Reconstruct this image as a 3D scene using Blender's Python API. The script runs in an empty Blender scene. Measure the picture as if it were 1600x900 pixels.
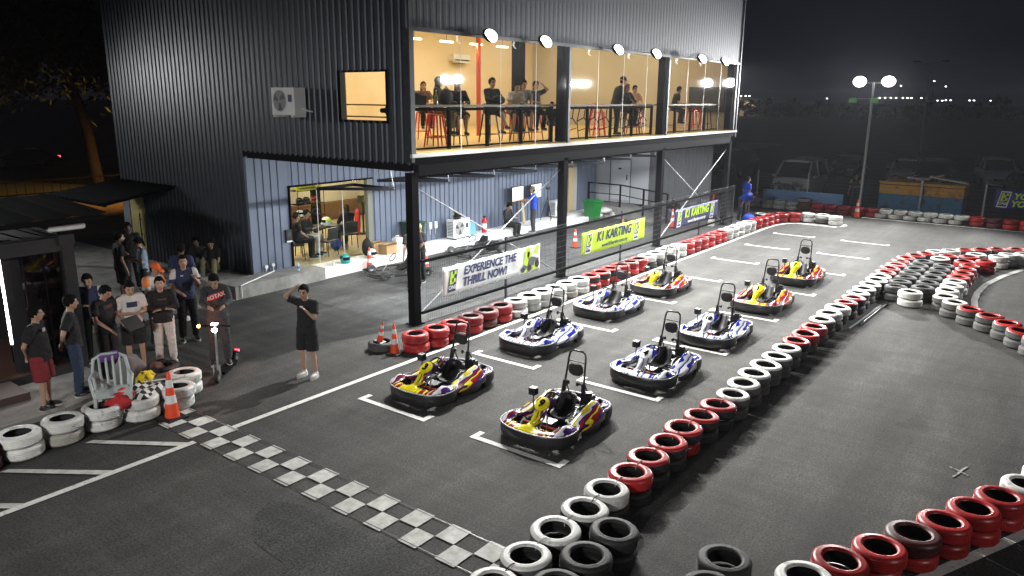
import bpy, math, random
import numpy as np
from mathutils import Vector, Matrix, noise
PI = math.pi
R = math.radians
rnd = random.Random(7)
sc = bpy.context.scene
col = sc.collection

# ------------------------------------------------------------------ camera
cam_d = bpy.data.cameras.new("camera"); cam = bpy.data.objects.new("camera", cam_d); col.objects.link(cam)
cam_d.sensor_width = 36.0; cam_d.lens = 26.694; cam_d.clip_end = 3000; cam_d.clip_start = 0.05
def aim(loc, yaw, pitch, roll):
    cy, sy, cp, sp = math.cos(yaw), math.sin(yaw), math.cos(pitch), math.sin(pitch)
    f = Vector((cy*cp, sy*cp, -sp)); r = Vector((sy, -cy, 0)); u = r.cross(f)
    c, s = math.cos(roll), math.sin(roll)
    r2 = r*c + u*s; u2 = u*c - r*s
    m = Matrix((r2, u2, -f)).transposed().to_4x4(); m.translation = loc
    return m
cam.matrix_world = aim(Vector((-11.706, -11.446, 4.934)), R(36.860), R(14.022), R(0.427))
sc.camera = cam

# ------------------------------------------------------------------ night sky
w = bpy.data.worlds.new("World"); sc.world = w; w.use_nodes = True
wn = w.node_tree; bg = wn.nodes["Background"]
sky = wn.nodes.new("ShaderNodeTexSky"); sky.sky_type = 'NISHITA'; sky.sun_disc = False
sky.sun_elevation = R(-4.0); sky.sun_rotation = R(200); sky.air_density = 1.0; sky.dust_density = 2.0
SKY_STRENGTH = 0.05
mixw = wn.nodes.new("ShaderNodeMixRGB"); mixw.blend_type = 'ADD'; mixw.inputs[0].default_value = 1.0
mixw.inputs[2].default_value = (0.12, 0.125, 0.19, 1)      # town glow on low cloud
wn.links.new(sky.outputs[0], mixw.inputs[1]); wn.links.new(mixw.outputs[0], bg.inputs[0])
bg.inputs[1].default_value = SKY_STRENGTH
sc.view_settings.view_transform = 'Standard'; sc.view_settings.look = 'None'
sc.view_settings.exposure = 0.22; sc.view_settings.gamma = 1.0
sc.view_settings.use_curve_mapping = False
sc.cycles.use_denoising = True
sc.cycles.max_bounces = 8; sc.cycles.diffuse_bounces = 3; sc.cycles.glossy_bounces = 3
sc.cycles.transparent_max_bounces = 16; sc.cycles.transmission_bounces = 4
sc.cycles.sample_clamp_indirect = 4.0; sc.cycles.caustics_reflective = False; sc.cycles.caustics_refractive = False

# lamp powers (watts)
P_FLOOD = 3300.0
P_POLE = 4200.0
P_SIDEPOLE = 3100.0
P_LEFTPOLE = 800.0
P_FRONTPOLE = 2100.0
P_NEARPOLE = 420.0
P_SOFFIT = 210.0
P_CAFE = 62.0
P_ROOM = 75.0
P_STREET = 6500.0

# ------------------------------------------------------------------ materials
def lin(h):
    h = h.lstrip('#'); c = [int(h[i:i+2], 16)/255 for i in (0, 2, 4)]
    return tuple(x/12.92 if x <= .04045 else ((x+.055)/1.055)**2.4 for x in c)
MATS = {}
def mat(name, base, rough=.6, metal=0.0, var=0.0, vscale=6.0, bump=0.0, bscale=40.0, spec=None, coat=0.0, stretch=(1, 1, 1), rand=0.0, dirt=None, dscale=3.0, dlo=.5, dhi=.62):
    """principled material with optional noise variation of the base colour, dirt patches and bump"""
    if name in MATS: return MATS[name]
    m = bpy.data.materials.new(name); m.use_nodes = True; MATS[name] = m
    nt = m.node_tree; b = nt.nodes["Principled BSDF"]
    base = tuple(base) + (1,)
    b.inputs["Base Color"].default_value = base; b.inputs["Roughness"].default_value = rough; b.inputs["Metallic"].default_value = metal
    if spec is not None: b.inputs["Specular IOR Level"].default_value = spec
    if coat: b.inputs["Coat Weight"].default_value = coat; b.inputs["Coat Roughness"].default_value = .12
    tc = nt.nodes.new("ShaderNodeTexCoord"); mp = nt.nodes.new("ShaderNodeMapping"); mp.inputs["Scale"].default_value = stretch
    nt.links.new(tc.outputs["Object"], mp.inputs[0])
    vec = mp.outputs[0]
    if rand:
        oi = nt.nodes.new("ShaderNodeObjectInfo"); ad = nt.nodes.new("ShaderNodeVectorMath"); ad.operation = 'ADD'
        cm = nt.nodes.new("ShaderNodeVectorMath"); cm.operation = 'SCALE'; cm.inputs["Scale"].default_value = 37.0
        cv = nt.nodes.new("ShaderNodeCombineXYZ")
        for i in range(3): nt.links.new(oi.outputs["Random"], cv.inputs[i])
        nt.links.new(cv.outputs[0], cm.inputs[0]); nt.links.new(vec, ad.inputs[0]); nt.links.new(cm.outputs[0], ad.inputs[1]); vec = ad.outputs[0]
    cur = None
    if var:
        n = nt.nodes.new("ShaderNodeTexNoise"); n.inputs["Scale"].default_value = vscale; n.inputs["Detail"].default_value = 5; n.inputs["Roughness"].default_value = .6
        nt.links.new(vec, n.inputs["Vector"])
        r = nt.nodes.new("ShaderNodeMapRange"); r.inputs[1].default_value = .25; r.inputs[2].default_value = .75
        r.inputs[3].default_value = 1-var; r.inputs[4].default_value = 1+var; nt.links.new(n.outputs[0], r.inputs[0])
        mx = nt.nodes.new("ShaderNodeMixRGB"); mx.blend_type = 'MULTIPLY'; mx.inputs[0].default_value = 1; mx.inputs[1].default_value = base
        nt.links.new(r.outputs[0], mx.inputs[2]); cur = mx.outputs[0]
    if dirt is not None:
        n = nt.nodes.new("ShaderNodeTexNoise"); n.inputs["Scale"].default_value = dscale; n.inputs["Detail"].default_value = 8; n.inputs["Roughness"].default_value = .65
        nt.links.new(vec, n.inputs["Vector"])
        r = nt.nodes.new("ShaderNodeMapRange"); r.inputs[1].default_value = dlo; r.inputs[2].default_value = dhi; nt.links.new(n.outputs[0], r.inputs[0])
        mx = nt.nodes.new("ShaderNodeMixRGB"); mx.inputs[1].default_value = base; mx.inputs[2].default_value = tuple(dirt)+(1,)
        nt.links.new(r.outputs[0], mx.inputs[0])
        if cur is not None: nt.links.new(cur, mx.inputs[1])
        cur = mx.outputs[0]
    if rand:
        hs = nt.nodes.new("ShaderNodeHueSaturation"); mr = nt.nodes.new("ShaderNodeMapRange")
        mr.inputs[3].default_value = 1-rand; mr.inputs[4].default_value = 1+rand
        nt.links.new(oi.outputs["Random"], mr.inputs[0]); nt.links.new(mr.outputs[0], hs.inputs["Value"])
        hs.inputs["Color"].default_value = base
        if cur is not None: nt.links.new(cur, hs.inputs["Color"])
        cur = hs.outputs[0]
    if cur is not None: nt.links.new(cur, b.inputs["Base Color"])
    if bump:
        n = nt.nodes.new("ShaderNodeTexNoise"); n.inputs["Scale"].default_value = bscale; n.inputs["Detail"].default_value = 3
        nt.links.new(vec, n.inputs["Vector"])
        bp = nt.nodes.new("ShaderNodeBump"); bp.inputs["Strength"].default_value = bump; bp.inputs["Distance"].default_value = .02
        nt.links.new(n.outputs[0], bp.inputs["Height"]); nt.links.new(bp.outputs[0], b.inputs["Normal"])
    return m
def glow(name, color, strength):
    if name in MATS: return MATS[name]
    m = bpy.data.materials.new(name); m.use_nodes = True; MATS[name] = m
    b = m.node_tree.nodes["Principled BSDF"]; b.inputs["Base Color"].default_value = (.8, .8, .8, 1)
    b.inputs["Emission Color"].default_value = tuple(color)+(1,); b.inputs["Emission Strength"].default_value = strength
    return m
def glass(name, tint=(.9, .95, .95), refl=1.0, dirty=0.0):
    if name in MATS: return MATS[name]
    m = bpy.data.materials.new(name); m.use_nodes = True; MATS[name] = m
    nt = m.node_tree; nt.nodes.remove(nt.nodes["Principled BSDF"]); out = nt.nodes["Material Output"]
    t = nt.nodes.new("ShaderNodeBsdfTransparent"); t.inputs[0].default_value = tuple(tint)+(1,)
    g = nt.nodes.new("ShaderNodeBsdfGlossy"); g.inputs["Roughness"].default_value = .03
    fr = nt.nodes.new("ShaderNodeFresnel"); fr.inputs[0].default_value = 1.45
    mu = nt.nodes.new("ShaderNodeMath"); mu.operation = 'MULTIPLY'; mu.inputs[1].default_value = refl
    ge = nt.nodes.new("ShaderNodeNewGeometry"); iv = nt.nodes.new("ShaderNodeMath"); iv.operation = 'SUBTRACT'; iv.inputs[0].default_value = 1.0
    nt.links.new(ge.outputs["Backfacing"], iv.inputs[1]); m2 = nt.nodes.new("ShaderNodeMath"); m2.operation = 'MULTIPLY'
    nt.links.new(fr.outputs[0], m2.inputs[0]); nt.links.new(iv.outputs[0], m2.inputs[1]); nt.links.new(m2.outputs[0], mu.inputs[0])
    mx = nt.nodes.new("ShaderNodeMixShader"); nt.links.new(mu.outputs[0], mx.inputs[0]); nt.links.new(t.outputs[0], mx.inputs[1]); nt.links.new(g.outputs[0], mx.inputs[2])
    nt.links.new(mx.outputs[0], out.inputs[0]); return m
def asphalt_mat(name, dark, light, grain=(.45, 1.6), big=.34):
    """worn asphalt: stone grain, patchy wear and long streaks along the driving direction"""
    m = bpy.data.materials.new(name); m.use_nodes = True; MATS[name] = m
    nt = m.node_tree; b = nt.nodes["Principled BSDF"]; b.inputs["Roughness"].default_value = .8; b.inputs["Specular IOR Level"].default_value = .35
    tc = nt.nodes.new("ShaderNodeTexCoord")
    def nz(scale, det, stretch=None, rough=.6):
        n = nt.nodes.new("ShaderNodeTexNoise"); n.inputs["Scale"].default_value = scale; n.inputs["Detail"].default_value = det; n.inputs["Roughness"].default_value = rough
        if stretch:
            mp = nt.nodes.new("ShaderNodeMapping"); mp.inputs["Scale"].default_value = stretch; nt.links.new(tc.outputs["Object"], mp.inputs[0]); nt.links.new(mp.outputs[0], n.inputs["Vector"])
        else: nt.links.new(tc.outputs["Object"], n.inputs["Vector"])
        return n.outputs[0]
    def rng(x, a, b_, c, d):
        r = nt.nodes.new("ShaderNodeMapRange"); r.inputs[1].default_value = a; r.inputs[2].default_value = b_; r.inputs[3].default_value = c; r.inputs[4].default_value = d; nt.links.new(x, r.inputs[0]); return r.outputs[0]
    def mul(x, y):
        q = nt.nodes.new("ShaderNodeMath"); q.operation = 'MULTIPLY'; nt.links.new(x, q.inputs[0]); nt.links.new(y, q.inputs[1]); return q.outputs[0]
    grain_n = nz(34, 3, None, .75)
    f = rng(grain_n, .36, .66, grain[0], grain[1])
    f = mul(f, rng(nz(2.6, 7, None, .7), .3, .7, .82, 1.18)); f = mul(f, rng(nz(.5, 5, (.35, 1.3, 1), .6), .32, .68, 1-big, 1+big))
    f = mul(f, rng(nz(1.0, 6, (.10, 1.5, 1), .62), .36, .64, .80, 1.22)); f = mul(f, rng(nz(1.0, 5, (2.4, .16, 1), .65), .36, .64, .84, 1.16)); f = mul(f, rng(nz(1.0, 4, (9, .5, 1), .7), .36, .64, .90, 1.10))
    mx = nt.nodes.new("ShaderNodeMixRGB"); mx.inputs[1].default_value = tuple(dark)+(1,); mx.inputs[2].default_value = tuple(light)+(1,)
    nt.links.new(rng(nz(1.6, 8, (.5, 1.6, 1), .75), .50, .80, 0, 1), mx.inputs[0])
    m2 = nt.nodes.new("ShaderNodeMixRGB"); m2.blend_type = 'MULTIPLY'; m2.inputs[0].default_value = 1; nt.links.new(mx.outputs[0], m2.inputs[1]); nt.links.new(f, m2.inputs[2]); nt.links.new(m2.outputs[0], b.inputs["Base Color"])
    bp = nt.nodes.new("ShaderNodeBump"); bp.inputs["Strength"].default_value = .6; bp.inputs["Distance"].default_value = .012; nt.links.new(grain_n, bp.inputs["Height"]); nt.links.new(bp.outputs[0], b.inputs["Normal"])
    return m
def decal(name, stops, d, absy=True, amp=.10, stretch=(1.2, 7, 7), rough=.2, freq=1.0, off=0.0):
    """moulded plastic with long flame shaped printed stripes: position along d (mirrored left and right) plus stretched noise, cut into flat colours"""
    if name in MATS: return MATS[name]
    m = bpy.data.materials.new(name); m.use_nodes = True; MATS[name] = m
    nt = m.node_tree; b = nt.nodes["Principled BSDF"]; b.inputs["Roughness"].default_value = rough; b.inputs["Coat Weight"].default_value = .6; b.inputs["Coat Roughness"].default_value = .06
    tc = nt.nodes.new("ShaderNodeTexCoord"); ab = nt.nodes.new("ShaderNodeVectorMath"); ab.operation = 'ABSOLUTE'; nt.links.new(tc.outputs["Object"], ab.inputs[0])
    dt = nt.nodes.new("ShaderNodeVectorMath"); dt.operation = 'DOT_PRODUCT'; nt.links.new((ab if absy else tc).outputs[0 if absy else "Object"], dt.inputs[0]); dt.inputs[1].default_value = d
    mp = nt.nodes.new("ShaderNodeMapping"); mp.inputs["Scale"].default_value = stretch; mp.inputs["Rotation"].default_value = (0, .25, .12); nt.links.new(ab.outputs[0], mp.inputs[0])
    n = nt.nodes.new("ShaderNodeTexNoise"); n.inputs["Scale"].default_value = 1.3; n.inputs["Detail"].default_value = 1.0; nt.links.new(mp.outputs[0], n.inputs["Vector"])
    s1 = nt.nodes.new("ShaderNodeMath"); s1.operation = 'MULTIPLY_ADD'; nt.links.new(n.outputs[0], s1.inputs[0]); s1.inputs[1].default_value = amp*2; s1.inputs[2].default_value = off-amp
    s2 = nt.nodes.new("ShaderNodeMath"); s2.operation = 'ADD'; nt.links.new(dt.outputs["Value"], s2.inputs[0]); nt.links.new(s1.outputs[0], s2.inputs[1])
    s3 = nt.nodes.new("ShaderNodeMath"); s3.operation = 'MULTIPLY'; s3.inputs[1].default_value = freq; nt.links.new(s2.outputs[0], s3.inputs[0])
    cr = nt.nodes.new("ShaderNodeValToRGB"); cr.color_ramp.interpolation = 'CONSTANT'; e = cr.color_ramp.elements
    while len(e) > 1: e.remove(e[-1])
    e[0].position = 0; e[0].color = tuple(stops[0][1])+(1,)
    for p, c in stops[1:]: x = e.new(p); x.color = tuple(c)+(1,)
    nt.links.new(s3.outputs[0], cr.inputs[0]); nt.links.new(cr.outputs[0], b.inputs["Base Color"])
    return m
def livery(name, stops, scale=(1.6, 8, 8), rot=(0, 0, .5), off=(0, 0, 0), rough=.22, nscale=1.4):
    """moulded plastic with printed streak graphics: stretched noise cut into flat colours"""
    if name in MATS: return MATS[name]
    m = bpy.data.materials.new(name); m.use_nodes = True; MATS[name] = m
    nt = m.node_tree; b = nt.nodes["Principled BSDF"]; b.inputs["Roughness"].default_value = rough
    b.inputs["Coat Weight"].default_value = .5; b.inputs["Coat Roughness"].default_value = .08
    tc = nt.nodes.new("ShaderNodeTexCoord"); mp = nt.nodes.new("ShaderNodeMapping")
    mp.inputs["Scale"].default_value = scale; mp.inputs["Rotation"].default_value = rot; mp.inputs["Location"].default_value = off
    nt.links.new(tc.outputs["Object"], mp.inputs[0])
    n = nt.nodes.new("ShaderNodeTexNoise"); n.inputs["Scale"].default_value = nscale; n.inputs["Detail"].default_value = 1.2; n.inputs["Distortion"].default_value = .35
    nt.links.new(mp.outputs[0], n.inputs["Vector"])
    cr = nt.nodes.new("ShaderNodeValToRGB"); cr.color_ramp.interpolation = 'CONSTANT'
    e = cr.color_ramp.elements
    while len(e) > 1: e.remove(e[-1])
    e[0].position = 0; e[0].color = tuple(stops[0][1])+(1,)
    for p, c in stops[1:]:
        x = e.new(p); x.color = tuple(c)+(1,)
    nt.links.new(n.outputs[0], cr.inputs[0]); nt.links.new(cr.outputs[0], b.inputs["Base Color"])
    return m

# ------------------------------------------------------------------ mesh builder
class MB:
    def __init__(s): s.v = []; s.f = []; s.m = []; s.cur = 0
    def add(s, vs, fs, mi=None):
        o = len(s.v); s.v += [tuple(v) for v in vs]; mi = s.cur if mi is None else mi
        for f in fs: s.f.append(tuple(i+o for i in f)); s.m.append(mi)
        return s
    def box(s, a, b, mi=None, rz=0, piv=None):
        x0, y0, z0 = a; x1, y1, z1 = b
        vs = [(x0, y0, z0), (x1, y0, z0), (x1, y1, z0), (x0, y1, z0), (x0, y0, z1), (x1, y0, z1), (x1, y1, z1), (x0, y1, z1)]
        if rz:
            px, py = piv if piv else ((x0+x1)/2, (y0+y1)/2); c, q = math.cos(rz), math.sin(rz)
            vs = [(px+(x-px)*c-(y-py)*q, py+(x-px)*q+(y-py)*c, z) for x, y, z in vs]
        return s.add(vs, [(0, 3, 2, 1), (4, 5, 6, 7), (0, 1, 5, 4), (1, 2, 6, 5), (2, 3, 7, 6), (3, 0, 4, 7)], mi)
    def obox(s, c, size, M, mi=None):
        """oriented box: centre c, full size, rotation matrix M"""
        hx, hy, hz = (q/2 for q in size); c = Vector(c)
        vs = [c + M @ Vector((sx*hx, sy*hy, sz*hz)) for sx, sy, sz in ((-1, -1, -1), (1, -1, -1), (1, 1, -1), (-1, 1, -1), (-1, -1, 1), (1, -1, 1), (1, 1, 1), (-1, 1, 1))]
        return s.add(vs, [(0, 3, 2, 1), (4, 5, 6, 7), (0, 1, 5, 4), (1, 2, 6, 5), (2, 3, 7, 6), (3, 0, 4, 7)], mi)
    def rings(s, rings, closed=True, cap=True, mi=None):
        n = len(rings[0]); vs = [p for r in rings for p in r]; fs = []
        for k in range(len(rings)-1):
            for i in range(n if closed else n-1):
                j = (i+1) % n; fs.append((k*n+i, k*n+j, (k+1)*n+j, (k+1)*n+i))
        if cap:
            fs.append(tuple(range(n-1, -1, -1))); fs.append(tuple((len(rings)-1)*n+i for i in range(n)))
        return s.add(vs, fs, mi)
    def tube(s, path, r, seg=8, mi=None, closed=False):
        path = [Vector(p) for p in path]; n = len(path); rs = r if isinstance(r, (list, tuple)) else [r]*n
        rings = []; prev = None
        for i, p in enumerate(path):
            if closed: t = path[(i+1) % n]-path[i-1]
            else: t = (path[min(i+1, n-1)]-path[max(i-1, 0)])
            t.normalize()
            if prev is None:
                a = Vector((0, 0, 1)) if abs(t.z) < .9 else Vector((1, 0, 0)); u = t.cross(a).normalized()
            else:
                u = prev - t*prev.dot(t)
                u = u.normalized() if u.length > 1e-6 else t.cross(Vector((0, 0, 1))).normalized()
            prev = u; v = t.cross(u)
            rings.append([p + (u*math.cos(2*PI*k/seg)+v*math.sin(2*PI*k/seg))*rs[i] for k in range(seg)])
        if closed: rings.append(rings[0])
        return s.rings(rings, True, not closed, mi)
    def cyl(s, p0, p1, r0, r1=None, seg=16, mi=None): return s.tube([p0, p1], [r0, r0 if r1 is None else r1], seg, mi)
    def bar(s, p0, p1, w, h, mi=None):
        p0, p1 = Vector(p0), Vector(p1); t = (p1-p0).normalized(); a = Vector((0, 0, 1)) if abs(t.z) < .95 else Vector((0, 1, 0))
        u = t.cross(a).normalized(); v = u.cross(t)
        return s.rings([[p+u*a_*w/2+v*b_*h/2 for a_, b_ in ((-1, -1), (1, -1), (1, 1), (-1, 1))] for p in (p0, p1)], True, True, mi)
    def lathe(s, prof, c=(0, 0, 0), axis='z', seg=32, mi=None, cap=False, mis=None):
        vs = []; fs = []; n = len(prof)
        for k in range(seg):
            a = 2*PI*k/seg; ca, sa = math.cos(a), math.sin(a)
            for r, z in prof:
                p = {'z': (r*ca, r*sa, z), 'y': (r*ca, z, -r*sa), 'x': (z, r*ca, r*sa)}[axis]
                vs.append((p[0]+c[0], p[1]+c[1], p[2]+c[2]))
        o = len(s.v); s.v += vs
        for k in range(seg):
            j = (k+1) % seg
            for i in range(n-1):
                s.f.append((o+k*n+i, o+j*n+i, o+j*n+i+1, o+k*n+i+1)); s.m.append(mis[i] if mis else (s.cur if mi is None else mi))
        if cap:
            s.f.append(tuple(o+k*n for k in range(seg-1, -1, -1))); s.m.append(s.cur if mi is None else mi)
            s.f.append(tuple(o+k*n+n-1 for k in range(seg))); s.m.append(s.cur if mi is None else mi)
        return s
    def ell(s, c, r, M=None, seg=14, rg=9, mi=None):
        c = Vector(c); vs = []; fs = []
        for i in range(rg+1):
            t = PI*i/rg
            for k in range(seg):
                a = 2*PI*k/seg; p = Vector((r[0]*math.sin(t)*math.cos(a), r[1]*math.sin(t)*math.sin(a), r[2]*math.cos(t)))
                vs.append(c + (M @ p if M else p))
        for i in range(rg):
            for k in range(seg):
                j = (k+1) % seg; fs.append((i*seg+k, (i+1)*seg+k, (i+1)*seg+j, i*seg+j))
        return s.add(vs, fs, mi)
    def prism(s, poly, z0, z1, mi=None):
        n = len(poly)
        vs = [(x, y, z0) for x, y in poly]+[(x, y, z1) for x, y in poly]
        fs = [tuple(range(n-1, -1, -1)), tuple(range(n, 2*n))]+[(i, (i+1) % n, n+(i+1) % n, n+i) for i in range(n)]
        return s.add(vs, fs, mi)
    def xform(s, M, start=0):
        for i in range(start, len(s.v)): s.v[i] = tuple(M @ Vector(s.v[i]))
        return s
    def mesh(s, name, mats, smooth=0):
        me = bpy.data.meshes.new(name); me.from_pydata(s.v, [], s.f)
        for m in (mats if isinstance(mats, (list, tuple)) else [mats]): me.materials.append(m)
        me.polygons.foreach_set("material_index", s.m)
        if smooth:
            me.polygons.foreach_set("use_smooth", [True]*len(s.f)); me.update()
            try: me.set_sharp_from_angle(angle=R(smooth))
            except Exception: pass
        me.update(); return me
    def build(s, name, mats, parent=None, loc=(0, 0, 0), rz=0, smooth=0, fix=False):
        me = s.mesh(name, mats, smooth)
        if fix: fixn(me)
        return place(name, me, parent, loc, rz)
def fixn(me):
    import bmesh
    b = bmesh.new(); b.from_mesh(me); bmesh.ops.remove_doubles(b, verts=b.verts, dist=1e-5); bmesh.ops.recalc_face_normals(b, faces=b.faces); b.to_mesh(me); b.free()
def place(name, data, parent=None, loc=(0, 0, 0), rz=0):
    o = bpy.data.objects.new(name, data); col.objects.link(o); o.parent = parent; o.location = loc
    o.rotation_euler = (0, 0, rz) if not isinstance(rz, tuple) else rz
    return o
def tag(o, label, cat, group=None, kind=None):
    if label: o["label"] = label
    if cat: o["category"] = cat
    if group: o["group"] = group
    if kind: o["kind"] = kind
    return o
def thing(name, label, cat, loc=(0, 0, 0), rz=0, group=None):
    return tag(place(name, None, None, loc, rz), label, cat, group)
def structure(o): o["kind"] = "structure"; return o
def copy_tree(o, parent=None):
    c = o.copy(); col.objects.link(c); c.parent = parent
    for ch in o.children: copy_tree(ch, c)
    return c
def lamp(name, kind, parent, loc, power, color=(1, 1, 1), size=.2, target=None, spot=None, blend=.5, sy=None):
    d = bpy.data.lights.new(name, kind); d.energy = power; d.color = color
    if kind == 'AREA':
        d.size = size
        if sy: d.shape = 'RECTANGLE'; d.size_y = sy
    else: d.shadow_soft_size = size
    if spot: d.spot_size = R(spot); d.spot_blend = blend
    o = bpy.data.objects.new(name, d); col.objects.link(o); o.parent = parent; o.location = loc
    if target is not None:
        base = parent.matrix_basis.translation if parent else Vector((0, 0, 0))
        v = Vector(target)-(base+Vector(loc)); o.rotation_euler = v.to_track_quat('-Z', 'Y').to_euler()
    return o
_dg = None
def text_mesh(name, body, size, extrude=.002, bold=0.0, shear=0.0, align='CENTER', spacing=1.0):
    c = bpy.data.curves.new(name, 'FONT'); c.body = body; c.size = size; c.extrude = extrude; c.offset = bold; c.shear = shear
    c.align_x = align; c.align_y = 'CENTER'; c.space_character = spacing; c.resolution_u = 3
    o = bpy.data.objects.new(name, c); col.objects.link(o); bpy.context.view_layer.update()
    me = bpy.data.meshes.new_from_object(o.evaluated_get(bpy.context.evaluated_depsgraph_get()))
    bpy.data.objects.remove(o); bpy.data.curves.remove(c); me.name = name; return me
def remesh(mb, name, mats, voxel, smooth=4, parent=None, loc=(0, 0, 0), rz=0, pick=None, wrinkle=0.0, seed=0):
    """fuse the pieces of mb into one continuous surface"""
    me0 = mb.mesh(name, mats); fixn(me0)
    o = bpy.data.objects.new(name, me0); col.objects.link(o)
    m = o.modifiers.new("r", 'REMESH'); m.mode = 'VOXEL'; m.voxel_size = voxel
    if smooth: q = o.modifiers.new("s", 'SMOOTH'); q.iterations = smooth; q.factor = .5
    bpy.context.view_layer.update()
    me = bpy.data.meshes.new_from_object(o.evaluated_get(bpy.context.evaluated_depsgraph_get()))
    bpy.data.objects.remove(o); bpy.data.meshes.remove(me0); me.name = name
    me.materials.clear()
    for q in (mats if isinstance(mats, (list, tuple)) else [mats]): me.materials.append(q)
    if wrinkle:
        nv = len(me.vertices); co = np.empty(nv*3, 'f'); me.vertices.foreach_get("co", co); co = co.reshape(-1, 3); no = np.empty(nv*3, 'f'); me.vertex_normals.foreach_get("vector", no); no = no.reshape(-1, 3)
        x, y, z = co.T; a = np.sin(x*31+3*np.sin(z*13+seed)+seed)*np.sin(z*38+2.5*np.sin(y*17+seed)) + .6*np.sin(y*43+4*np.sin(x*19+z*11+seed))*np.sin(z*61+x*23)
        me.vertices.foreach_set("co", (co+no*(a*wrinkle*.7)[:, None]).astype('f').ravel())
        me.update()
    n = len(me.polygons); me.polygons.foreach_set("use_smooth", [True]*n)
    me.polygons.foreach_set("material_index", [pick(p.center) for p in me.polygons] if pick else [0]*n)
    me.update(); return place(name, me, parent, loc, rz)
# ================================================================== materials in use
asphalt = asphalt_mat("asphalt", (.045, .0445, .0425), (.072, .069, .062))
asphalt_coarse = asphalt_mat("asphalt_coarse", (.036, .0365, .037), (.052, .053, .054), (.2, 1.85), .2)
yard_asphalt_lit = asphalt_mat("yard_asphalt_lit", (.065, .065, .064), (.12, .12, .116))  # lightened asphalt: the strong undercroft light is put into the colour
carpark = mat("carpark_ground", (.05, .048, .048), .95, var=.4, vscale=.6)
concrete = mat("concrete", (.24, .235, .22), .88, var=.25, vscale=3, bump=.3, bscale=30, dirt=(.12, .12, .115), dscale=1.6, dlo=.5, dhi=.7)
plinth_white = mat("plinth_white", (.80, .80, .78), .85, var=.1, vscale=4, bump=.2, bscale=30, dirt=(.42, .41, .39), dscale=3.5, dlo=.56, dhi=.75)
earth = mat("earth", (.12, .085, .05), .95, var=.4, vscale=1.2)
grass_m = mat("grass", (.055, .07, .02), .95, var=.5, vscale=3)
road_m = mat("road", (.06, .058, .055), .9, var=.3, vscale=.5)
paint = mat("road_paint", (.66, .66, .63), .7, var=.12, vscale=5, dirt=(.13, .13, .125), dscale=16, dlo=.57, dhi=.70)
paint_worn = mat("road_paint_worn", (.56, .56, .53), .75, var=.22, vscale=3, dirt=(.22, .22, .21), dscale=7, dlo=.42, dhi=.85)
chalk = mat("chalk", (.36, .36, .36), .9, dirt=(.08, .08, .08), dscale=14, dlo=.45, dhi=.62)
clad_dark = mat("cladding_dark", (.040, .047, .060), .42, metal=.3, var=.1, vscale=.6)
clad_facade = mat("cladding_facade", (.036, .045, .060), .6, metal=.2, var=.08, vscale=.6)
clad_blue = mat("cladding_blue", (.125, .152, .212), .5, metal=.1, var=.08, vscale=.9)
clad_grey = mat("cladding_grey", (.11, .115, .12), .55, var=.1, vscale=1)
white_panel = mat("white_panel", (.42, .43, .45), .6, var=.06, vscale=1)
steel_black = mat("steel_black", (.006, .006, .007), .8, var=.15, vscale=5, spec=.06)
steel_grey = mat("steel_grey", (.055, .06, .07), .5, metal=.3, var=.1, vscale=5)
galv = mat("galvanised", (.42, .43, .44), .45, metal=.6, var=.15, vscale=8)
trim_white = mat("trim_white", (.42, .42, .42), .5)
cream = mat("cream_plaster", (.74, .62, .42), .85, var=.05, vscale=1)
cream2 = mat("cream_wall", (.66, .60, .47), .85, var=.06, vscale=1)
floor_wood = mat("cafe_floor", (.62, .44, .16), .28, var=.15, vscale=2, stretch=(1, 6, 1))
floor_room = mat("room_floor", (.50, .40, .22), .4, var=.12, vscale=1.4)
ceil_m = mat("ceiling", (.5, .42, .28), .9)
brown = mat("brown_wood", (.16, .075, .035), .6, var=.2, vscale=5)
red_pipe = mat("red_paint_pipe", (.42, .06, .025), .5)
glass_m = glass("window_glass", (.93, .93, .90), 1.0)
glass_d = glass("door_glass", (.90, .93, .92), .9)
lime = mat("lime_print", (.52, .80, .03), .55)
navy = mat("navy_print", (.018, .022, .11), .55)
banner_white = mat("banner_white", (.84, .88, .87), .5, var=.05, vscale=3)
black_p = mat("black_plastic", (.012, .012, .013), .42, var=.2, vscale=9)
white_p = mat("white_plastic", (.72, .73, .72), .45, var=.05, vscale=4)
tan_m = mat("tan_panel", (.48, .38, .22), .7)

# ================================================================== ground
def sheet(name, poly, z, m):
    mb = MB(); mb.add([(x, y, z) for x, y in poly], [tuple(range(len(poly)))]); return structure(mb.build(name, m))
sheet("ground", [(-900, -900), (1500, -900), (1500, 900), (-900, 900)], -.03, carpark)
sheet("track", [(-40, -40), (27, -40), (27, 17), (-40, 17)], 0, asphalt)
sheet("yard", [(-.1, .05), (18.2, -.42), (21.5, -.2), (22, 6.2), (-.1, 6.2)], .004, yard_asphalt_lit)
sheet("apron", [(-14, 5.25), (-4.0, 5.02), (-1.2, 5.0), (-.0, 6.6), (0, 17), (-14, 17)], .004, concrete)
sheet("pavement", [(-14, 1.15), (-6.95, 1.2), (-5.75, 1.62), (-5.75, 3.0), (-14, 3.0)], .006, concrete)
sheet("patch", [(-6.95, -4.0), (-6.62, -3.86), (-6.44, -4.3), (-6.47, -5.1), (-6.33, -5.9), (-6.40, -6.7), (-6.30, -7.7), (-8.9, -8.2), (-8.3, -6.9), (-7.9, -6.3), (-7.75, -5.5), (-7.35, -5.1), (-7.3, -4.5)], .004, asphalt_coarse)
sheet("lane", [(-60, 17), (80, 17), (80, 28.5), (-60, 28.5)], -.005, earth)
sheet("verge", [(-60, 31), (80, 31), (80, 42.5), (-60, 42.5)], -.008, grass_m)
sheet("road", [(-80, 42.8), (120, 42.8), (120, 52), (-80, 52)], -.004, road_m)

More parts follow.
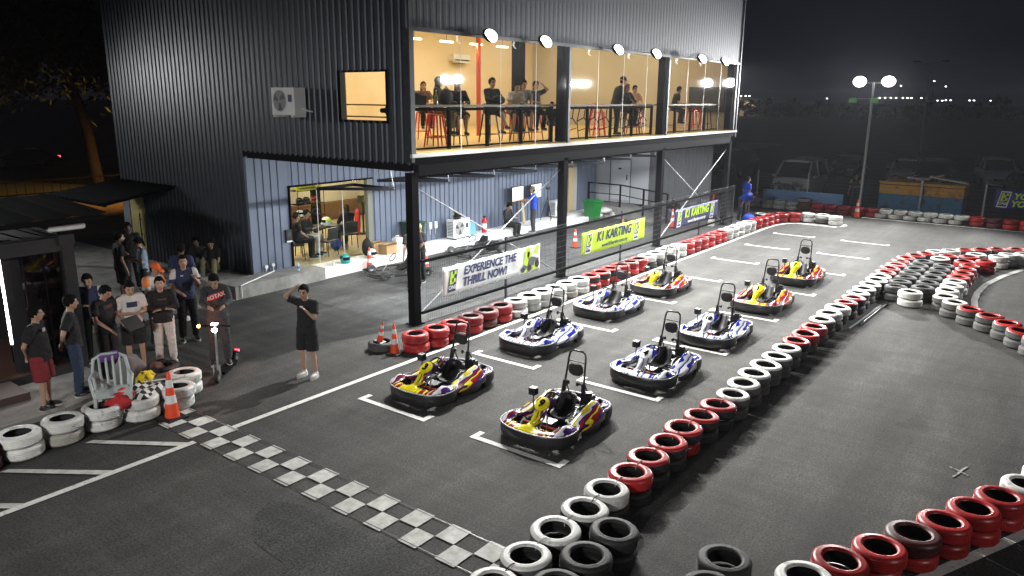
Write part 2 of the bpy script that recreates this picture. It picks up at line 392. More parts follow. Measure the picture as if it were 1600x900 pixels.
# ------------------------------------------------------------------ painted markings
ZP = .010
mk = MB()
def stripe(mb, pts, wd, z=ZP):
    pts = [Vector((p[0], p[1], 0)) for p in pts]; L = []; Rr = []
    for i, p in enumerate(pts):
        t = (pts[min(i+1, len(pts)-1)]-pts[max(i-1, 0)]).normalized(); n = Vector((-t.y, t.x, 0))*wd/2
        L.append((p.x+n.x, p.y+n.y, z)); Rr.append((p.x-n.x, p.y-n.y, z))
    k = len(pts); mb.add(L+Rr, [(i, k+i, k+i+1, i+1) for i in range(k-1)])
stripe(mk, [(-13, -1.577), (-6.28, -1.577)], .11); stripe(mk, [(-5.67, -1.577), (18.2, -1.60), (19.2, -1.66), (19.9, -1.85), (20.35, -2.25), (20.5, -2.9), (20.4, -3.5), (20.55, -3.8), (20.9, -3.95), (21.2, -3.8)], .11)
stripe(mk, [(-.1, -.48), (18.0, -.48)], .09)
stripe(mk, [(23.75, -3.6), (23.75, -11)], .12)
def arc(cx, cy, r, a0, a1, n=24): return [(cx+r*math.cos(R(a0+(a1-a0)*i/n)), cy+r*math.sin(R(a0+(a1-a0)*i/n))) for i in range(n+1)]
stripe(mk, [(7.6, -10.75), (8.1, -10.3), (8.7, -9.97), (9.5, -9.75), (10.4, -9.64), (11.4, -9.6), (12.62, -9.67), (14.2, -9.95), (15.79, -10.4), (18, -11.3)], .15)
stripe(mk, [(-5.5, -9.71), (-3.21, -10.79), (-1.7, -11.5), (2, -13.2)], .13)
structure(mk.build("lane_line", paint))
bx = MB()
for i in range(9):
    for xs, y0, y1 in ((-3.70, -2.206, -3.731), (-3.683, -4.649, -6.272)):
        x = xs+2.982*i
        if x > 18.4 and y0 < -4: continue
        bx.add([(x-.0, y1, ZP), (x+.10, y1, ZP), (x+.10, y0, ZP), (x, y0, ZP)], [(0, 1, 2, 3)])
        for y in (y0, y1+.10): bx.add([(x+.10, y-.10, ZP), (x+.26, y-.10, ZP), (x+.26, y, ZP), (x+.10, y, ZP)], [(0, 1, 2, 3)])
structure(bx.build("grid_bay_marking", paint))
cx_, cy_, cs = -5.962, -1.137, .289
ck = MB()
for k in range(-3, 23):
    ya, yb = cy_-k*cs, cy_-(k+1)*cs
    x0, x1 = (cx_, cx_+cs*1.12) if k % 2 else (cx_-cs*1.12, cx_)
    ck.add([(x0, yb+.003, ZP+.004), (x1-.003, yb+.003, ZP+.004), (x1-.003, ya-.003, ZP+.004), (x0, ya-.003, ZP+.004)], [(0, 1, 2, 3)])
structure(ck.build("checkered_start_line", paint_worn))
ln = MB()
for xx in (cx_-cs, cx_+cs): ln.add([(xx-.007, -7.2, ZP+.007), (xx+.007, -7.2, ZP+.007), (xx+.007, -.4, ZP+.007), (xx-.007, -.4, ZP+.007)], [(0, 1, 2, 3)])
structure(ln.build("start_line_groove", black_p))
dg = MB()
for k in range(4):
    ax, ay = -7.21-1.12*k, -.36-.02*k; bx_, by_ = -6.42-1.09*k, -1.53
    dg.add([(ax-.07, ay, ZP+.002), (ax+.05, ay+.0, ZP+.002), (bx_+.07, by_, ZP+.002), (bx_-.08, by_, ZP+.002)], [(3, 2, 1, 0)])
structure(dg.build("hatching", paint_worn))
xm = MB(); stripe(xm, [(-.62, -10.62), (-.50, -10.66), (-.36, -10.68), (-.16, -10.74)], .028); stripe(xm, [(-.46, -10.78), (-.38, -10.66), (-.32, -10.54)], .035, ZP+.001); structure(xm.build("chalk_cross", chalk))

rub = asphalt_mat("rubbered_asphalt", (.034, .034, .0325), (.054, .052, .047), (.42, 1.65), .42)
st_ = MB()
for x, y, r in ((-1.9, -4.4, .22), (4.2, -8.6, .3), (8.5, -6.4, .2), (-5.0, -.9, .28), (-.6, .9, .35), (2.4, 1.9, .3), (-4.4, -6.3, .16), (12.5, -5.0, .3), (1.0, -9.9, .22)):
    st_.add([(x+r*(1+.35*math.sin(3*a+x)+.2*math.sin(7*a))*math.cos(a)*1.3, y+r*(1+.35*math.sin(3*a+x)+.2*math.sin(7*a))*math.sin(a) , .0015) for a in [k*PI/14 for k in range(28)]], [tuple(range(28))])
structure(st_.build("oil_stain", rub))
# ================================================================== building
B = thing("karting_building", "two storey karting hall in dark ribbed metal with a glazed upper floor", "building", (0, 0, 0))
def corr(mb, p0, p1, z0, z1, nrm, pitch=.2, rib=.055, d=.022, phase=0.0, slope=.028):
    p0, p1 = Vector(p0), Vector(p1); t = p1-p0; L = t.length; t.normalize(); n = Vector(nrm)
    xs = [(0.0, 0.0)]; k = math.ceil((phase)/pitch)
    a = (-(phase % pitch)) + pitch/2
    while a < L:
        for dx, hh in ((-rib/2-slope, 0), (-rib/2, d), (rib/2, d), (rib/2+slope, 0)):
            if 0 < a+dx < L: xs.append((a+dx, hh))
        a += pitch
    xs.append((L, 0.0))
    pts = [p0+t*s+n*h for s, h in xs]
    m = len(pts); vs = [(p.x, p.y, z0) for p in pts]+[(p.x, p.y, z1) for p in pts]
    flip = (t.x*n.y-t.y*n.x) > 0
    mb.add(vs, [((i, m+i, m+i+1, i+1) if flip else (i, i+1, m+i+1, m+i)) for i in range(m-1)])
ZT = 9.6
ew = MB()
corr(ew, (0, 0), (0, .69), 3.55, ZT, (-1, 0)); corr(ew, (0, 2.21), (0, 6.0), 3.55, ZT, (-1, 0), phase=2.21)
corr(ew, (0, .69), (0, 2.21), 3.55, 4.44, (-1, 0), phase=.69); corr(ew, (0, .69), (0, 2.21), 5.48, ZT, (-1, 0), phase=.69)
corr(ew, (0, 6.0), (0, 11.35), 0, ZT, (-1, 0), phase=6.0); corr(ew, (0, 11.35), (0, 12.14), 1.98, ZT, (-1, 0), phase=11.35); corr(ew, (0, 12.14), (0, 12.65), 0, ZT, (-1, 0), phase=12.14)
ew.build("end_wall", clad_dark, B)
fw = MB(); corr(fw, (0, 0), (18.2, 0), 6.30, ZT, (0, -1), rib=.10, d=.004, slope=.02); fw.build("facade_band", clad_facade, B)
rw = MB(); corr(rw, (18.2, 0), (18.2, 12.65), 3.6, ZT, (1, 0)); corr(rw, (0, 12.65), (18.2, 12.65), 0, ZT, (0, 1)); rw.build("back_wall", clad_dark, B)
MB().box((.03, .03, ZT-.2), (18.17, 12.62, ZT-.1)).build("roof", clad_dark, B)
tr = MB(); tr.box((-.05, -.05, 6.26), (18.25, -.004, 6.34)); tr.box((-.06, -.06, 3.60), (.03, -.035, ZT)); tr.box((18.18, -.06, 3.5), (18.26, -.035, ZT)); tr.build("flashing", steel_grey, B)
cf = MB(); cf.box((-.055, -.03, 3.6), (-.036, .13, 6.3)); cf.build("corner_flashing", mat("foil", (.35, .36, .38), .18, metal=.9, bump=.9, bscale=5, stretch=(1, 1, .6)), B)
# sill, slab, soffit
MB().box((-.07, -.09, 3.70), (18.28, -.02, 3.775)).build("sill_trim", trim_white, B)
sl = MB(); sl.box((.02, .02, 3.56), (18.18, 12.6, 3.79)); sl.build("floor_slab", floor_wood, B)
so = MB(); so.box((.02, .13, 3.44), (18.16, 5.86, 3.54)); so.build("soffit", steel_grey, B)
bm_ = MB(); bm_.box((0, -.02, 3.54), (18.2, .10, 3.70)); MB().box((.2, .0, 3.30), (17.9, .12, 3.535)).build("fascia", mat("fascia_grey", (.014, .015, .017), .8, spec=.1), B); bm_.box((-.012, .11, 3.40), (.14, 6.05, 3.58)); bm_.build("floor_beam", steel_black, B)
dk = MB(); corr(dk, (0.2, .16), (18, .16), 3.24, 3.44, (0, -1), pitch=.15, rib=.06, d=.03); dk.build("deck_edge", steel_black, B)
for i, x in enumerate((0.08, 6.0, 12.0, 17.95)):
    m = MB(); m.box((x-.10, -.0, 0), (x+.10, .20, 3.37)); m.box((x-.16, -.05, 0), (x+.16, .25, .02)); m.build("steel_column", steel_black, B)
    if i: MB().box((x-.12, .06, 3.8), (x+.12, .30, 6.5)).build("upper_column", steel_black, B)
    MB().box(((x-.045) if i else .03, -.055, 3.78), ((x+.05) if i else .075, .0, 6.27)).build("mullion", steel_grey, B)
# glazing: four frameless sheets to a bay
for i in range(3):
    xa, xb = (.13, 6.0, 12.0)[i]+(.06 if i else 0), (6, 12, 17.9)[i]-.06
    for k in range(4):
        a, b = xa+(xb-xa)*k/4+.006, xa+(xb-xa)*(k+1)/4-.006
        MB().box((a, -.012, 3.78), (b, 0, 6.29)).build("window_pane", glass_m, B)
    for k in range(1, 4):
        x = xa+(xb-xa)*k/4; MB().box((x-.006, -.018, 3.78), (x+.006, -.0125, 6.29)).build("glass_joint", mat("silicone", (.7, .72, .72), .4), B)
# upper room
ur = MB(); ur.box((.12, 9.7, 3.79), (18.0, 9.8, 8.2)); ur.box((.10, 2.25, 3.79), (.14, 9.7, 8.2)); ur.box((.10, .12, 3.79), (.14, .66, 8.2)); ur.box((.10, .66, 5.5), (.14, 2.25, 8.2)); ur.box((.14, .06, 6.34), (17.9, .10, 8.2)); ur.box((.10, .66, 3.79), (.14, 2.25, 4.42)); ur.build("upper_wall", cream, B)
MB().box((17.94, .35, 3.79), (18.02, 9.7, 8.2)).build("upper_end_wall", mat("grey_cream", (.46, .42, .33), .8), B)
MB().box((.12, .06, 8.2), (18.0, 9.8, 8.26)).build("upper_ceiling", ceil_m, B)
tb = MB()
tb.bar((.5, .5, 6.30), (3.4, 6.2, 6.9), .07, .07); tb.bar((.5, .5, 6.55), (3.4, 6.2, 7.15), .07, .07)
for k in range(6): q, q2, q3 = k/6, (k+.5)/6, (k+1)/6; L_ = lambda t, z: (.5+2.9*t, .5+5.7*t, z+.6*t); tb.bar(L_(q, 6.3), L_(q2, 6.55), .05, .05); tb.bar(L_(q2, 6.55), L_(q3, 6.3), .05, .05)
tb.build("roof_truss", brown, B)
MB().cyl((7.1, 4.0, 3.79), (7.1, 4.0, 8.2), .075).build("red_pillar", red_pipe, B)
MB().box((9.05, 3.9, 3.79), (9.4, 4.2, 8.2)).build("dark_pillar", steel_black, B)
for i in range(6):
    for yy in (3.0, 6.8):
        x = 1.3+i*2.9
        MB().box((x, yy, 8.10), (x+.62, yy+.62, 8.145)).build("ceiling_panel", glow("panel_lit", (1, .86, .62), 6.0), B)
        lamp("panel_light", 'AREA', B, (x+.31, yy+.31, 8.06), P_CAFE, (1, .87, .64), .6, target=(x+.31, yy+.31, 0))
for x in (4.3, 5.65, 7.0, 8.3):
    MB().box((x-.26, 3.97, 6.50), (x+.26, 4.05, 6.545)).build("hanging_light", glow("panel_lit", (1, .86, .62), 6.0), B); MB().cyl((x, 4.01, 6.546), (x, 4.01, 8.2), .006, seg=5).build("wire", steel_black, B)
    lamp("hanging_lamp", 'AREA', B, (x, 4.01, 6.48), P_CAFE*.2, (1, .84, .6), .5, target=(x, 4.01, 0), sy=.06)
# side window
wf = MB()
for a, b in (((-.02, .66, 4.40), (.10, .71, 5.50)), ((-.02, 2.19, 4.40), (.10, 2.24, 5.50)), ((-.02, .66, 4.39), (.10, 2.24, 4.445)), ((-.02, .66, 5.465), (.10, 2.24, 5.51))): wf.box(a, b)
wfo = wf.build("window_frame", steel_black, B); MB().box((.04, .71, 4.445), (.05, 2.19, 5.465)).build("side_pane", glass_m, B)
MB().box((.02, 2.02, 4.445), (.035, 2.19, 5.465)).build("window_blind", mat("olive_grey", (.19, .18, .14), .7), B)
# ground floor wall with the sliding glass door
gw = MB(); kw = dict(pitch=.23, rib=.17, d=.03, slope=.012)
corr(gw, (-.06, 5.9), (1.2, 5.9), .10, 3.45, (0, -1), **kw); corr(gw, (1.2, 5.9), (4.25, 5.9), 2.55, 3.45, (0, -1), phase=1.26, **kw); corr(gw, (4.25, 5.9), (15.15, 5.9), .10, 3.45, (0, -1), phase=4.31, **kw)
corr(gw, (15.15, 5.9), (15.85, 5.9), 2.42, 3.45, (0, -1), phase=15.21, **kw); corr(gw, (15.85, 5.9), (17.5, 5.9), .10, 3.45, (0, -1), phase=15.91, **kw)
gw.build("ground_wall", clad_blue, B)
MB().box((-.075, 5.86, .1), (-.02, 5.96, 3.42)).build("corner_trim", clad_blue, B); MB().box((17.46, 5.86, .1), (17.54, 8.0, 3.42)).build("corner_return", clad_blue, B)
df = MB(); df.box((1.19, 5.84, .27), (1.23, 5.98, 2.57)); df.box((1.19, 5.84, 2.53), (4.27, 5.98, 2.58)); df.build("door_frame", steel_black, B)
MB().box((4.02, 5.83, .27), (4.22, 5.98, 2.54)).build("door_post", mat("olive_post", (.16, .17, .14), .6), B)
for k in range(3): MB().box((1.24+k*.93, 5.91, .29), (1.24+k*.93+.92, 5.92, 2.52)).build("glass_door", glass_d, B)
for k in (1, 2): MB().box((1.24+k*.93-.008, 5.90, .29), (1.24+k*.93+.006, 5.909, 2.52)).build("door_edge", MATS["silicone"], B)
MB().box((15.17, 5.78, .2), (15.62, 5.83, 2.40)).build("lit_doorway_panel", tan_m, B); MB().box((15.62, 5.80, .2), (15.84, 5.86, 2.40)).build("doorway_trim", white_panel, B)  # flat tan panel stands in for a lit doorway with tan interior
# rooms inside the ground floor
rm = MB(); rm.box((.05, 6.0, .1), (9.5, 12.3, .27)); rm.build("room_floor", floor_room, B)
rm = MB(); rm.box((.05, 12.3, .27), (9.5, 12.4, 3.2)); rm.box((.03, 6.0, .27), (.07, 12.3, 3.2)); rm.box((9.5, 6.0, .27), (9.6, 12.3, 3.2)); rm.build("room_wall", cream2, B)
MB().box((.05, 5.96, 3.2), (9.6, 12.4, 3.26)).build("room_ceiling", white_panel, B)
for x, y in ((2.2, 7.6), (2.2, 10), (5.2, 8.6), (7.5, 10.6)): lamp("room_light", 'AREA', B, (x, y, 3.15), P_ROOM, (1, .85, .60), .7, target=(x, y, 0))
MB().box((3.2, 11.9, .27), (9.4, 12.2, .95)).build("room_counter", brown, B)
MB().box((5.6, 10.3, .27), (5.85, 10.55, 3.2)).build("room_pillar", steel_black, B)
# far end of the undercroft: white panels with a door, then ribbed grey sheet
MB().box((18.02, 3.55, .5), (18.12, 8.0, 3.45)).build("end_panel", white_panel, B)
jt = MB()
for y in (4.4, 5.42): jt.box((18.006, y, .5), (18.018, y+.03, 3.45))
jt.build("panel_joint", steel_grey, B)
dr = MB().box((17.985, 4.47, .62), (18.015, 5.36, 2.55)).build("white_door", mat("door_white", (.52, .54, .57), .5), B)
MB().box((17.955, 4.56, 1.5), (17.984, 4.60, 1.72)).build("handle", steel_black, dr); MB().box((17.965, 4.86, 1.95), (17.983, 5.02, 2.02)).build("door_sign", steel_black, dr)
gs = MB(); corr(gs, (18.05, .75), (18.05, 3.55), .1, 3.45, (-1, 0), pitch=.16, rib=.05, d=.025); gs.build("grey_end_sheet", clad_grey, B)
# yellow back door at the far end of the end wall
yd = MB(); yd.box((-.05, 11.40, .05), (.02, 12.12, 1.93)); ydo = yd.build("yellow_door", mat("door_yellow", (.46, .40, .16), .6, var=.05), B)
hd = MB(); hd.tube([(-.10, 11.52, .6), (-.10, 11.52, 1.45)], .018); hd.tube([(-.05, 11.52, .8), (-.10, 11.52, .8)], .012); hd.tube([(-.05, 11.52, 1.25), (-.10, 11.52, 1.25)], .012); hd.build("handle", steel_black, ydo)
MB().box((-.04, 12.2, .05), (.02, 12.6, 1.95)).build("side_panel", mat("panel_bluegrey", (.20, .22, .27), .6), B)
# plinth in front of the ground floor
pl = MB(); pl.box((-1.2, 5.02, 0), (1.62, 5.87, .34)); pl.build("plinth", concrete, B)
pl = MB(); pl.box((1.62, 5.10, 0), (14.3, 5.87, .27)); pl.box((13.4, 4.75, 0), (15.2, 5.09, .20)); pl.box((14.31, 5.3, 0), (17.4, 5.87, .27)); pl.build("white_plinth", plinth_white, B)
pl = MB(); pl.box((-1.2, 5.88, 0), (-.07, 7.9, .30)); pl.build("plinth_return", concrete, B)
rp = MB(); rp.add([(16.6, 2.6, .02), (18.0, 2.6, .02), (18.0, 4.2, .48), (16.6, 4.2, .48), (16.6, 5.85, .48), (18.0, 5.85, .48), (16.6, 2.6, 0), (18, 2.6, 0), (18, 5.85, 0), (16.6, 5.85, 0)], [(0, 1, 2, 3), (3, 2, 5, 4), (0, 3, 4, 9, 6), (4, 5, 8, 9)]); rp.build("ramp", concrete, B)
# drainage steel: cross bracing rods
for xa, xb in ((0.08, 6.0), (12.0, 17.95)):
    rd = MB()
    rd.cyl((xa, .1, 3.1), (xb, .1, .1), .014, seg=6); rd.cyl((xa, .13, .1), (xb, .13, 3.1), .014, seg=6); rd.build("bracing_rod", galv, B)

# soffit lights (strips behind the edge beam)
for k in range(6):
    x = 1.6+k*2.55
    t = thing("strip_light", "slim white strip light fixed under the soffit, one of a row above the undercroft", "ceiling light", (x, 1.6, 3.36), 0, "strip lights under the soffit")
    MB().box((-.6, -.05, 0), (.6, .05, .07)).build("batten", white_p, t)
    MB().box((-.58, -.035, -.03), (.58, .035, -.001)).build("diffuser", glow("strip_lit", (.95, .98, 1), 6), t)
    lamp("strip_lamp", 'AREA', t, (0, 0, -.05), P_SOFFIT, (.95, .98, 1), 1.1, target=(x, 2.3, 0), sy=.08)

# ------------------------------------------------------------------ ramp handrail
hr = MB(); P = [(16.75, 5.8, 1.42), (16.75, 4.2, 1.42), (16.75, 2.0, 1.2)]
hr.tube(P, .028); hr.tube([(x, y, z-.42) for x, y, z in P], .02)
for y, z0, z1 in ((5.75, .48, 1.42), (4.2, .48, 1.42), (3.1, .2, 1.3), (2.02, .0, 1.2)): hr.box((16.72, y-.03, z0), (16.78, y+.03, z1))
tag(hr.build("ramp_handrail", steel_black), "black steel handrail on the ramp to the white door", "handrail")

# ------------------------------------------------------------------ hanging triangle frames
TRI = [(1.05, 2.80), (3.1, 2.84), (5.1, 2.82), (7.2, 2.82), (9.3, 2.82), (11.4, 2.82), (13.4, 2.83), (15.4, 2.84)]
tri0 = None
ordn = ["first", "second", "third", "fourth", "fifth", "sixth", "seventh", "eighth", "ninth", "tenth", "eleventh", "twelfth", "thirteenth", "fourteenth", "fifteenth", "sixteenth", "seventeenth", "eighteenth", "nineteenth", "twentieth"]
for i, (x, z) in enumerate(TRI):
    if tri0 is None:
        tri0 = thing("triangle_frame", "x", "hanging frame"); m = MB(); a, b, c = (-.57, .76, 0), (.65, -.70, 0), (.65, .80, 0)
        for p, q in ((a, b), (b, c), (c, a)): m.bar(p, q, .07, .07)
        m.build("frame", steel_black, tri0); m = MB()
        for p in (a, b, c): m.cyl(p, (p[0]*.9, p[1]*.9, .58), .004, seg=5)
        m.build("wire", galv, tri0); t = tri0
    else: t = copy_tree(tri0)
    t.location = (x, 3.0, z-.08); t["group"] = "black triangle frames hanging under the soffit"
    t["label"] = "black triangle frame hanging under the soffit, %s from the corner post" % ordn[i]

# ------------------------------------------------------------------ floodlights on the glazed front
for i, x in enumerate((2.14, 4.29, 7.88, 10.24, 13.67, 15.70)):
    t = thing("floodlight", "glaring white floodlight above the glazed front, %s from the near corner" % ordn[i], "floodlight", (x, -.42, 6.30), 0, "floodlights above the glazing")
    M = Matrix.Rotation(R(-38), 3, 'X')
    dm = MB(); dm.ell((0, -.02, -.02), (.155, .10, .155), M, 22, 14); dm.build("lens", glow("flood_lit", (1, 1, .98), 10), t, smooth=70)
    hs = MB(); hs.lathe([(0, .10), (.13, .09), (.18, .02), (.165, -.01)][::-1], (0, 0, 0), "y", 22); hs.xform(Matrix.Translation((0, .03, 0)) @ M.to_4x4()); hs.build("housing", steel_black, t, smooth=50)
    br = MB(); br.bar((-.18, .06, 0), (-.18, .40, .02), .03, .01); br.bar((.18, .06, 0), (.18, .40, .02), .03, .01); br.build("bracket", steel_grey, t)
    lamp("flood_beam", 'SPOT', t, (0, -.16, -.10), P_FLOOD*(1.35 if i == 0 else 1), (1, .99, .95), .10, target=(x-(2.2 if i == 0 else .8), -5.0, 0), spot=118, blend=.5)
# ================================================================== tyres
red_t = mat("tyre_red", (.38, .022, .022), .36, var=.25, vscale=7, rand=.28, dirt=(.05, .022, .020), dscale=8, dlo=.57, dhi=.70)
dred_t = mat("tyre_dark_red", (.11, .022, .022), .45, var=.3, vscale=9, rand=.25, dirt=(.03, .02, .02), dscale=7, dlo=.5, dhi=.66)
white_t = mat("tyre_white", (.64, .64, .61), .45, var=.12, vscale=7, rand=.14, dirt=(.14, .135, .125), dscale=8, dlo=.56, dhi=.72)
dirty_t = mat("tyre_dirty_white", (.36, .345, .30), .6, var=.2, vscale=7, rand=.15, dirt=(.12, .11, .10), dscale=7, dlo=.52, dhi=.72)
black_t = mat("tyre_rubber", (.022, .022, .023), .62, var=.35, vscale=10, rand=.25, bump=.25, bscale=60)
grey_t = mat("tyre_rubber_dusty", (.085, .085, .083), .75, var=.3, vscale=8, rand=.2, bump=.3, bscale=60)
inner_t = mat("tyre_inside", (.010, .010, .010), .8)
TM = {'r': red_t, 'd': dred_t, 'w': white_t, 'c': dirty_t, 'k': black_t, 'g': grey_t}
WORD = {'r': 'red', 'd': 'dark red', 'w': 'white', 'c': 'dirty cream', 'k': 'black', 'g': 'grey'}
TYR = {}
def tyre_mesh(tread, top):
    """tread colour and top sidewall colour"""
    key = (tread, top)
    if key in TYR: return TYR[key]
    half = [(.168, .070), (.172, .082), (.190, .094), (.205, .0955), (.212, .092), (.228, .094), (.250, .088), (.266, .074), (.276, .060)]
    prof = [(r, -z) for r, z in half]
    for z0 in (-.042, -.014, .014, .042):
        prof += [(.2795, z0-.009), (.2735, z0-.007), (.2735, z0+.007), (.2795, z0+.009)]
    prof += [(r, z) for r, z in reversed(half)]
    n1 = len(prof)
    prof += [(.20, .055), (.258, .045), (.262, 0), (.258, -.045), (.20, -.055), (.168, -.070)]
    mis = []
    for i in range(len(prof)-1):
        if i >= n1-1: mis.append(2)
        elif i >= n1-9: mis.append(1)
        else: mis.append(0)
    mb = MB(); mb.lathe(prof, seg=40, mis=mis)
    me = mb.mesh("tyre", [TM[tread], TM[top], inner_t], smooth=38); fixn(me); TYR[key] = me; return me
UNITS = ["", "first", "second", "third", "fourth", "fifth", "sixth", "seventh", "eighth", "ninth", "tenth", "eleventh", "twelfth", "thirteenth", "fourteenth", "fifteenth", "sixteenth", "seventeenth", "eighteenth", "nineteenth"]
TENS = {2: "twent", 3: "thirt", 4: "fort", 5: "fift"}
def nth(n): return UNITS[n] if n < 20 else (TENS[n//10]+"ieth" if n % 10 == 0 else TENS[n//10]+"y-"+UNITS[n % 10])
def colour_word(tread, top):
    if tread == top: return WORD[tread]
    return "%s-topped %s" % (WORD[top], WORD[tread])
def tyre(x, y, z, tread, top, label, group, tilt=(0, 0)):
    o = place("tyre", tyre_mesh(tread, top), None, (x, y, z), (R(tilt[0]), R(tilt[1]), rnd.uniform(0, 6.28)))
    k_ = rnd.uniform(.965, 1.03); o.scale = (k_*rnd.uniform(.985, 1.015), k_, rnd.uniform(.94, 1.0)); return tag(o, label, "tyre", group)
def xy(s): return [tuple(map(float, t.split(','))) for t in s.split()]
def row(pts, tops, bots, tail, group, off=.03):
    tops, bots = tops.split(), bots.split()
    for i, (x, y) in enumerate(pts):
        b = bots[i]; t = tops[i]; dx, dy = rnd.uniform(-off, off), rnd.uniform(-off, off)
        tyre(x+dx, y+dy, .0965, b[0], b[-1], "%s lower tyre, %s %s" % (colour_word(b[0], b[-1]), nth(i+1), tail), group)
        tyre(x+rnd.uniform(-.018, .018), y+rnd.uniform(-.018, .018), .285, t[0], t[-1], "%s upper tyre, %s %s" % (colour_word(t[0], t[-1]), nth(i+1), tail), group, (rnd.uniform(-2.2, 2.2), rnd.uniform(-2.2, 2.2)))
ROW_A = xy("-1.24,-1.20 -.72,-1.24 -0.16,-1.26 .40,-1.24 0.97,-1.22 1.52,-1.22 2.07,-1.24 2.63,-1.20 3.18,-1.22 3.73,-1.25 4.29,-1.20 4.84,-1.22 5.38,-1.25 5.93,-1.24 6.49,-1.24 7.06,-1.22 7.62,-1.24 8.17,-1.22 8.73,-1.22 9.29,-1.22 9.85,-1.20 10.40,-1.20 10.95,-1.20 11.50,-1.24 12.06,-1.25 12.62,-1.26 13.18,-1.25 13.74,-1.25 14.30,-1.26 14.86,-1.26 15.42,-1.26 15.98,-1.26 16.66,-1.26 17.24,-1.26 17.95,-1.24 18.58,-1.26 19.18,-1.30 19.76,-1.32 20.30,-1.52 20.66,-1.95 21.00,-2.42 20.98,-2.98 20.80,-3.52")
row(ROW_A, "r r r dk dk rk w w w w w w kr kr kr r rk r w w w w w r r r r r r w w w w w r r r r r r w w w".replace("dk", "rd").replace("rk", "rd"),
    "r r r r d r w w w w c w r r r d r r k k w w w r r r r r r w w w w w r r r r r r w g w", "from the black corner post in the fence row", "tyres stacked along the fence")
ROW_B = [(-6.62, -7.42), (-6.05, -7.41), (-5.48, -7.40), (-4.91, -7.40), (-4.34, -7.40), (-3.79, -7.39), (-3.24, -7.38), (-2.69, -7.38), (-2.12, -7.37), (-1.57, -7.38), (-1.02, -7.41), (-.45, -7.43), (.13, -7.41), (.71, -7.39), (1.29, -7.38), (1.87, -7.38), (2.46, -7.37), (3.03, -7.37), (3.60, -7.39), (4.26, -7.37), (4.92, -7.35), (5.56, -7.34), (6.18, -7.35), (6.75, -7.39), (7.32, -7.41), (7.90, -7.41), (8.48, -7.41), (9.10, -7.41), (9.68, -7.42), (10.27, -7.41), (10.88, -7.40), (11.52, -7.41), (12.14, -7.42), (12.78, -7.44), (13.40, -7.46), (14.02, -7.62), (14.56, -7.84)]
row(ROW_B, "kw gw gw kw ww rr dr kr kr kr kr gw gw gw gw gw gw kr rr rr gw ww ww kr kr gw gw gw gw gw gr gr gr gr gr gr gr".replace("ww", "w").replace("rr", "r").replace("dr", "kr"),
    "k k k k k k k k r k k g g g g g g g g g g g g g g g g g g g g g g g g g g", "from the checkered line in the long dividing row", "tyres dividing the grid from the track")
ROW_F = [(24.3, 1.02-.575*i) for i in range(20)]
for i, (x, y) in enumerate(ROW_F):
    c = "c c w w d r r r r r w w w w w w r d r r".split()[i]; sh = .2 if 9 < i < 16 else 0
    if 9 < i: x -= .0
    lb = "from the left end of the far row below the fence"
    tyre(x, y+sh, .0965, c, c, "%s lower tyre, %s %s" % (WORD[c].replace("dull ", ""), nth(i+1), lb), "tyres at the far edge of the track")
    tyre(x+.03, y, .289, c, c, "%s upper tyre, %s %s" % (WORD[c], nth(i+1), lb), "tyres at the far edge of the track", (rnd.uniform(-2, 2), rnd.uniform(-2, 2)))
tyre(24.42, -1.2, .48, 'c', 'k', "dirty cream tyre lying on top of the far row before the blue board", "tyres at the far edge of the track", (3, 0))
tyre(20.9, -.45, .0965, 'k', 'w', "white-topped black tyre lying flat beside the crouching man in blue", "loose tyres")
# island between the grid and the far bend
O1 = [(15.10, -8.02), (15.56, -8.38), (16.02, -8.74), (16.45, -9.13), (16.86, -9.54), (17.2, -10.02), (17.5, -10.52)]
row(O1, "w w gr gr gr gr gr", "g g g g g g g", "along the island's outer curve", "tyres of the island")
O2 = [(13.98, -8.30), (14.58, -8.46), (14.82, -8.98), (15.40, -9.10), (15.44, -9.68), (15.98, -9.90), (16.42, -10.30)]
row(O2, "gw kr kr w w w w", "g k k w w w w", "along the island's middle curve", "tyres of the island")
O3 = [(6.62, -10.86), (7.10, -10.58), (7.54, -10.22), (7.92, -9.80), (8.36, -9.44), (8.86, -9.16), (9.60, -9.12), (10.22, -9.13), (10.84, -9.12), (11.46, -9.12), (12.08, -9.13), (12.70, -9.14), (13.32, -9.14), (13.92, -8.96), (14.42, -9.46)]
row(O3, "gr gr gr gr gw gw w w w r r r kr r r", "g g g g g g g w w r r r r r r", "from the near end of the island's inner curve", "tyres of the island")
row([(6.16, -11.18), (5.75, -11.56)], "gr gr", "g g", "beyond the near end of the inner curve", "tyres of the island")
row([(9.24+.65*i, -7.98) for i in range(7)], "k k k k k k k", "g k k k k k k", "black stack behind the long dividing row", "tyres of the island", .01)
row([(9.56+.67*i, -8.555) for i in range(6)], "k k k k k k", "k k k k k k", "black stack in the middle of the island", "tyres of the island", .01)
tyre(8.80, -8.42, .0965, 'w', 'w', "white lower tyre standing at the blunt front of the island", "tyres of the island")
tyre(8.82, -8.40, .289, 'w', 'w', "white upper tyre with a rubber gap at the blunt front of the island", "tyres of the island")
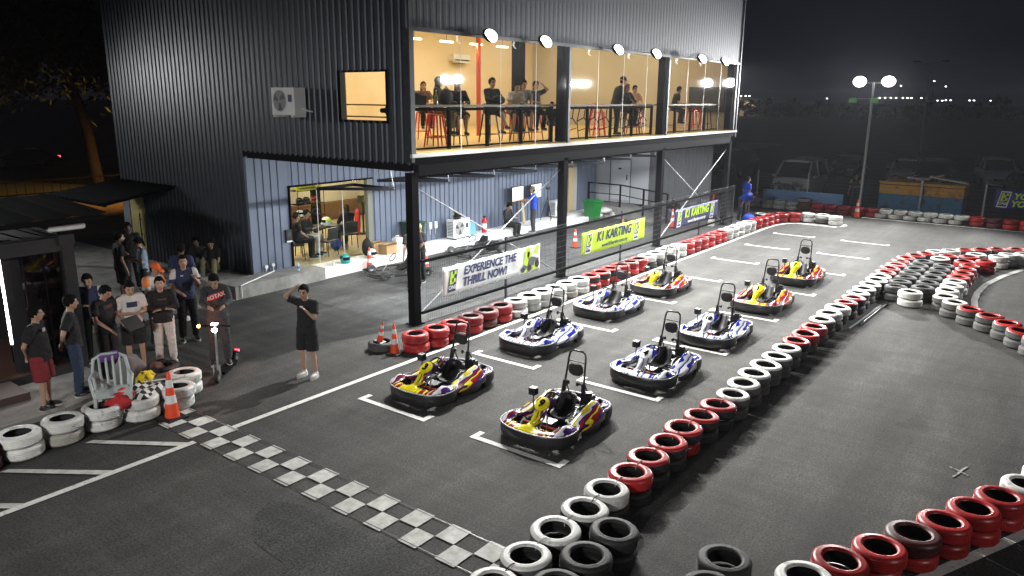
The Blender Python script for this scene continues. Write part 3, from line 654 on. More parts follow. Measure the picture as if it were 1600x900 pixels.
# bottom right row
ROW_C = [(-4.66, -9.80), (-4.15, -10.04), (-3.65, -10.28), (-3.14, -10.52), (-2.63, -10.76), (-2.11, -10.99), (-1.59, -11.21), (-1.06, -11.42), (-.52, -11.64), (.03, -11.85)]
row(ROW_C, "w r r d r r r w w r", "w r r r r r r w w r", "from the bottom edge in the row at lower right", "tyres at the lower right")
row([(-4.86, -9.08), (-5.24, -9.34+.0)], "k k", "k k", "of the two plain black stacks at the bottom", "tyres at the lower right", .01) if False else None
tyre(-4.90, -9.10, .0965, 'k', 'k', "black lower tyre of the loose pair on the open track", "loose tyres")
tyre(-4.86, -9.07, .289, 'k', 'k', "black upper tyre of the loose pair on the open track", "loose tyres")
tyre(-5.44, -9.14, .0965, 'k', 'k', "black lower tyre at the bottom edge beside the loose pair", "loose tyres")
tyre(-5.40, -9.14, .289, 'k', 'k', "black upper tyre at the bottom edge beside the loose pair", "loose tyres")
row([(-5.10, -7.90), (-5.68, -7.93), (-6.26, -7.95)], "k k k", "k k k", "black stack beside the near end of the dividing row", "tyres dividing the grid from the track", .01)
# left edge row
ROW_E = [(-8.58, -.10), (-8.0, -.05), (-7.42, -.03), (-6.84, .0), (-6.26, -.06), (-5.69, -.12)]
row(ROW_E, "d w w w w w", "d w c w w w", "from the left edge in the white row by the concrete", "white tyres at the left edge")
tyre(-5.30, .35, .0965, 'w', 'w', "broken white lower tyre beside the electric scooter", "white tyres at the left edge")
tyre(-5.28, .36, .289, 'w', 'w', "white upper tyre on the broken one beside the scooter", "white tyres at the left edge", (2, 1))
tyre(-5.30, .98, .0965, 'k', 'k', "black lower tyre behind the white ones beside the scooter", "white tyres at the left edge")
tyre(-5.32, .96, .289, 'k', 'k', "black upper tyre behind the white ones beside the scooter", "white tyres at the left edge", (-3, 2))
tyre(-1.63, -.62, .0965, 'g', 'k', "single black tyre on the asphalt behind the small cone", "loose tyres")
# wire ties between the near tyres of the dividing row
tie_m = mat("tie", (.35, .35, .34), .5)
for i in range(16):
    x = (ROW_B[i][0]+ROW_B[i+1][0])/2; y = ROW_B[i][1]
    m = MB(); m.tube([(x+.11*math.cos(a), y+rnd.uniform(-.004, .004), .335+.055*math.sin(a)) for a in [k*PI/10 for k in range(-1, 12)]], .006, 5)
    tag(m.build("cable_tie", tie_m if i % 3 else black_p), "thin tie joining the tops of two neighbouring tyres in the long dividing row", "cable tie", "ties of the dividing row")

# ================================================================== karts
def streaks(nm, cols, **k): return livery(nm, cols, **k)
YEL, PUR, RED_, WHT, DPUR, BLU, DBL, SIL, ORG = lin('d6c814'), lin('432068'), lin('86141f'), lin('d8d8dc'), lin('26122f'), lin('1c2690'), lin('0c0f4a'), lin('8f96ac'), lin('e08a14')
LIV = {
 'a': dict(nose=decal("livery_a_nose", [(0, YEL), (.16, DPUR), (.175, YEL), (.245, RED_), (.285, YEL), (.34, DPUR), (.355, RED_), (.405, YEL), (.435, PUR), (.50, RED_), (.54, WHT), (.60, PUR)], (.12, 1, 0)),
           pod=decal("livery_a_pod", [(0, DPUR), (.085, PUR), (.15, RED_), (.195, YEL), (.215, DPUR), (.235, RED_), (.27, PUR), (.29, WHT), (.305, YEL), (.335, PUR)], (-.27, -.10, 1.0), off=.28, amp=.075, stretch=(2.2, 5, 5)),
           panel=decal("livery_a_panel", [(0, YEL), (.055, DPUR), (.07, YEL), (.10, RED_), (.12, DPUR), (.135, PUR), (.20, DPUR)], (.25, 1, 0), amp=.03, off=-.05), disc=mat("disc_yellow", YEL, .35)),
 'c': dict(nose=decal("livery_c_nose", [(0, YEL), (.11, WHT), (.15, YEL), (.20, RED_), (.24, ORG), (.29, YEL), (.345, RED_), (.41, PUR), (.45, RED_), (.49, WHT), (.55, RED_)], (.12, 1, 0)),
           pod=decal("livery_c_pod", [(0, PUR), (.09, RED_), (.15, ORG), (.175, RED_), (.225, WHT), (.24, PUR), (.265, RED_), (.305, ORG), (.33, WHT)], (-.27, -.10, 1.0), off=.28, amp=.075, stretch=(2.2, 5, 5)),
           panel=decal("livery_c_panel", [(0, YEL), (.10, WHT), (.13, RED_)], (-.06, 1, 0), amp=.03, off=.02), disc=mat("disc_yellow", YEL, .35)),
 'b': dict(nose=decal("livery_b_nose", [(0, WHT), (.085, DBL), (.10, WHT), (.17, BLU), (.225, WHT), (.28, BLU), (.345, SIL), (.375, DBL), (.40, WHT), (.45, BLU), (.53, WHT), (.60, BLU)], (.12, 1, 0)),
           pod=decal("livery_b_pod", [(0, DBL), (.08, WHT), (.13, BLU), (.19, WHT), (.235, BLU), (.265, SIL), (.28, WHT), (.31, BLU), (.33, WHT)], (-.27, -.10, 1.0), off=.28, amp=.075, stretch=(2.2, 5, 5)),
           panel=decal("livery_b_panel", [(0, WHT), (.06, BLU), (.075, WHT), (.14, BLU), (.155, WHT), (.19, BLU)], (.25, 1, 0), amp=.03, off=-.05), disc=mat("disc_white", lin('e4e4e4'), .35)),
}
k_black = mat("kart_black", (.014, .014, .015), .30, var=.2, vscale=6)
k_bump = mat("kart_bumper", (.020, .020, .021), .30, var=.3, vscale=5, dirt=(.06, .06, .06), dscale=7, dlo=.60, dhi=.75)
k_trim = mat("kart_trim", (.36, .36, .37), .35, var=.2, vscale=6)
k_metal = mat("kart_metal", (.40, .40, .41), .35, metal=.85, var=.2, vscale=9)
k_red = mat("kart_red", (.28, .012, .012), .35)
k_seat = mat("kart_seat", (.010, .010, .011), .5)
k_green = mat("kart_green", (.02, .22, .09), .4)
# half outline of the body seen from above (x back from the nose, half width)
OUT = [(0, 0), (.008, .16), (.035, .32), (.09, .46), (.18, .57), (.30, .635), (.45, .655), (.58, .64), (.68, .60), (.735, .565),
       (.79, .60), (.90, .655), (1.08, .675), (1.25, .655), (1.35, .615), (1.40, .585), (1.46, .605), (1.56, .63), (1.68, .63), (1.80, .585), (1.885, .50), (1.92, .34), (1.935, .17), (1.94, 0)]
def half_y(x):
    for (a, ya), (b, yb) in zip(OUT, OUT[1:]):
        if a <= x <= b: return ya+(yb-ya)*(x-a)/max(b-a, 1e-6)
    return 0
def skirt(pts, z0, z1, th=.05, lip=.018):
    """a moulded bumper strip following pts (ordered with the outside on the left)"""
    pts = [Vector((x, y, 0)) for x, y in pts]; rings = []
    for i, p in enumerate(pts):
        t = (pts[min(i+1, len(pts)-1)]-pts[max(i-1, 0)]).normalized(); n = Vector((-t.y, t.x, 0))
        e = .55 if i in (0, len(pts)-1) else 1
        prof = [(-th, z0+.01), (-.012, z0), (0, z0+.03), (lip*.3, (z0+z1)/2), (0, z1-.03), (-.012, z1), (-th, z1-.005)]
        rings.append([(p.x+n.x*o*e, p.y+n.y*o*e, z) for o, z in prof])
    m = MB(); m.rings(rings, True, True); return m
def mirror(pts): return [(x, -y) for x, y in reversed(pts)]
def make_kart(L):
    k = thing("go_kart", "x", "go-kart"); mt = LIV[L]
    half_front = OUT[:10]
    front = [(x, y) for x, y in reversed(half_front)] + [(x, -y) for x, y in half_front[1:]]   # left rear end round the nose to right rear end
    skirt(front[::-1], .055, .265).build("front_bumper", k_bump, k, smooth=50, fix=True)
    tri = MB(); tri.tube([(x-.004 if y == 0 else x, y*1.005, .268) for x, y in front], .011, 6); tri.build("front_bumper_trim", k_trim, k, smooth=60)
    side = OUT[10:16]
    for s in (1, -1):
        pp = [(x, y*s) for x, y in side]; pp = pp if s > 0 else pp[::-1]
        # outside must lie to the left of the direction of travel
        skirt(pp, .06, .225).build("side_bumper", k_bump, k, smooth=50, fix=True)
    rear = OUT[16:]; rp = [(x, y) for x, y in rear] + [(x, -y) for x, y in reversed(rear[:-1])]
    skirt(rp, .07, .25, .07).build("rear_bumper", k_bump, k, smooth=50, fix=True)
    tr = MB(); tr.tube([(x*.985, y*.955, .268) for x, y in rp], .026, 7); tr.build("rear_bumper_trim", k_trim, k, smooth=60)
    # floor tray and frame
    fl = MB(); pts = [(.10, .40), (.45, .36), (1.2, .36), (1.8, .30)]
    fl.prism(pts+[(x, -y) for x, y in reversed(pts)], .045, .06); fl.build("floor_tray", k_black, k)
    fr = MB()
    for s in (1, -1):
        fr.tube([(.12, s*.28, .10), (.5, s*.31, .09), (1.2, s*.33, .09), (1.78, s*.28, .12)], .016, 7)
        fr.tube([(.72, s*.33, .10), (.80, s*.55, .13), (1.25, s*.57, .13), (1.36, s*.33, .10)], .014, 7)
    for x in (.25, .7, 1.3, 1.7): fr.tube([(x, -.32, .09), (x, .32, .09)], .013, 7)
    fr.build("chassis", k_black, k, smooth=60)
    # nose fairing: a shell over the front bumper with wheel bulges and an open foot well
    nx, ny = 30, 60; X0, X1 = .02, .84
    def topz(x, y):
        a = abs(y); hy = max(half_y(x)-.015, .02); q = min(a/hy, 1.0)
        z = .270 + .030*min(1, x/.12)*(1-q**6)
        z += .085*math.exp(-((x-.36)/.15)**2-((a-.515)/.075)**2)          # over the front wheels
        z += .26*max(0, (x-.04))*math.exp(-(a/.085)**2)                    # tongue up to the number panel
        if x > .56: z -= .05*(x-.56)/.28
        return z
    idx = {}; nb = MB(); vs = []
    for i in range(nx+1):
        x = X0+(X1-X0)*i/nx; hy = max(half_y(x)-.018, .02)
        for j in range(ny+1):
            y = (2*j/ny-1)*hy; idx[i, j] = len(vs); vs.append((x, y, topz(x, y)))
    fs = []
    for i in range(nx):
        for j in range(ny):
            x = X0+(X1-X0)*(i+.5)/nx; hy = half_y(x); a = abs((2*(j+.5)/ny-1)*hy)
            inner = .13+.16*max(0, min(1, (x-.16)/.10)) if x > .16 else 0
            hole = (x > .17+.10*a and .07+.05*(x-.2) < a < .40) or (x > .40 and a < .43)
            if not hole: fs.append((idx[i, j], idx[i+1, j], idx[i+1, j+1], idx[i, j+1]))
    nb.add(vs, fs); no = nb.build("nose_fairing", mt['nose'], k, smooth=50)
    sd = no.modifiers.new("thick", 'SOLIDIFY'); sd.thickness = .012; sd.offset = -1
    # number panel (upright fairing in front of the wheel)
    pb = MB(); rings = []
    for t, wd in ((0, .05), (.12, .066), (.3, .082), (.5, .11), (.66, .15), (.80, .168), (.94, .15), (1, .12)):
        x = .20+.46*t; z = .335+.285*t+.03*math.sin(PI*t); ring = []
        for j in range(9):
            q = j/4-1; ring.append((x+.05*q*q, wd*q, z+.012-.03*q*q))
        for j in range(8, -1, -1):
            q = j/4-1; ring.append((x+.05*q*q+.022, wd*q*.96, z-.022-.03*q*q))
        rings.append(ring)
    pb.rings(rings, True, True); pa = pb.build("number_panel", mt['panel'], k, smooth=50, fix=True)
    nrm = Vector((-.52, 0, .85)).normalized(); ux = Vector((0, -1, 0)); uy = nrm.cross(ux)
    Mt = Matrix((ux, uy, nrm)).transposed()
    dsc = MB(); c0 = Vector((.515, 0, .572)); seg = 28
    ring = lambda r, h: [c0+Mt @ Vector((r*.122*math.cos(2*PI*q/seg), r*.135*math.sin(2*PI*q/seg), h-.02*(r*math.cos(2*PI*q/seg))**2)) for q in range(seg)]
    dsc.rings([ring(1.0, -.012), ring(1.0, .004), ring(.9, .008), ring(.4, .011), ring(.05, .012)], True, True); dsc.build("number_disc", mt['disc'], k, smooth=40)
    # side pods
    for s in (1, -1):
        rings = []
        for x, hh, yi, yo in ((.60, .245, .50, .60), (.66, .262, .44, .628), (.78, .292, .40, .648), (.92, .325, .385, .665), (1.06, .358, .375, .675), (1.20, .395, .37, .672), (1.32, .428, .37, .66), (1.42, .440, .375, .645), (1.50, .425, .385, .625), (1.55, .36, .40, .61)):
            b = .19; hw = yo-yi; e = hh-b
            prof = [(0, 0), (.0, .6), (.04, .92), (.12, 1.0), (.24, .98), (.34, .90), (.50, .74), (.66, .60), (.82, .47), (.95, .34), (1.0, .14), (.99, -.16), (.5, -.20)]
            rings.append([(x, s*(yi+u*hw), b+v*e) for u, v in prof])
        m = MB(); m.rings(rings, True, True); m.build("side_pod", mt['pod'], k, smooth=45, fix=True)
        # wheels
        for x, y, r, wd in ((.42, .50, .125, .13), (1.60, .50, .135, .19)):
            wo = MB(); wo.lathe([(r*.55, -wd/2), (r*.9, -wd/2), (r, -wd/2+.03), (r, wd/2-.03), (r*.9, wd/2), (r*.55, wd/2)], (x, s*y, r+.005), 'y', 24); w_o = wo.build("wheel", black_t, k, smooth=40)
            wr = MB(); wr.lathe([(.012, -wd*.2), (.05, -wd*.25), (r*.56, -wd*.46), (r*.56, wd*.46), (.05, wd*.25), (.012, wd*.2)], (x, s*y, r+.005), 'y', 20); wr.build("rim", k_metal, w_o, smooth=40)
        # rear wing pieces over the rear wheels
        m = MB(); rings = []
        for x, z, a, b in ((1.57, .285, .46, .62), (1.64, .295, .44, .622), (1.72, .29, .42, .61), (1.82, .28, .38, .54), (1.88, .272, .34, .46)):
            rings.append([(x, s*a, z), (x, s*(a+b)/2, z+.018), (x, s*b, z-.012), (x, s*b, z-.04), (x, s*a, z-.03)])
        m.rings(rings, True, True); m.build("rear_guard", mt['nose'], k, smooth=50, fix=True)
    # seat
    rings = []
    for x, z, wd, dp in ((.98, .12, .13, .0), (1.00, .14, .17, .07), (1.10, .12, .19, .11), (1.24, .13, .195, .13), (1.31, .20, .195, .12), (1.38, .30, .185, .09), (1.44, .40, .165, .06), (1.475, .455, .12, .02)):
        ring = []
        for j in range(11):
            q = j/5-1; ring.append((x-(.10 if x > 1.3 else .0)*abs(q)**2.5, wd*q, z+dp*abs(q)**2.2))
        rings.append(ring)
    m = MB(); m.rings(rings, False, False); so_ = m.build("seat", k_seat, k, smooth=50); sd = so_.modifiers.new("thick", 'SOLIDIFY'); sd.thickness = .02
    # steering
    st = MB(); c = Vector((.80, 0, .545)); ax = Vector((-.78, 0, .62)).normalized(); a1 = Vector((0, 1, 0)); a2 = ax.cross(a1)
    st.tube([c+a1*.15*math.cos(t)+a2*.13*math.sin(t) for t in [2*PI*i/24 for i in range(24)]], .015, 7, closed=True)
    for t in (.5, 2.6, -PI/2): st.tube([c, c+a1*.15*math.cos(t)+a2*.13*math.sin(t)], .011, 6)
    st.ell(c, (.04, .04, .04)); sw = st.build("steering_wheel", k_black, k, smooth=60)
    m = MB(); m.cyl(c, (.42, 0, .14), .014, seg=8); m.tube([(.42, .16, .1), (.60, .05, .36), (.60, -.05, .36), (.42, -.16, .1)], .012, 7); m.build("steering_column", k_metal, k, smooth=60)
    # pedals and foot bar
    m = MB(); m.tube([(.50, -.34, .20), (.50, .34, .20)], .022, 8); m.box((.30, .10, .10), (.33, .18, .24)); m.box((.30, -.18, .10), (.33, -.10, .24)); m.build("foot_bar", k_red, k, smooth=40)
    # tank, brackets
    m = MB(); m.box((.60, -.13, .07), (.82, .13, .22)); m.build("fuel_tank", k_black, k); m = MB(); m.box((.585, -.06, .13), (.60, .06, .17)); m.build("tank_label", k_trim, k)
    # engine on the right, chain guard, exhaust
    m = MB(); m.box((1.42, -.40, .12), (1.66, -.18, .38)); m.box((1.44, -.36, .38), (1.60, -.22, .47)); m.cyl((1.52, -.41, .27), (1.52, -.47, .27), .10, seg=18)
    for q in range(5): m.box((1.40, -.41, .16+.04*q), (1.415, -.17, .18+.04*q))
    m.cyl((1.50, -.29, .47), (1.50, -.29, .52), .06, seg=14); m.build("engine", k_black, k); m = MB(); m.tube([(1.50, -.16, .30), (1.60, -.05, .30), (1.66, .12, .28)], .035, 10); m.cyl((1.655, .06, .28), (1.68, .36, .28), .065, seg=14); m.build("exhaust", k_metal, k, smooth=50)
    m = MB(); m.box((1.40, .16, .10), (1.62, .36, .30)); m.cyl((1.20, .0, .0925), (1.20, .0, .10), .02); m.build("battery_box", k_black, k)
    m = MB(); m.cyl((1.60, -.5, .14), (1.60, .5, .14), .02, seg=10); m.build("rear_axle", k_metal, k)
    MB().tube([(1.30, .36, .15), (1.36, .50, .33), (1.44, .56, .36), (1.5, .40, .33)], .012, 6).build("cable", k_metal, k, smooth=60); MB().tube([(.9, -.36, .3), (1.1, -.3, .36), (1.4, -.28, .33)], .009, 6).build("cable", k_metal, k, smooth=60)
    # roll hoop with head rest
    hp = MB(); B0, B1, T0, T1 = 1.36, 1.50, 1.16, .165
    hoop = [(1.40, .205, .18), (1.46, .195, .42), (1.53, .178, .75), (1.585, .162, 1.06), (1.60, .145, 1.13), (1.605, .10, 1.165)]
    hp.tube(hoop+[(x, -y, z) for x, y, z in reversed(hoop)], .0175, 9)
    hp.tube([(1.568, -.165, .985), (1.568, .165, .985)], .009, 7)
    for s in (1, -1):
        hp.bar((1.44, s*.20, .30), (1.51, s*.182, .64), .05, .06); hp.tube([(1.49, s*.17, .62), (1.47, s*.10, .64)], .014, 6); hp.ell((1.46, s*.09, .63), (.035, .03, .035)); hp.tube([(1.52, s*.18, .64), (1.74, s*.22, .27)], .012, 6)
    ho = hp.build("roll_hoop", k_black, k, smooth=60)
    pad = MB(); Mh = Matrix.Rotation(R(-10), 3, 'Y'); seg = 26
    rg = lambda r, xx: [Vector((1.548, 0, .855))+Mh @ Vector((xx, r*.135*math.copysign(abs(math.cos(2*PI*q/seg))**.8, math.cos(2*PI*q/seg)), r*.118*math.copysign(abs(math.sin(2*PI*q/seg))**.8, math.sin(2*PI*q/seg)))) for q in range(seg)]
    pad.rings([rg(.85, .03), rg(1, .015), rg(1, -.02), rg(.93, -.04), rg(.5, -.045)], True, True); pad.build("headrest_pad", mat("headrest", (.022, .023, .025), .65), ho, smooth=45)
    # timing box on its stalk
    bx_ = MB(); bx_.box((.80, .34, .53), (.92, .46, .65)); bo = bx_.build("timing_box", k_black, k); m = MB(); m.tube([(.80, .33, .2), (.86, .40, .40), (.86, .40, .53)], .012, 6); m.build("box_stalk", k_black, k, smooth=60)
    m = MB(); m.box((.81, .35, .6505), (.91, .45, .6525)); m.build("box_lid", k_trim, bo); m = MB(); m.cyl((.86, .40, .6526), (.86, .40, .660), .02, seg=12); m.build("box_knob", k_black, bo)
    return k, Mt, c0, uy, nrm
GRID = [('9', 'a', 0, 1, "purple and yellow kart number 9, nearest the camera on the right side of the grid"),
        ('4', 'b', 1, 1, "blue and white kart number 4 behind kart 9 on the right of the grid"),
        ('10', 'b', 2, 1, "blue and white kart number 10 on the right of the grid"),
        ('1', 'c', 3, 1, "bright yellow and red kart number 1 beside the tyre row"),
        ('7', 'c', 4, 1, "bright yellow and red kart number 7, farthest from the camera"),
        ('3', 'a', 0, 0, "purple and yellow kart number 3, nearest the camera on the left side"),
        ('6', 'b', 1, 0, "blue and white kart number 6 behind kart 3 on the left"),
        ('8', 'b', 2, 0, "blue and white kart number 8 beside the white tyres"),
        ('5', 'c', 3, 0, "bright yellow and red kart number 5, last on the left side")]
KPOS = {'9': (-3.55, -5.50), '4': (-.50, -5.62), '10': (2.32, -5.62), '1': (5.50, -5.55), '7': (8.86, -5.40), '3': (-3.46, -3.06), '6': (-.30, -2.92), '8': (2.72, -2.78), '5': (5.42, -2.84)}
KYAW = {'9': 1, '4': -1.5, '10': 0, '1': 1, '7': 1.5, '3': 1.5, '6': -1.0, '8': -1, '5': .5}
proto = {}
num_black = mat("number_black", (.004, .004, .004), 1.0, spec=0.0)
for num, L, i, s_, lab in GRID:
    if L not in proto: proto[L] = make_kart(L); t = proto[L][0]
    else:
        t = copy_tree(proto[L][0])
        for ch in list(t.children):
            if ch.name.startswith("kart_number"): bpy.data.objects.remove(ch)
    Mt, c0, uy, nrm = proto[L][1:]
    tm = text_mesh("kart_number", num, .19 if len(num) == 1 else .155, .002, .009)
    n_o = place("kart_number", tm, t); tm.materials.append(num_black); p = c0+nrm*.0155-uy*.002
    n_o.matrix_local = Matrix.Translation(p) @ Mt.to_4x4()
    t["label"] = lab; t["group"] = "racing karts parked on the starting grid"
    t.location = (KPOS[num][0]+.07, KPOS[num][1], 0); t.rotation_euler = (0, 0, R(KYAW[num])); t.scale = (.93, .93, .93)

# ------------------------------------------------------------------ bare karts under repair behind the fence
def bare_kart(loc, rz, lab):
    t = thing("bare_kart", lab, "go-kart", (loc[0], loc[1], 0), rz, "stripped karts in the service lane")
    m = MB(); m.tube([(.5, .6, .14), (.1, .5, .14), (0, .2, .16), (0, -.2, .16), (.1, -.5, .14), (.5, -.6, .14)], .022, 8); m.tube([(.5, .6, .09), (.1, .52, .09), (.0, .2, .09), (.0, -.2, .09), (.1, -.52, .09), (.5, -.6, .09)], .02, 8); m.build("front_bar", k_bump, t, smooth=60)
    m = MB()
    for s in (1, -1):
        m.tube([(.1, s*.28, .12), (.6, s*.3, .1), (1.3, s*.33, .1), (1.8, s*.3, .14)], .017, 7); m.tube([(.6, s*.62, .12), (.75, s*.66, .13), (1.25, s*.66, .13), (1.4, s*.5, .12)], .03, 7)
    for x in (.3, .8, 1.35, 1.75): m.tube([(x, -.33, .1), (x, .33, .1)], .014, 7)
    m.build("chassis", k_black, t, smooth=60)
    for s in (1, -1):
        for x, y, r, wd in ((.36, .52, .13, .14), (1.62, .54, .14, .2)):
            wo = MB(); wo.lathe([(r*.55, -wd/2), (r*.9, -wd/2), (r, -wd/2+.03), (r, wd/2-.03), (r*.9, wd/2), (r*.55, wd/2)], (x, s*y, r), 'y', 22); w_o = wo.build("wheel", grey_t, t, smooth=40)
            wr = MB(); wr.lathe([(.012, -wd*.2), (r*.56, -wd*.4), (r*.56, wd*.4), (.012, wd*.2)], (x, s*y, r), 'y', 16); wr.build("rim", k_metal, w_o)
    m = MB(); m.box((1.3, -.42, .12), (1.6, -.14, .40)); m.cyl((1.45, -.43, .27), (1.45, -.50, .27), .11, seg=16); m.build("engine", k_black, t)
    m = MB(); m.tube([(1.35, -.1, .3), (1.5, .05, .42), (1.7, .1, .3)], .04, 9); MB().tube([(.5, 0, .15), (.8, 0, .5)], .015, 7).build("steering_column", k_metal, t); m.build("exhaust", k_metal, t, smooth=50)
    rings = []
    for x, z, wd, dp in ((.95, .12, .15, .05), (1.1, .11, .19, .11), (1.25, .16, .19, .13), (1.36, .38, .18, .09), (1.42, .54, .12, .02)): rings.append([(x, wd*(j/4-1), z+dp*abs(j/4-1)**2) for j in range(9)])
    m = MB(); m.rings(rings, False, False); so_ = m.build("seat", k_seat, t, smooth=50); so_.modifiers.new("thick", 'SOLIDIFY').thickness = .02
    st = MB(); c = Vector((.82, 0, .52)); ax = Vector((-.78, 0, .62)).normalized(); a1 = Vector((0, 1, 0)); a2 = ax.cross(a1)
    st.tube([c+a1*.15*math.cos(q)+a2*.13*math.sin(q) for q in [2*PI*i/20 for i in range(20)]], .014, 6, closed=True); st.tube([c-a1*.15, c+a1*.15], .01, 6); st.build("steering_wheel", k_black, t, smooth=60)
    return t
bare_kart((2.45, 4.30), R(-22), "stripped black kart chassis being repaired beside the black corner post")
bare_kart((6.1, 4.25), R(-8), "stripped black kart chassis by the white plinth and air conditioner")

# ================================================================== fence along the grid
F = thing("mesh_fence", "black wire mesh fence with banners along the starting grid", "fence", (0, -.15, 0))
wire = mat("fence_wire", (.10, .10, .105), .5, metal=.6)
for i in range(3):
    xa, xb = (.20, 6.02, 12.02)[i], (6.0, 12.0, 18.3)[i]
    m = MB(); n = int((xb-xa)/.06)
    for k in range(n+1): x = xa+(xb-xa)*k/n; m.cyl((x, 0, .06), (x, 0, 1.58), .0034, seg=4)
    for k in range(11): z = .06+k*.152; m.cyl((xa, .005, z), (xb, .005, z), .004, seg=4)
    m.build("mesh_panel", wire, F)
for z in (1.47, .31): MB().box((.05, -.028, z-.028), (18.3, .028, z+.028)).build("rail", steel_black, F)
for x in (3.1, 9.0, 15.0, 18.28): MB().box((x-.025, -.02, 0), (x+.025, .02, 1.6)).build("post", steel_grey, F)

def emblem(parent, x, z, h, pale, yy, frame=None):
    """slanted square badge: dark field, lime blocks, small lettering below"""
    w_ = h*.52; sh = lambda u, v: (x+u*w_+v*h*.17, z+v*h)
    def quad(mb, u0, v0, u1, v1, dy):
        a = [sh(u0, v0), sh(u1, v0), sh(u1, v1), sh(u0, v1)]; mb.add([(p, yy-dy, q) for p, q in a], [(0, 1, 2, 3)])
    if frame: m = MB(); quad(m, -.12, -.07, 1.12, 1.07, .002); m.build("emblem_frame", frame, parent)
    m = MB(); quad(m, 0, 0, 1, 1, .004); m.build("emblem_field", navy, parent)
    m = MB()
    for u0, v0, u1, v1 in ((.10, .36, .38, .95), (.38, .62, .62, .80), (.62, .78, .9, .95), (.62, .42, .9, .60), (.38, .36, .62, .44)): quad(m, u0, v0, u1, v1, .006)
    m.build("emblem_blocks", pale, parent)
    me = text_mesh("emblem_lettering", "ONE", h*.26, .0008, h*.004, .17); me.materials.append(banner_white); o = place("emblem_lettering", me, parent); o.location = (x+w_*.5+h*.03, yy-.008, z+h*.20); o.rotation_euler = (PI/2, 0, 0)
def banner(nm, lab, x0, x1, z0, z1, base, y=-.20):
    t = thing(nm, lab, "banner", (0, y, 0), 0, "banners on the fence"); n = 40; g = MB(); vs = []
    for i in range(n+1):
        for j in range(7):
            x = x0+(x1-x0)*i/n; v = j/6; sag = .018*abs(math.sin(i*PI/5)) if j in (0, 6) else 0
            vs.append((x, .012*math.sin(i*.9+j)*(v*(1-v)*2), z0+(z1-z0)*v+(sag if j == 0 else -sag if j == 6 else 0)))
    g.add(vs, [(i*7+j, (i+1)*7+j, (i+1)*7+j+1, i*7+j+1) for i in range(n) for j in range(6)]); o = g.build("sheet", base, t, smooth=60); o.modifiers.new("thick", 'SOLIDIFY').thickness = .004
    m = MB()
    for i in range(9): x = x0+.05+(x1-x0-.1)*i/8; m.cyl((x, .03, z1-.03), (x, -.012, z1-.03), .012, seg=6); m.cyl((x, .03, z0+.03), (x, -.012, z0+.03), .012, seg=6)
    m.build("eyelet", steel_grey, t); return t
def letter(parent, s, x, z, size, m, shear=.2, bold=.0, sp=1.0, y=-.016, stretch=1.0):
    me = text_mesh("lettering", s, size, .0012, bold, shear, 'LEFT', sp); me.materials.append(m); o = place("lettering", me, parent); o.location = (x, y, z); o.rotation_euler = (PI/2, 0, 0); o.scale = (stretch, 1, 1); return o
b = banner("banner", "white banner reading EXPERIENCE THE THRILL NOW beside the corner post", .69, 4.51, .53, 1.23, banner_white)
letter(b, "EXPERIENCE THE", 1.40, 1.03, .285, navy, .2, .010, stretch=.93); letter(b, "THRILL NOW!", 1.36, .76, .285, navy, .2, .010, stretch=.93); emblem(b, .84, .62, .50, lime, -.012)
m = MB()
for p in ([(3.72, .56), (3.88, .56), (4.08, 1.2), (3.86, 1.2)], [(4.15, .6), (4.36, .58), (4.36, .76), (4.18, .74)], [(4.20, 1.02), (4.38, .98), (4.46, 1.21), (4.30, 1.21)], [(3.9, .96), (4.08, .9), (4.14, 1.04), (3.96, 1.1)]): m.add([(x, -.017, z) for x, z in p], [(0, 1, 2, 3)])
m.build("lime_print", lime, b)
m = MB()
for p in ([(3.62, .66), (3.8, .62), (3.96, .70), (3.78, .78)], [(3.95, .72), (4.2, .7), (4.3, .9), (4.06, .95)], [(4.26, .7), (4.44, .69), (4.44, .88), (4.28, .87)]): m.add([(x, -.020, z) for x, z in p], [(0, 1, 2, 3)])
m.build("kart_print", mat("print_grey", (.09, .10, .12), .6), b)
m = MB()
for cx0, cz0, r in ((3.74, .64, .07), (4.02, .66, .085), (4.36, .72, .10)):
    m.add([(cx0+r*math.cos(q*PI/8), -.022, cz0+r*math.sin(q*PI/8)) for q in range(16)], [tuple(range(16))])
m.build("wheel_print", black_p, b)
b = banner("banner", "lime green banner reading K1 KARTING with its web address on the fence", 6.61, 10.46, .54, 1.22, lime)
letter(b, "K1 KARTING", 7.42, .98, .40, navy, .2, .014, stretch=.92); letter(b, "www.k1karting.com.my", 7.72, .70, .165, navy, .2, .004)
for x in (6.80, 9.72): emblem(b, x, .62, .50, lime, -.012, banner_white)
b = banner("banner", "dark blue banner reading K1 KARTING at the far end of the fence", 12.72, 16.55, .53, 1.20, navy)
letter(b, "K1 KARTING", 13.52, .96, .40, lime, .2, .014, stretch=.92); letter(b, "www.k1karting.com.my", 13.80, .68, .165, banner_white, .2, .004)
for x in (12.92, 15.82): emblem(b, x, .60, .50, lime, -.012, banner_white)
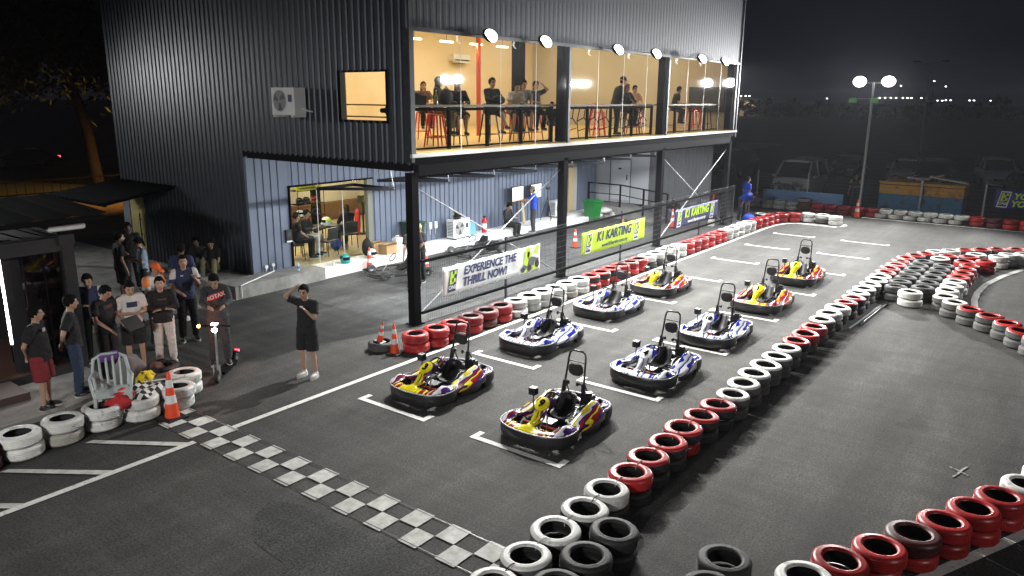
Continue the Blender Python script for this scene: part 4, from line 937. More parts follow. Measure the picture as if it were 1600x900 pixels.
# ================================================================== people
skin_a = mat("skin_light", (.42, .25, .17), .55); skin_b = mat("skin_tan", (.30, .165, .10), .55); skin_c = mat("skin_dark", (.16, .085, .05), .55)
eye_m = mat("eye_dark", (.015, .012, .010), .3); lip_m = mat("lips", (.24, .09, .07), .5); hair_m = mat("hair_black", (.006, .0055, .005), .9, spec=.1); hair_br = mat("hair_brown", (.035, .018, .010), .85, spec=.15)
cl = lambda n, c, r=.85: mat("cloth_"+n, c, r, var=.12, vscale=14, bump=.3, bscale=18)
C_BLACK, C_CHAR, C_WHITE, C_RED = cl("black", (.007, .007, .0075)), cl("charcoal", (.03, .032, .036)), cl("white", (.58, .56, .54)), cl("maroon", (.20, .018, .022))
C_JEAN, C_NAVY, C_BLUE, C_ROYAL = cl("jeans", (.022, .035, .075)), cl("navy", (.022, .032, .085)), cl("pale_blue", (.20, .27, .36)), cl("royal", (.01, .06, .50))
C_OFF, C_ORANGE, C_OLIVE, C_GREY, C_BROWN = cl("offwhite", (.55, .52, .48)), cl("orange", (.75, .13, .02)), cl("olive", (.16, .14, .08)), cl("grey", (.16, .16, .16)), cl("brown", (.10, .06, .045))
C_HIVIS = cl("hivis", (.40, .55, .03)); C_PEACH = cl("peach", (.62, .36, .24))
shoe_k, shoe_w, sole_w = mat("shoe_black", (.015, .015, .015), .5), mat("shoe_white", (.55, .55, .54), .5), mat("sole", (.5, .5, .48), .6)

def V(*a): return Vector(a)
ARMS = {   # elbow, wrist for the left arm (mirrored for the right): x forward, y left, z up (standing frame)
 'down': ((-.03, .25, 1.12), (.05, .27, .87)), 'back': ((-.12, .25, 1.13), (-.17, .05, .93)), 'fold': ((.06, .25, 1.14), (.21, -.06, 1.14)),
 'phone': ((.04, .23, 1.12), (.27, .09, 1.17)), 'hold': ((.02, .24, 1.11), (.26, .12, 1.04)), 'low': ((.05, .24, 1.13), (.25, .14, .96)), 'head': ((.10, .36, 1.50), (.06, .17, 1.66)),
 'chest': ((.10, .24, 1.16), (.20, .16, 1.30)), 'table': ((.14, .24, 1.16), (.36, .10, 1.13)), 'reach': ((.20, .22, 1.22), (.43, .12, 1.20)), 'ground': ((.24, .2, 1.1), (.40, .14, .86)), 'knee': ((.12, .22, 1.14), (.32, .14, .98)), 'hip': ((-.06, .33, 1.16), (.04, .17, 1.02)),
}
def person(label, loc, face, arms=('down', 'down'), legs='stand', top=('tee', C_BLACK), bottom=('trousers', C_BLACK), shoes=shoe_k, hair=('short', hair_m), skin=skin_a, h=1.70, build=1.0, head=(0, 0), lean=0, seat=.46, group=None, z=0, fine=True, face_mask=None):
    vox = .0125 if fine else .019
    t = thing("person", label, "person", (loc[0], loc[1], z), R(face), group)
    s = h/1.70; bw = build
    # ---------------- joints
    J = {}; dz = 0
    J['hip'] = [V(0, sg*.092*bw, .90) for sg in (1, -1)]
    if legs == 'stand': J['knee'] = [V(.025, sg*.11, .49) for sg in (1, -1)]; J['ank'] = [V(-.01, sg*.125, .085) for sg in (1, -1)]
    elif legs == 'stride': J['knee'] = [V(.13, .10, .50), V(-.02, -.10, .50)]; J['ank'] = [V(.22, .10, .10), V(-.28, -.10, .16)]
    elif legs == 'sit': dz = .90-seat/s-.10; J['knee'] = [V(.43, sg*.13, .92) for sg in (1, -1)]; J['ank'] = [V(.40, sg*.13, .085+dz) for sg in (1, -1)]
    elif legs == 'stool': dz = .90-seat/s-.09; J['knee'] = [V(.36, sg*.13, .80) for sg in (1, -1)]; J['ank'] = [V(.28, sg*.12, .40) for sg in (1, -1)]
    elif legs == 'cross': dz = .90-seat/s-.09; J['knee'] = [V(.36, .12, .80), V(.42, .0, .88)]; J['ank'] = [V(.26, .12, .38), V(.46, .14, .50)]
    elif legs == 'low': dz = .90-seat/s-.10; J['knee'] = [V(.33, sg*.16, 1.16) for sg in (1, -1)]; J['ank'] = [V(.46, sg*.15, .085+dz) for sg in (1, -1)]
    elif legs == 'squat': dz = .52; J['knee'] = [V(.36, sg*.17, 1.04) for sg in (1, -1)]; J['ank'] = [V(.10, sg*.14, .085+dz) for sg in (1, -1)]
    elif legs == 'bend': J['knee'] = [V(.06, sg*.13, .49) for sg in (1, -1)]; J['ank'] = [V(-.02, sg*.15, .085) for sg in (1, -1)]
    L = Matrix.Rotation(R(lean), 4, 'Y'); piv = V(0, 0, .95)
    up = lambda p: piv + (L @ (Vector(p)-piv))
    J['pel'], J['wai'], J['che'], J['nek'] = V(0, 0, .95), up((0, 0, 1.10)), up((-.01, 0, 1.28)), up((0, 0, 1.44))
    hd = Matrix.Rotation(R(head[1]), 4, 'Z') @ Matrix.Rotation(R(head[0]), 4, 'Y')
    J['hea'] = J['nek'] + (L.to_3x3() @ V(.02, 0, .055)) + (L.to_3x3() @ (hd.to_3x3() @ V(.012, 0, .105)))
    HM = (L @ hd).to_3x3()
    J['sho'] = [up((-.005, sg*.178*bw**.5, 1.395)) for sg in (1, -1)]
    J['elb'] = []; J['wri'] = []
    for i, sg in enumerate((1, -1)):
        e, q = ARMS[arms[i]]; J['elb'].append(up((e[0], sg*e[1], e[2]))); J['wri'].append(up((q[0], sg*q[1], q[2])))
    def T(p): return Vector((p.x*s, p.y*s, (p.z-dz)*s))
    J = {k: ([T(p) for p in v] if isinstance(v, list) else T(v)) for k, v in J.items()}
    Lr = L.to_3x3()
    def limb(mb, a, b, r0, r1, c0=True, c1=True):
        mb.cyl(a, b, r0*s, r1*s, 12)
        if c0: mb.ell(a, (r0*s,)*3, None, 10, 7)
        if c1: mb.ell(b, (r1*s,)*3, None, 10, 7)
    # ---------------- body
    b = MB()
    b.ell(J['pel'], (.095*s*bw, .14*s*bw, .11*s)); b.ell(J['wai'], (.085*s*bw, .12*s*bw, .14*s), Lr); b.ell(J['che'], (.095*s*bw, .145*s*bw**.7, .16*s), Lr)
    limb(b, J['sho'][0], J['sho'][1], .052, .052); limb(b, J['nek']-V(0, 0, .03), J['nek'].lerp(J['hea'], .55), .056, .052)
    for i in (0, 1):
        sg = 1-2*i
        limb(b, J['hip'][i], J['knee'][i], .075*bw**.6, .05); limb(b, J['knee'][i], J['ank'][i], .052, .035)
        kk = J['knee'][i].lerp(J['ank'][i], .3); b.ell(kk-V(.012, 0, 0)*s, (.05*s, .046*s, .09*s))
        limb(b, J['sho'][i], J['elb'][i], .048*bw**.5, .037); limb(b, J['elb'][i], J['wri'][i], .038, .025)
        # hand: palm, four fingers, thumb
        d = (J['wri'][i]-J['elb'][i]).normalized(); side = d.cross(V(0, 0, 1)); side = side.normalized() if side.length > .2 else V(1, 0, 0); n = side.cross(d)
        pc = J['wri'][i]+d*.045*s; Mh = Matrix((d, side, n)).transposed(); b.ell(pc, (.052*s, .038*s, .019*s), Mh, 10, 7)
        for q, (o, ln_) in enumerate(((-.028, .062), (-.010, .074), (.010, .070), (.027, .055))):
            p0 = pc+d*.035*s+side*o*s; p1 = p0+d*ln_*.55*s-n*.008*s; p2 = p1+d*ln_*.4*s-n*.022*s
            b.tube([p0-d*.02*s, p0, p1, p2], [.0105*s, .0105*s, .0095*s, .008*s], 7)
        p0 = pc-side*.030*s*(sg); b.tube([p0-d*.015*s, p0+d*.015*s-side*.02*s*sg, p0+d*.045*s-side*.024*s*sg-n*.012*s], [.012*s, .011*s, .009*s], 7)
        b.ell(J['ank'][i]+V(.05, 0, -.045)*s, (.11*s, .038*s, .035*s))
    hc = J['hea']; X = HM @ V(1, 0, 0); Y = HM @ V(0, 1, 0); Z = HM @ V(0, 0, 1)
    b.ell(hc, (.097*s, .077*s, .115*s), HM); b.ell(hc+(X*.022-Z*.055)*s, (.068*s, .056*s, .062*s), HM)
    nz = MB(); b.tube([hc+(X*.090+Z*.015)*s, hc+(X*.106-Z*.022)*s, hc+(X*.088-Z*.034)*s], [.010*s, .017*s, .012*s], 8)
    for sg in (1, -1): b.ell(hc+(Y*.076*sg-X*.006-Z*.008)*s, (.020*s, .010*s, .032*s), HM, 8, 6)
    def pick(c):
        q = c-hc; lx, ly, lz = q.dot(X)/s, q.dot(Y)/s, q.dot(Z)/s
        if lx > .062 and abs(abs(ly)-.032) < .013 and abs(lz-.008) < .008: return 1
        if lx > .06 and abs(abs(ly)-.032) < .019 and abs(lz-.031) < .006: return 1
        if lx > .06 and abs(ly) < .024 and abs(lz+.062) < .008: return 2
        return 0
    remesh(b, "body", [skin, eye_m, lip_m], vox*s, 4, t, pick=pick)
    # ---------------- top
    kind, cm = top; m = MB()
    tm = cm if isinstance(cm, (list, tuple)) else [cm]
    m.ell(J['che'], (.118*s*bw, .168*s*bw**.7, .175*s), Lr); m.ell(J['wai'], (.112*s*bw, .150*s*bw, .17*s), Lr); limb(m, J['sho'][0], J['sho'][1], .074, .074)
    low = {'tee': -.10, 'hoodie': -.10, 'polo': -.08, 'dress': -.16, 'jacket': -.10}[kind]; a = J['wai']; e = J['pel']+V(0, 0, low)*s
    if legs in ('sit', 'stool', 'cross', 'low', 'squat'): e = J['pel']+V(0, 0, -.05)*s
    ring = lambda c, rx, ry: [c+V(rx*math.cos(2*PI*q/18), ry*math.sin(2*PI*q/18), 0)*s for q in range(18)]
    m.rings([ring(J['che'], .122*bw, .168*bw), ring(a, .124*bw, .166*bw), ring(J['pel'], .134*bw, .178*bw), ring(e, .140*bw, .184*bw)])
    m.ell(J['nek']-V(0, 0, .035)*s, (.078*s, .088*s, .05*s))
    fr = {'tee': .72, 'polo': .72, 'dress': .72, 'hoodie': 1, 'jacket': 1}[kind]
    for i in (0, 1):
        e2 = J['sho'][i].lerp(J['elb'][i], fr); limb(m, J['sho'][i], e2, .074, .078 if fr < 1 else .064, True, fr >= 1)
        if fr >= 1: limb(m, J['elb'][i], J['elb'][i].lerp(J['wri'][i], .93), .062, .050, True, False)
    if kind == 'hoodie': m.ell(J['nek']-X*.05*s-V(0, 0, .01)*s, (.07*s, .10*s, .06*s))
    if kind == 'dress':
        for i in (0, 1): limb(m, J['hip'][i], J['knee'][i], .105, .115, True, False)
        m.ell(J['hip'][0].lerp(J['hip'][1], .5)*.6+J['knee'][0].lerp(J['knee'][1], .5)*.4, (.19*s, .19*s, .10*s))
    def tpick(c):
        if len(tm) == 1: return 0
        q = c-J['che']; z_ = q.z/s; y_ = abs(c.y)/s
        if top[0] == 'polo' and y_ > .155 and z_ > .0: return 1 if (c-J['sho'][0 if c.y > 0 else 1]).length > .035*s and c.x/s > -.02 else 0
        if top[0] == 'jacket' and z_ > .02 and y_ < .17: return 1
        return 0
    remesh(m, {'tee': 'shirt', 'polo': 'shirt', 'hoodie': 'hoodie', 'dress': 'dress', 'jacket': 'jacket'}[kind], tm, max(vox, .013)*s, 2, t, pick=tpick, wrinkle=.007*s, seed=loc[0]*7)
    # ---------------- trousers / shorts
    if bottom:
        kind, cm = bottom; m = MB(); m.ell(J['pel']-V(0, 0, .01)*s, (.112*s*bw, .155*s*bw, .12*s))
        for i in (0, 1):
            if kind == 'shorts': e2 = J['hip'][i].lerp(J['knee'][i], .92); limb(m, J['hip'][i], e2, .108*bw**.6, .112*bw**.5, True, False)
            elif kind == 'skirt': limb(m, J['hip'][i], J['knee'][i], .105, .12, True, True); limb(m, J['knee'][i], J['knee'][i].lerp(J['ank'][i], .72), .12, .13, True, False)
            else:
                limb(m, J['hip'][i], J['knee'][i], .102*bw**.6, .082, True, True); limb(m, J['knee'][i], J['knee'][i].lerp(J['ank'][i], .97), .080, .068, True, False)
        if kind == 'skirt': m.ell(J['knee'][0].lerp(J['knee'][1], .5), (.13*s, .17*s, .13*s))
        remesh(m, {'shorts': 'shorts', 'skirt': 'skirt', 'trousers': 'trousers'}[kind], cm, max(vox, .014)*s, 2, t, wrinkle=.006*s, seed=loc[1]*5)
    # ---------------- shoes
    for i in (0, 1):
        a = J['ank'][i]; fd = V(1, .12*(1-2*i), 0).normalized(); Mf = Matrix((fd, V(0, 0, 1).cross(fd), V(0, 0, 1))).transposed()
        m = MB(); m.ell(a+fd*.055*s-V(0, 0, .035)*s, (.130*s, .050*s, .047*s), Mf); m.ell(a-V(0, 0, .015)*s, (.055*s, .047*s, .06*s), Mf); so_ = m.build("shoe", shoes, t, smooth=70)
        m = MB(); c = a+fd*.055*s; pts = [(c+fd*.135*s*math.cos(q*PI/8)+(V(0, 0, 1).cross(fd))*.052*s*math.sin(q*PI/8)) for q in range(16)]; m.prism([(p.x, p.y) for p in pts], a.z-.085*s, a.z-.055*s); m.build("sole", sole_w, so_)
    # ---------------- hair or hat
    kind, cm = hair; m = MB()
    m.ell(hc+(Z*.030-X*.016)*s, (.108*s, .090*s, .112*s), HM, 26, 16)
    cut = lambda v: None
    if kind in ('long', 'ponytail'):
        if kind == 'long': m.ell(hc-(X*.045+Z*.085)*s, (.065*s, .092*s, .15*s), HM)
        else: m.ell(hc-(X*.115-Z*.02)*s, (.04*s, .035*s, .05*s), HM); m.ell(hc-(X*.125+Z*.07)*s, (.03*s, .03*s, .09*s), HM)
    # remove what would cover the face
    keep = []
    vs = m.v
    for fi, f in enumerate(m.f):
        c = sum((Vector(vs[i]) for i in f), Vector())/len(f); q = c-hc; lx, lz = q.dot(X)/s, q.dot(Z)/s
        ly = abs(q.dot(Y)/s); lim = (.066+.02*ly/.09 if lx > .045 else .035 if lx > .015 else -.012 if lx > -.03 else -.075)
        if kind in ('cap', 'band'): lim = .035
        if kind == 'long' and lx < .0: lim = -9
        if kind == 'ponytail' and lx < -.04: lim = -9
        if kind == 'bald': lim = .20
        if lz > lim: keep.append(fi)
    m.f = [m.f[i] for i in keep]; m.m = [m.m[i] for i in keep]
    if kind in ('cap', 'band'):
        vz = []
        for q in range(9):
            a = -PI/2+PI*q/8; vz.append(hc+(X*(.075+.105*math.cos(a))+Y*.078*math.sin(a)+Z*(.048-.02*math.cos(a)))*s)
        n0 = len(vz); inn = [hc+(X*.06+Y*.07*math.sin(-PI/2+PI*q/8)+Z*.05)*s for q in range(9)]
        m.add(vz+inn, [(q, q+1, n0+q+1, n0+q) for q in range(8)])
    if kind not in ('cap', 'band'):
        for k_ in range(len(m.v)):
            q = Vector(m.v[k_]); d_ = (q-hc); d_ = d_.normalized() if d_.length else d_; m.v[k_] = tuple(q+d_*(.012*noise.noise(q*42)+.010*noise.noise(q*90))*s)
    if m.f:
        o = m.build({'cap': 'cap', 'band': 'cap'}.get(kind, 'hair'), cm, t, smooth=70); o.modifiers.new("thick", 'SOLIDIFY').thickness = .006
    if kind == 'cap':
        m = MB(); m.ell(hc-(X*.03+Z*.02)*s, (.072*s, .079*s, .07*s), HM); m.build("hair", hair_m, t, smooth=70)
    if face_mask:
        m = MB(); m.ell(hc+(X*.035-Z*.045)*s, (.068*s, .062*s, .045*s), HM); m.build("face_mask", face_mask, t, smooth=70)
    return t, J, s
def glasses(t, J, s, hc=None): pass
def patch(t, J, s, y0, y1, z0, z1, m, txt=None, tm=None, size=.1, x=.142, nm="chest_print", slant=0):
    c = J['che']; pb = MB(); n = 6; vs = []
    for i in range(n+1):
        for j in (0, 1):
            y = y0+(y1-y0)*i/n; xx = x-1.9*y*y; vs.append((c.x+xx*s, c.y+y*s, c.z+((z0, z1)[j]+slant*y)*s))
    pb.add(vs, [(i*2, (i+1)*2, (i+1)*2+1, i*2+1) for i in range(n)]); o = pb.build(nm, m, t)
    if txt:
        me = text_mesh("chest_lettering", txt, size*s, .001, .002); me.materials.append(tm); o = place("chest_lettering", me, t); o.location = (c.x+(x+.008)*s, c.y+(y0+y1)/2*s, c.z+((z0+z1)/2+slant*(y0+y1)/2)*s); o.rotation_euler = (R(90), -math.atan(slant), R(90))
CROWD = "people standing around the pit entrance"
p = person("stout person in black tee and maroon shorts, standing at the container step", (-7.05, 1.42), -40, ('back', 'back'), bottom=('shorts', C_RED), skin=skin_a, h=1.70, build=1.22, head=(0, 15), group=CROWD)
patch(p[0], p[1], p[2], -.105, -.045, .05, .11, C_WHITE, x=.160); 
p = person("person in black tee and blue jeans beside the plastic chair", (-6.45, 1.62), -25, ('back', 'back'), bottom=('trousers', C_JEAN), h=1.72, head=(5, 10), group=CROWD)
p = person("person in dark blue jersey leaning by the container with glasses", (-5.45, 3.15), -115, ('hold', 'phone'), top=('polo', [C_NAVY, C_WHITE]), bottom=('trousers', C_BLACK), h=1.70, head=(18, 0), group=CROWD)
p = person("person in black jersey holding a dark laptop under the arm", (-5.72, 2.05), -70, ('hold', 'low'), top=('tee', C_BLACK), h=1.70, build=1.12, head=(30, 12), group=CROWD)
patch(p[0], p[1], p[2], -.10, .10, .02, .10, C_CHAR, x=.146); patch(p[0], p[1], p[2], -.04, .05, .05, .085, C_RED, x=.150, nm="chest_badge")
M = Matrix.Rotation(R(-70), 3, 'Z') @ Matrix.Rotation(R(50), 3, 'Y')
tag(MB().obox((-5.42, 1.66, 1.02), (.26, .36, .022), M).build("laptop", mat("laptop_grey", (.035, .037, .04), .4, metal=.4)), "dark grey laptop held by the person in the black jersey", "laptop")
p = person("person in white tee with dark print and black shorts reading a phone", (-5.22, 2.08), -105, ('phone', 'phone'), top=('tee', C_WHITE), bottom=('shorts', C_BLACK), h=1.68, build=1.08, head=(22, 0), group=CROWD)
patch(p[0], p[1], p[2], -.09, .09, -.04, .06, C_NAVY, x=.140)
p = person("person in black hoodie and pale trousers with folded arms, lit red and orange", (-4.70, 1.98), -112, ('fold', 'fold'), top=('hoodie', C_BLACK), bottom=('trousers', C_OFF), shoes=shoe_w, hair=('short', hair_m), h=1.66, build=1.08, head=(0, 0), group=CROWD)
patch(p[0], p[1], p[2], -.08, .08, .02, .045, C_BROWN, x=.144)
p = person("person in orange cap and pale jersey looking down", (-4.25, 3.05), -75, ('hold', 'low'), top=('polo', [C_OFF, cl('orange_lit_sleeve', (.72, .22, .07))]), bottom=('trousers', C_GREY), shoes=shoe_w, hair=('cap', C_ORANGE), h=1.72, head=(25, 10), group=CROWD)  # sleeve colour carries the orange light falling on a pale jersey
patch(p[0], p[1], p[2], -.10, .10, -.09, .01, C_NAVY, x=.142)
p = person("tall person in navy and white jersey holding a tablet upright", (-3.66, 2.95), -112, ('chest', 'hold'), top=('polo', [C_NAVY, C_WHITE]), bottom=('trousers', C_BLACK), shoes=shoe_k, h=1.78, group=CROWD)
patch(p[0], p[1], p[2], -.08, -.03, .05, .075, C_WHITE, x=.138)
M = Matrix.Rotation(R(-112), 3, 'Z') @ Matrix.Rotation(R(35), 3, 'Y')
tag(MB().obox((-3.80, 2.66, 1.22), (.012, .16, .24), M).build("tablet", MATS["laptop_grey"]), "dark tablet held by the tall person in the navy jersey", "tablet")
p = person("person in black and red motor sport jersey riding the electric scooter", (-4.30, .80), -122, ('reach', 'reach'), top=('jacket', [C_CHAR, C_CHAR]), bottom=('trousers', C_CHAR), h=1.72, head=(32, -8), group=CROWD, z=.13)
patch(p[0], p[1], p[2], -.15, .15, -.02, .085, mat("cloth_red", (.45, .02, .03), .8), "ROTAX", C_WHITE, .095, x=.144, slant=.30)
p = person("blurred person in dark clothes walking away behind the blue jersey", (-2.9, 4.35), 40, ('down', 'down'), 'stride', top=('tee', C_NAVY), bottom=('trousers', C_BLACK), shoes=shoe_w, skin=skin_c, h=1.74, group=CROWD)
p = person("person in black tee and black shorts talking by the yellow door", (-3.10, 6.75), -10, ('down', 'down'), bottom=('shorts', C_BLACK), shoes=shoe_w, h=1.75, build=1.05, head=(5, -10), group=CROWD)
p = person("person in black polo shirt standing before the yellow door", (-2.25, 7.95), -115, ('down', 'hold'), top=('polo', [C_BLACK]), skin=skin_c, h=1.76, group=CROWD)
p = person("person with ponytail in pale blue shirt looking at a phone", (-2.72, 6.45), 160, ('phone', 'phone'), top=('tee', C_BLUE), bottom=('trousers', C_BLACK), hair=('ponytail', hair_m), h=1.62, head=(20, 0), group=CROWD)
SIT = "people sitting on the plinth by the dark wall"
p = person("person in pale clothes sitting low against the dark ribbed wall", (-.62, 7.55), -150, ('knee', 'knee'), 'low', top=('tee', C_GREY), bottom=('trousers', C_GREY), h=1.65, seat=.34, head=(15, 0), group=SIT, fine=False)
p = person("person in black sitting low with pale trousers by the dark wall", (-.55, 7.0), -140, ('knee', 'knee'), 'low', top=('tee', C_BLACK), bottom=('trousers', C_OLIVE), h=1.65, seat=.34, head=(20, 15), group=SIT, fine=False)
p = person("person in black tee, shorts and slides crossing the asphalt with a hand on the head", (-3.5, -.72), 195, ('chest', 'head'), top=('tee', C_BLACK), bottom=('shorts', C_BLACK), shoes=shoe_w, h=1.70, build=1.1, head=(8, 15))
patch(p[0], p[1], p[2], -.03, .04, .06, .085, C_WHITE, x=.145)
p = person("person in black tee working behind the corner post", (2.42, 2.38), 65, ('down', 'low'), h=1.72, lean=10, head=(20, 0))
p = person("bald person in black tee standing behind the fence by the kart", (3.10, 2.80), 170, ('fold', 'fold'), hair=('bald', hair_m), skin=skin_b, h=1.62)
p = person("person in black race suit sitting on the white plinth with a phone", (10.35, 5.32), -85, ('phone', 'phone'), 'sit', top=('jacket', [C_BLACK, C_BLACK]), seat=.32, h=1.70, head=(30, 0))
p = person("person in bright blue shirt and cap standing at the wall monitors", (11.55, 5.0), 118, ('reach', 'reach'), top=('tee', C_ROYAL), bottom=('trousers', C_CHAR), hair=('cap', mat("cap_tan", (.16, .12, .07), .8)), h=1.72, head=(12, 0))
p = person("person in dark top and jeans crouching on the ramp floor", (17.4, 2.0), 200, ('ground', 'ground'), 'squat', top=('tee', C_BLACK), bottom=('trousers', C_BLUE), h=1.70, lean=45, head=(20, 0), fine=False)
p = person("person in bright blue shirt standing at the end of the fence", (20.6, .15), -35, ('down', 'down'), top=('tee', C_ROYAL), bottom=('trousers', C_CHAR), h=1.72, fine=False, skin=skin_b)
p = person("person in bright blue shirt bending over a blue bundle", (19.55, -.05), -110, ('ground', 'ground'), 'bend', top=('tee', C_ROYAL), bottom=('trousers', C_CHAR), h=1.72, lean=72, fine=False, skin=skin_b)
p = person("marshal in dark clothes and yellow vest behind the light pole", (25.75, -3.05), 180, ('fold', 'down'), top=('polo', [C_CHAR, C_HIVIS]), bottom=('trousers', C_BLACK), h=1.68, fine=False)
m = MB(); m.ell((19.35, -.45, .16), (.36, .24, .16)); m.ell((19.55, -.38, .2), (.2, .18, .14)); tag(m.build("cloth_bundle", C_ROYAL, smooth=60), "bright blue cloth bundle on the ground by the far tyres", "bundle")

# ------------------------------------------------------------------ upstairs guests
UP = "guests at the counter upstairs"; ZF = 3.79
def up(label, loc, face, **k): k.setdefault('fine', False); return person(label, loc, face, group=UP, z=ZF, **k)
up("person sitting far back on a red stool at the left window", (4.35, 3.75), -120, arms=('table', 'table'), legs='stool', seat=.74, top=('tee', C_BROWN), hair=('long', hair_br), h=1.55)
up("person with long hair and a long khaki skirt by the counter", (2.55, 1.55), -60, arms=('table', 'phone'), legs='stool', seat=.74, top=('hoodie', C_CHAR), bottom=('skirt', C_OLIVE), hair=('long', hair_m), h=1.68, head=(0, 40))
up("person with long hair in a dark top leaning on the counter", (3.05, 1.35), -120, arms=('table', 'fold'), legs='stool', seat=.70, top=('hoodie', C_BLACK), bottom=('shorts', C_BROWN), hair=('long', hair_m), h=1.62)
up("person in black dress with crossed legs at the middle of the counter", (4.35, 1.30), -105, arms=('table', 'table'), legs='cross', seat=.74, top=('hoodie', C_BLACK), bottom=('shorts', C_BLACK), skin=skin_a, h=1.70)
up("person in black and white top leaning on folded arms", (5.25, 1.25), -120, arms=('table', 'table'), legs='stool', seat=.72, top=('tee', C_WHITE), bottom=('shorts', C_CHAR), h=1.62, lean=18)
up("person in grey tee between two others at the counter", (5.75, 1.35), -115, arms=('table', 'table'), legs='stool', seat=.74, top=('tee', C_GREY), bottom=('shorts', C_BROWN), h=1.68, lean=8)
up("person with an arm raised behind the head, right of the group", (6.25, 1.25), -115, arms=('head', 'table'), legs='stool', seat=.74, top=('tee', C_CHAR), bottom=('trousers', C_BLACK), hair=('ponytail', hair_m), h=1.62)
up("child with a red face mask sitting beside the dark column", (6.35, .75), -140, arms=('knee', 'knee'), legs='sit', seat=.40, top=('tee', C_BLACK), bottom=('shorts', C_CHAR), h=1.2, face_mask=mat("mask_red", (.6, .02, .02), .6))
up("big person in black with a cap standing at the counter", (10.55, 1.05), -60, arms=('table', 'table'), legs='stand', top=('jacket', [C_BLACK, C_BLACK]), bottom=('trousers', C_BLACK), hair=('cap', C_BLACK), h=1.84, build=1.45, lean=12)
up("person with reddish hair in a dark coat on a stool", (11.35, 1.15), -100, arms=('table', 'table'), legs='stool', seat=.74, top=('hoodie', C_BLACK), bottom=('trousers', C_BLACK), hair=('long', mat("hair_red", (.12, .02, .02), .5)), h=1.66, build=1.15)
up("person in a light top half hidden by the steel column", (12.75, 1.6), -115, arms=('table', 'table'), legs='stool', seat=.74, top=('tee', C_PEACH), bottom=('shorts', C_BROWN), h=1.62)
up("person in dark top eating at the right end of the counter", (15.0, 1.15), -45, arms=('table', 'phone'), legs='stool', seat=.74, top=('tee', C_BLACK), bottom=('trousers', C_CHAR), h=1.66, lean=14)
# ------------------------------------------------------------------ people in the ground floor room
IN = "people in the ground floor room"; ZR = .27
def inn(label, loc, face, **k): return person(label, loc, face, group=IN, z=ZR, fine=False, **k)
inn("person in black race jersey with orange stripes sitting in the room", (2.68, 7.15), -60, arms=('knee', 'phone'), legs='sit', top=('jacket', [C_BLACK, C_BLACK]), bottom=('trousers', C_OFF), h=1.70, head=(18, 0))
inn("person in black sitting at the left edge of the glass door", (2.12, 6.85), -30, arms=('knee', 'knee'), legs='sit', bottom=('trousers', C_BLACK), h=1.70)
inn("person with long hair seen from behind on a black chair", (4.32, 7.15), 75, arms=('table', 'table'), legs='sit', top=('hoodie', C_BLACK), hair=('long', hair_br), h=1.64)
# ================================================================== upstairs furniture
ctop = mat("counter_top", (.010, .009, .008), .45)
def counter(x0, x1, lab, deco):
    t = thing("bar_counter", lab, "counter", (0, .62, ZF), 0, "long counters behind the glazing")
    MB().box((x0, -.22, .94), (x1, .22, .99)).build("counter_top", ctop, t)
    n = max(2, round((x1-x0)/1.45))
    for k in range(n+1):
        x = x0+.05+(x1-x0-.1)*k/n
        MB().box((x-.035, -.20, 0), (x+.035, -.13, .94)).build("leg", steel_black, t)
    m = MB(); m.box((x0, -.19, .02), (x1, -.15, .06)); m.box((x0, -.19, .86), (x1, -.15, .93)); m.build("frame_rail", steel_black, t)
    if deco:
        r2 = random.Random(3); m = MB(); x = x0+.2
        while x < x1-.5:
            a, b, c = x+r2.uniform(.1, .2), x+r2.uniform(.35, .45), x+.62
            m.bar((a, -.17, .06), (a-.10, -.17, .52), .02, .02); m.bar((a-.10, -.17, .52), (a+.04, -.17, .92), .02, .02); m.bar((a-.10, -.17, .52), (b, -.17, .62), .02, .02); m.bar((b, -.17, .62), (c, -.17, .45), .02, .02); m.bar((b, -.17, .62), (b+.06, -.17, .92), .02, .02); m.bar((a, -.17, .25), (c, -.17, .33), .02, .02); x += .62
        m.build("decorative_bars", steel_black, t)
counter(.25, 5.95, "long dark counter behind the left part of the glazing", False); counter(6.35, 11.9, "dark counter with irregular bars behind the middle glazing", True); counter(12.3, 17.6, "dark counter behind the right part of the glazing", False)
stool_red, stool_blk = mat("stool_red", (.62, .02, .015), .35), mat("stool_black", (.02, .02, .02), .4)
sp = {}
def stool(x, y, rz, c, lab):
    m_ = {'r': stool_red, 'k': stool_blk}[c]
    if c not in sp:
        t = thing("bar_stool", "x", "stool"); sp[c] = t
        m = MB(); m.prism([(.16*math.cos(a), .16*math.sin(a)) if q % 2 else (.165*math.cos(a), .165*math.sin(a)) for q, a in enumerate([PI*k/8 for k in range(16)])], .735, .76); m.build("seat", m_, t)
        for sx, sy in ((1, 1), (1, -1), (-1, 1), (-1, -1)): MB().tube([(sx*.12, sy*.12, .74), (sx*.20, sy*.20, 0)], [.026, .016], 6).build("leg", m_, t)
        m = MB(); m.tube([(.175, .175, .22), (-.175, .175, .22), (-.175, -.175, .22), (.175, -.175, .22)], .01, 6, closed=True); m.build("footrest", m_, t)
        m = MB(); m.tube([(.10, .16, .75), (-.08, .19, .98), (-.19, .08, 1.0), (-.19, -.08, 1.0), (-.08, -.19, .98), (.10, -.16, .75)], .013, 6); m.box((-.195, -.06, .75), (-.18, .06, 1.0)); m.build("backrest", m_, t, smooth=60)
    else: t = copy_tree(sp[c])
    t.location = (x, y, ZF); t.rotation_euler = (0, 0, R(rz)); tag(t, lab, "stool", "metal stools upstairs")
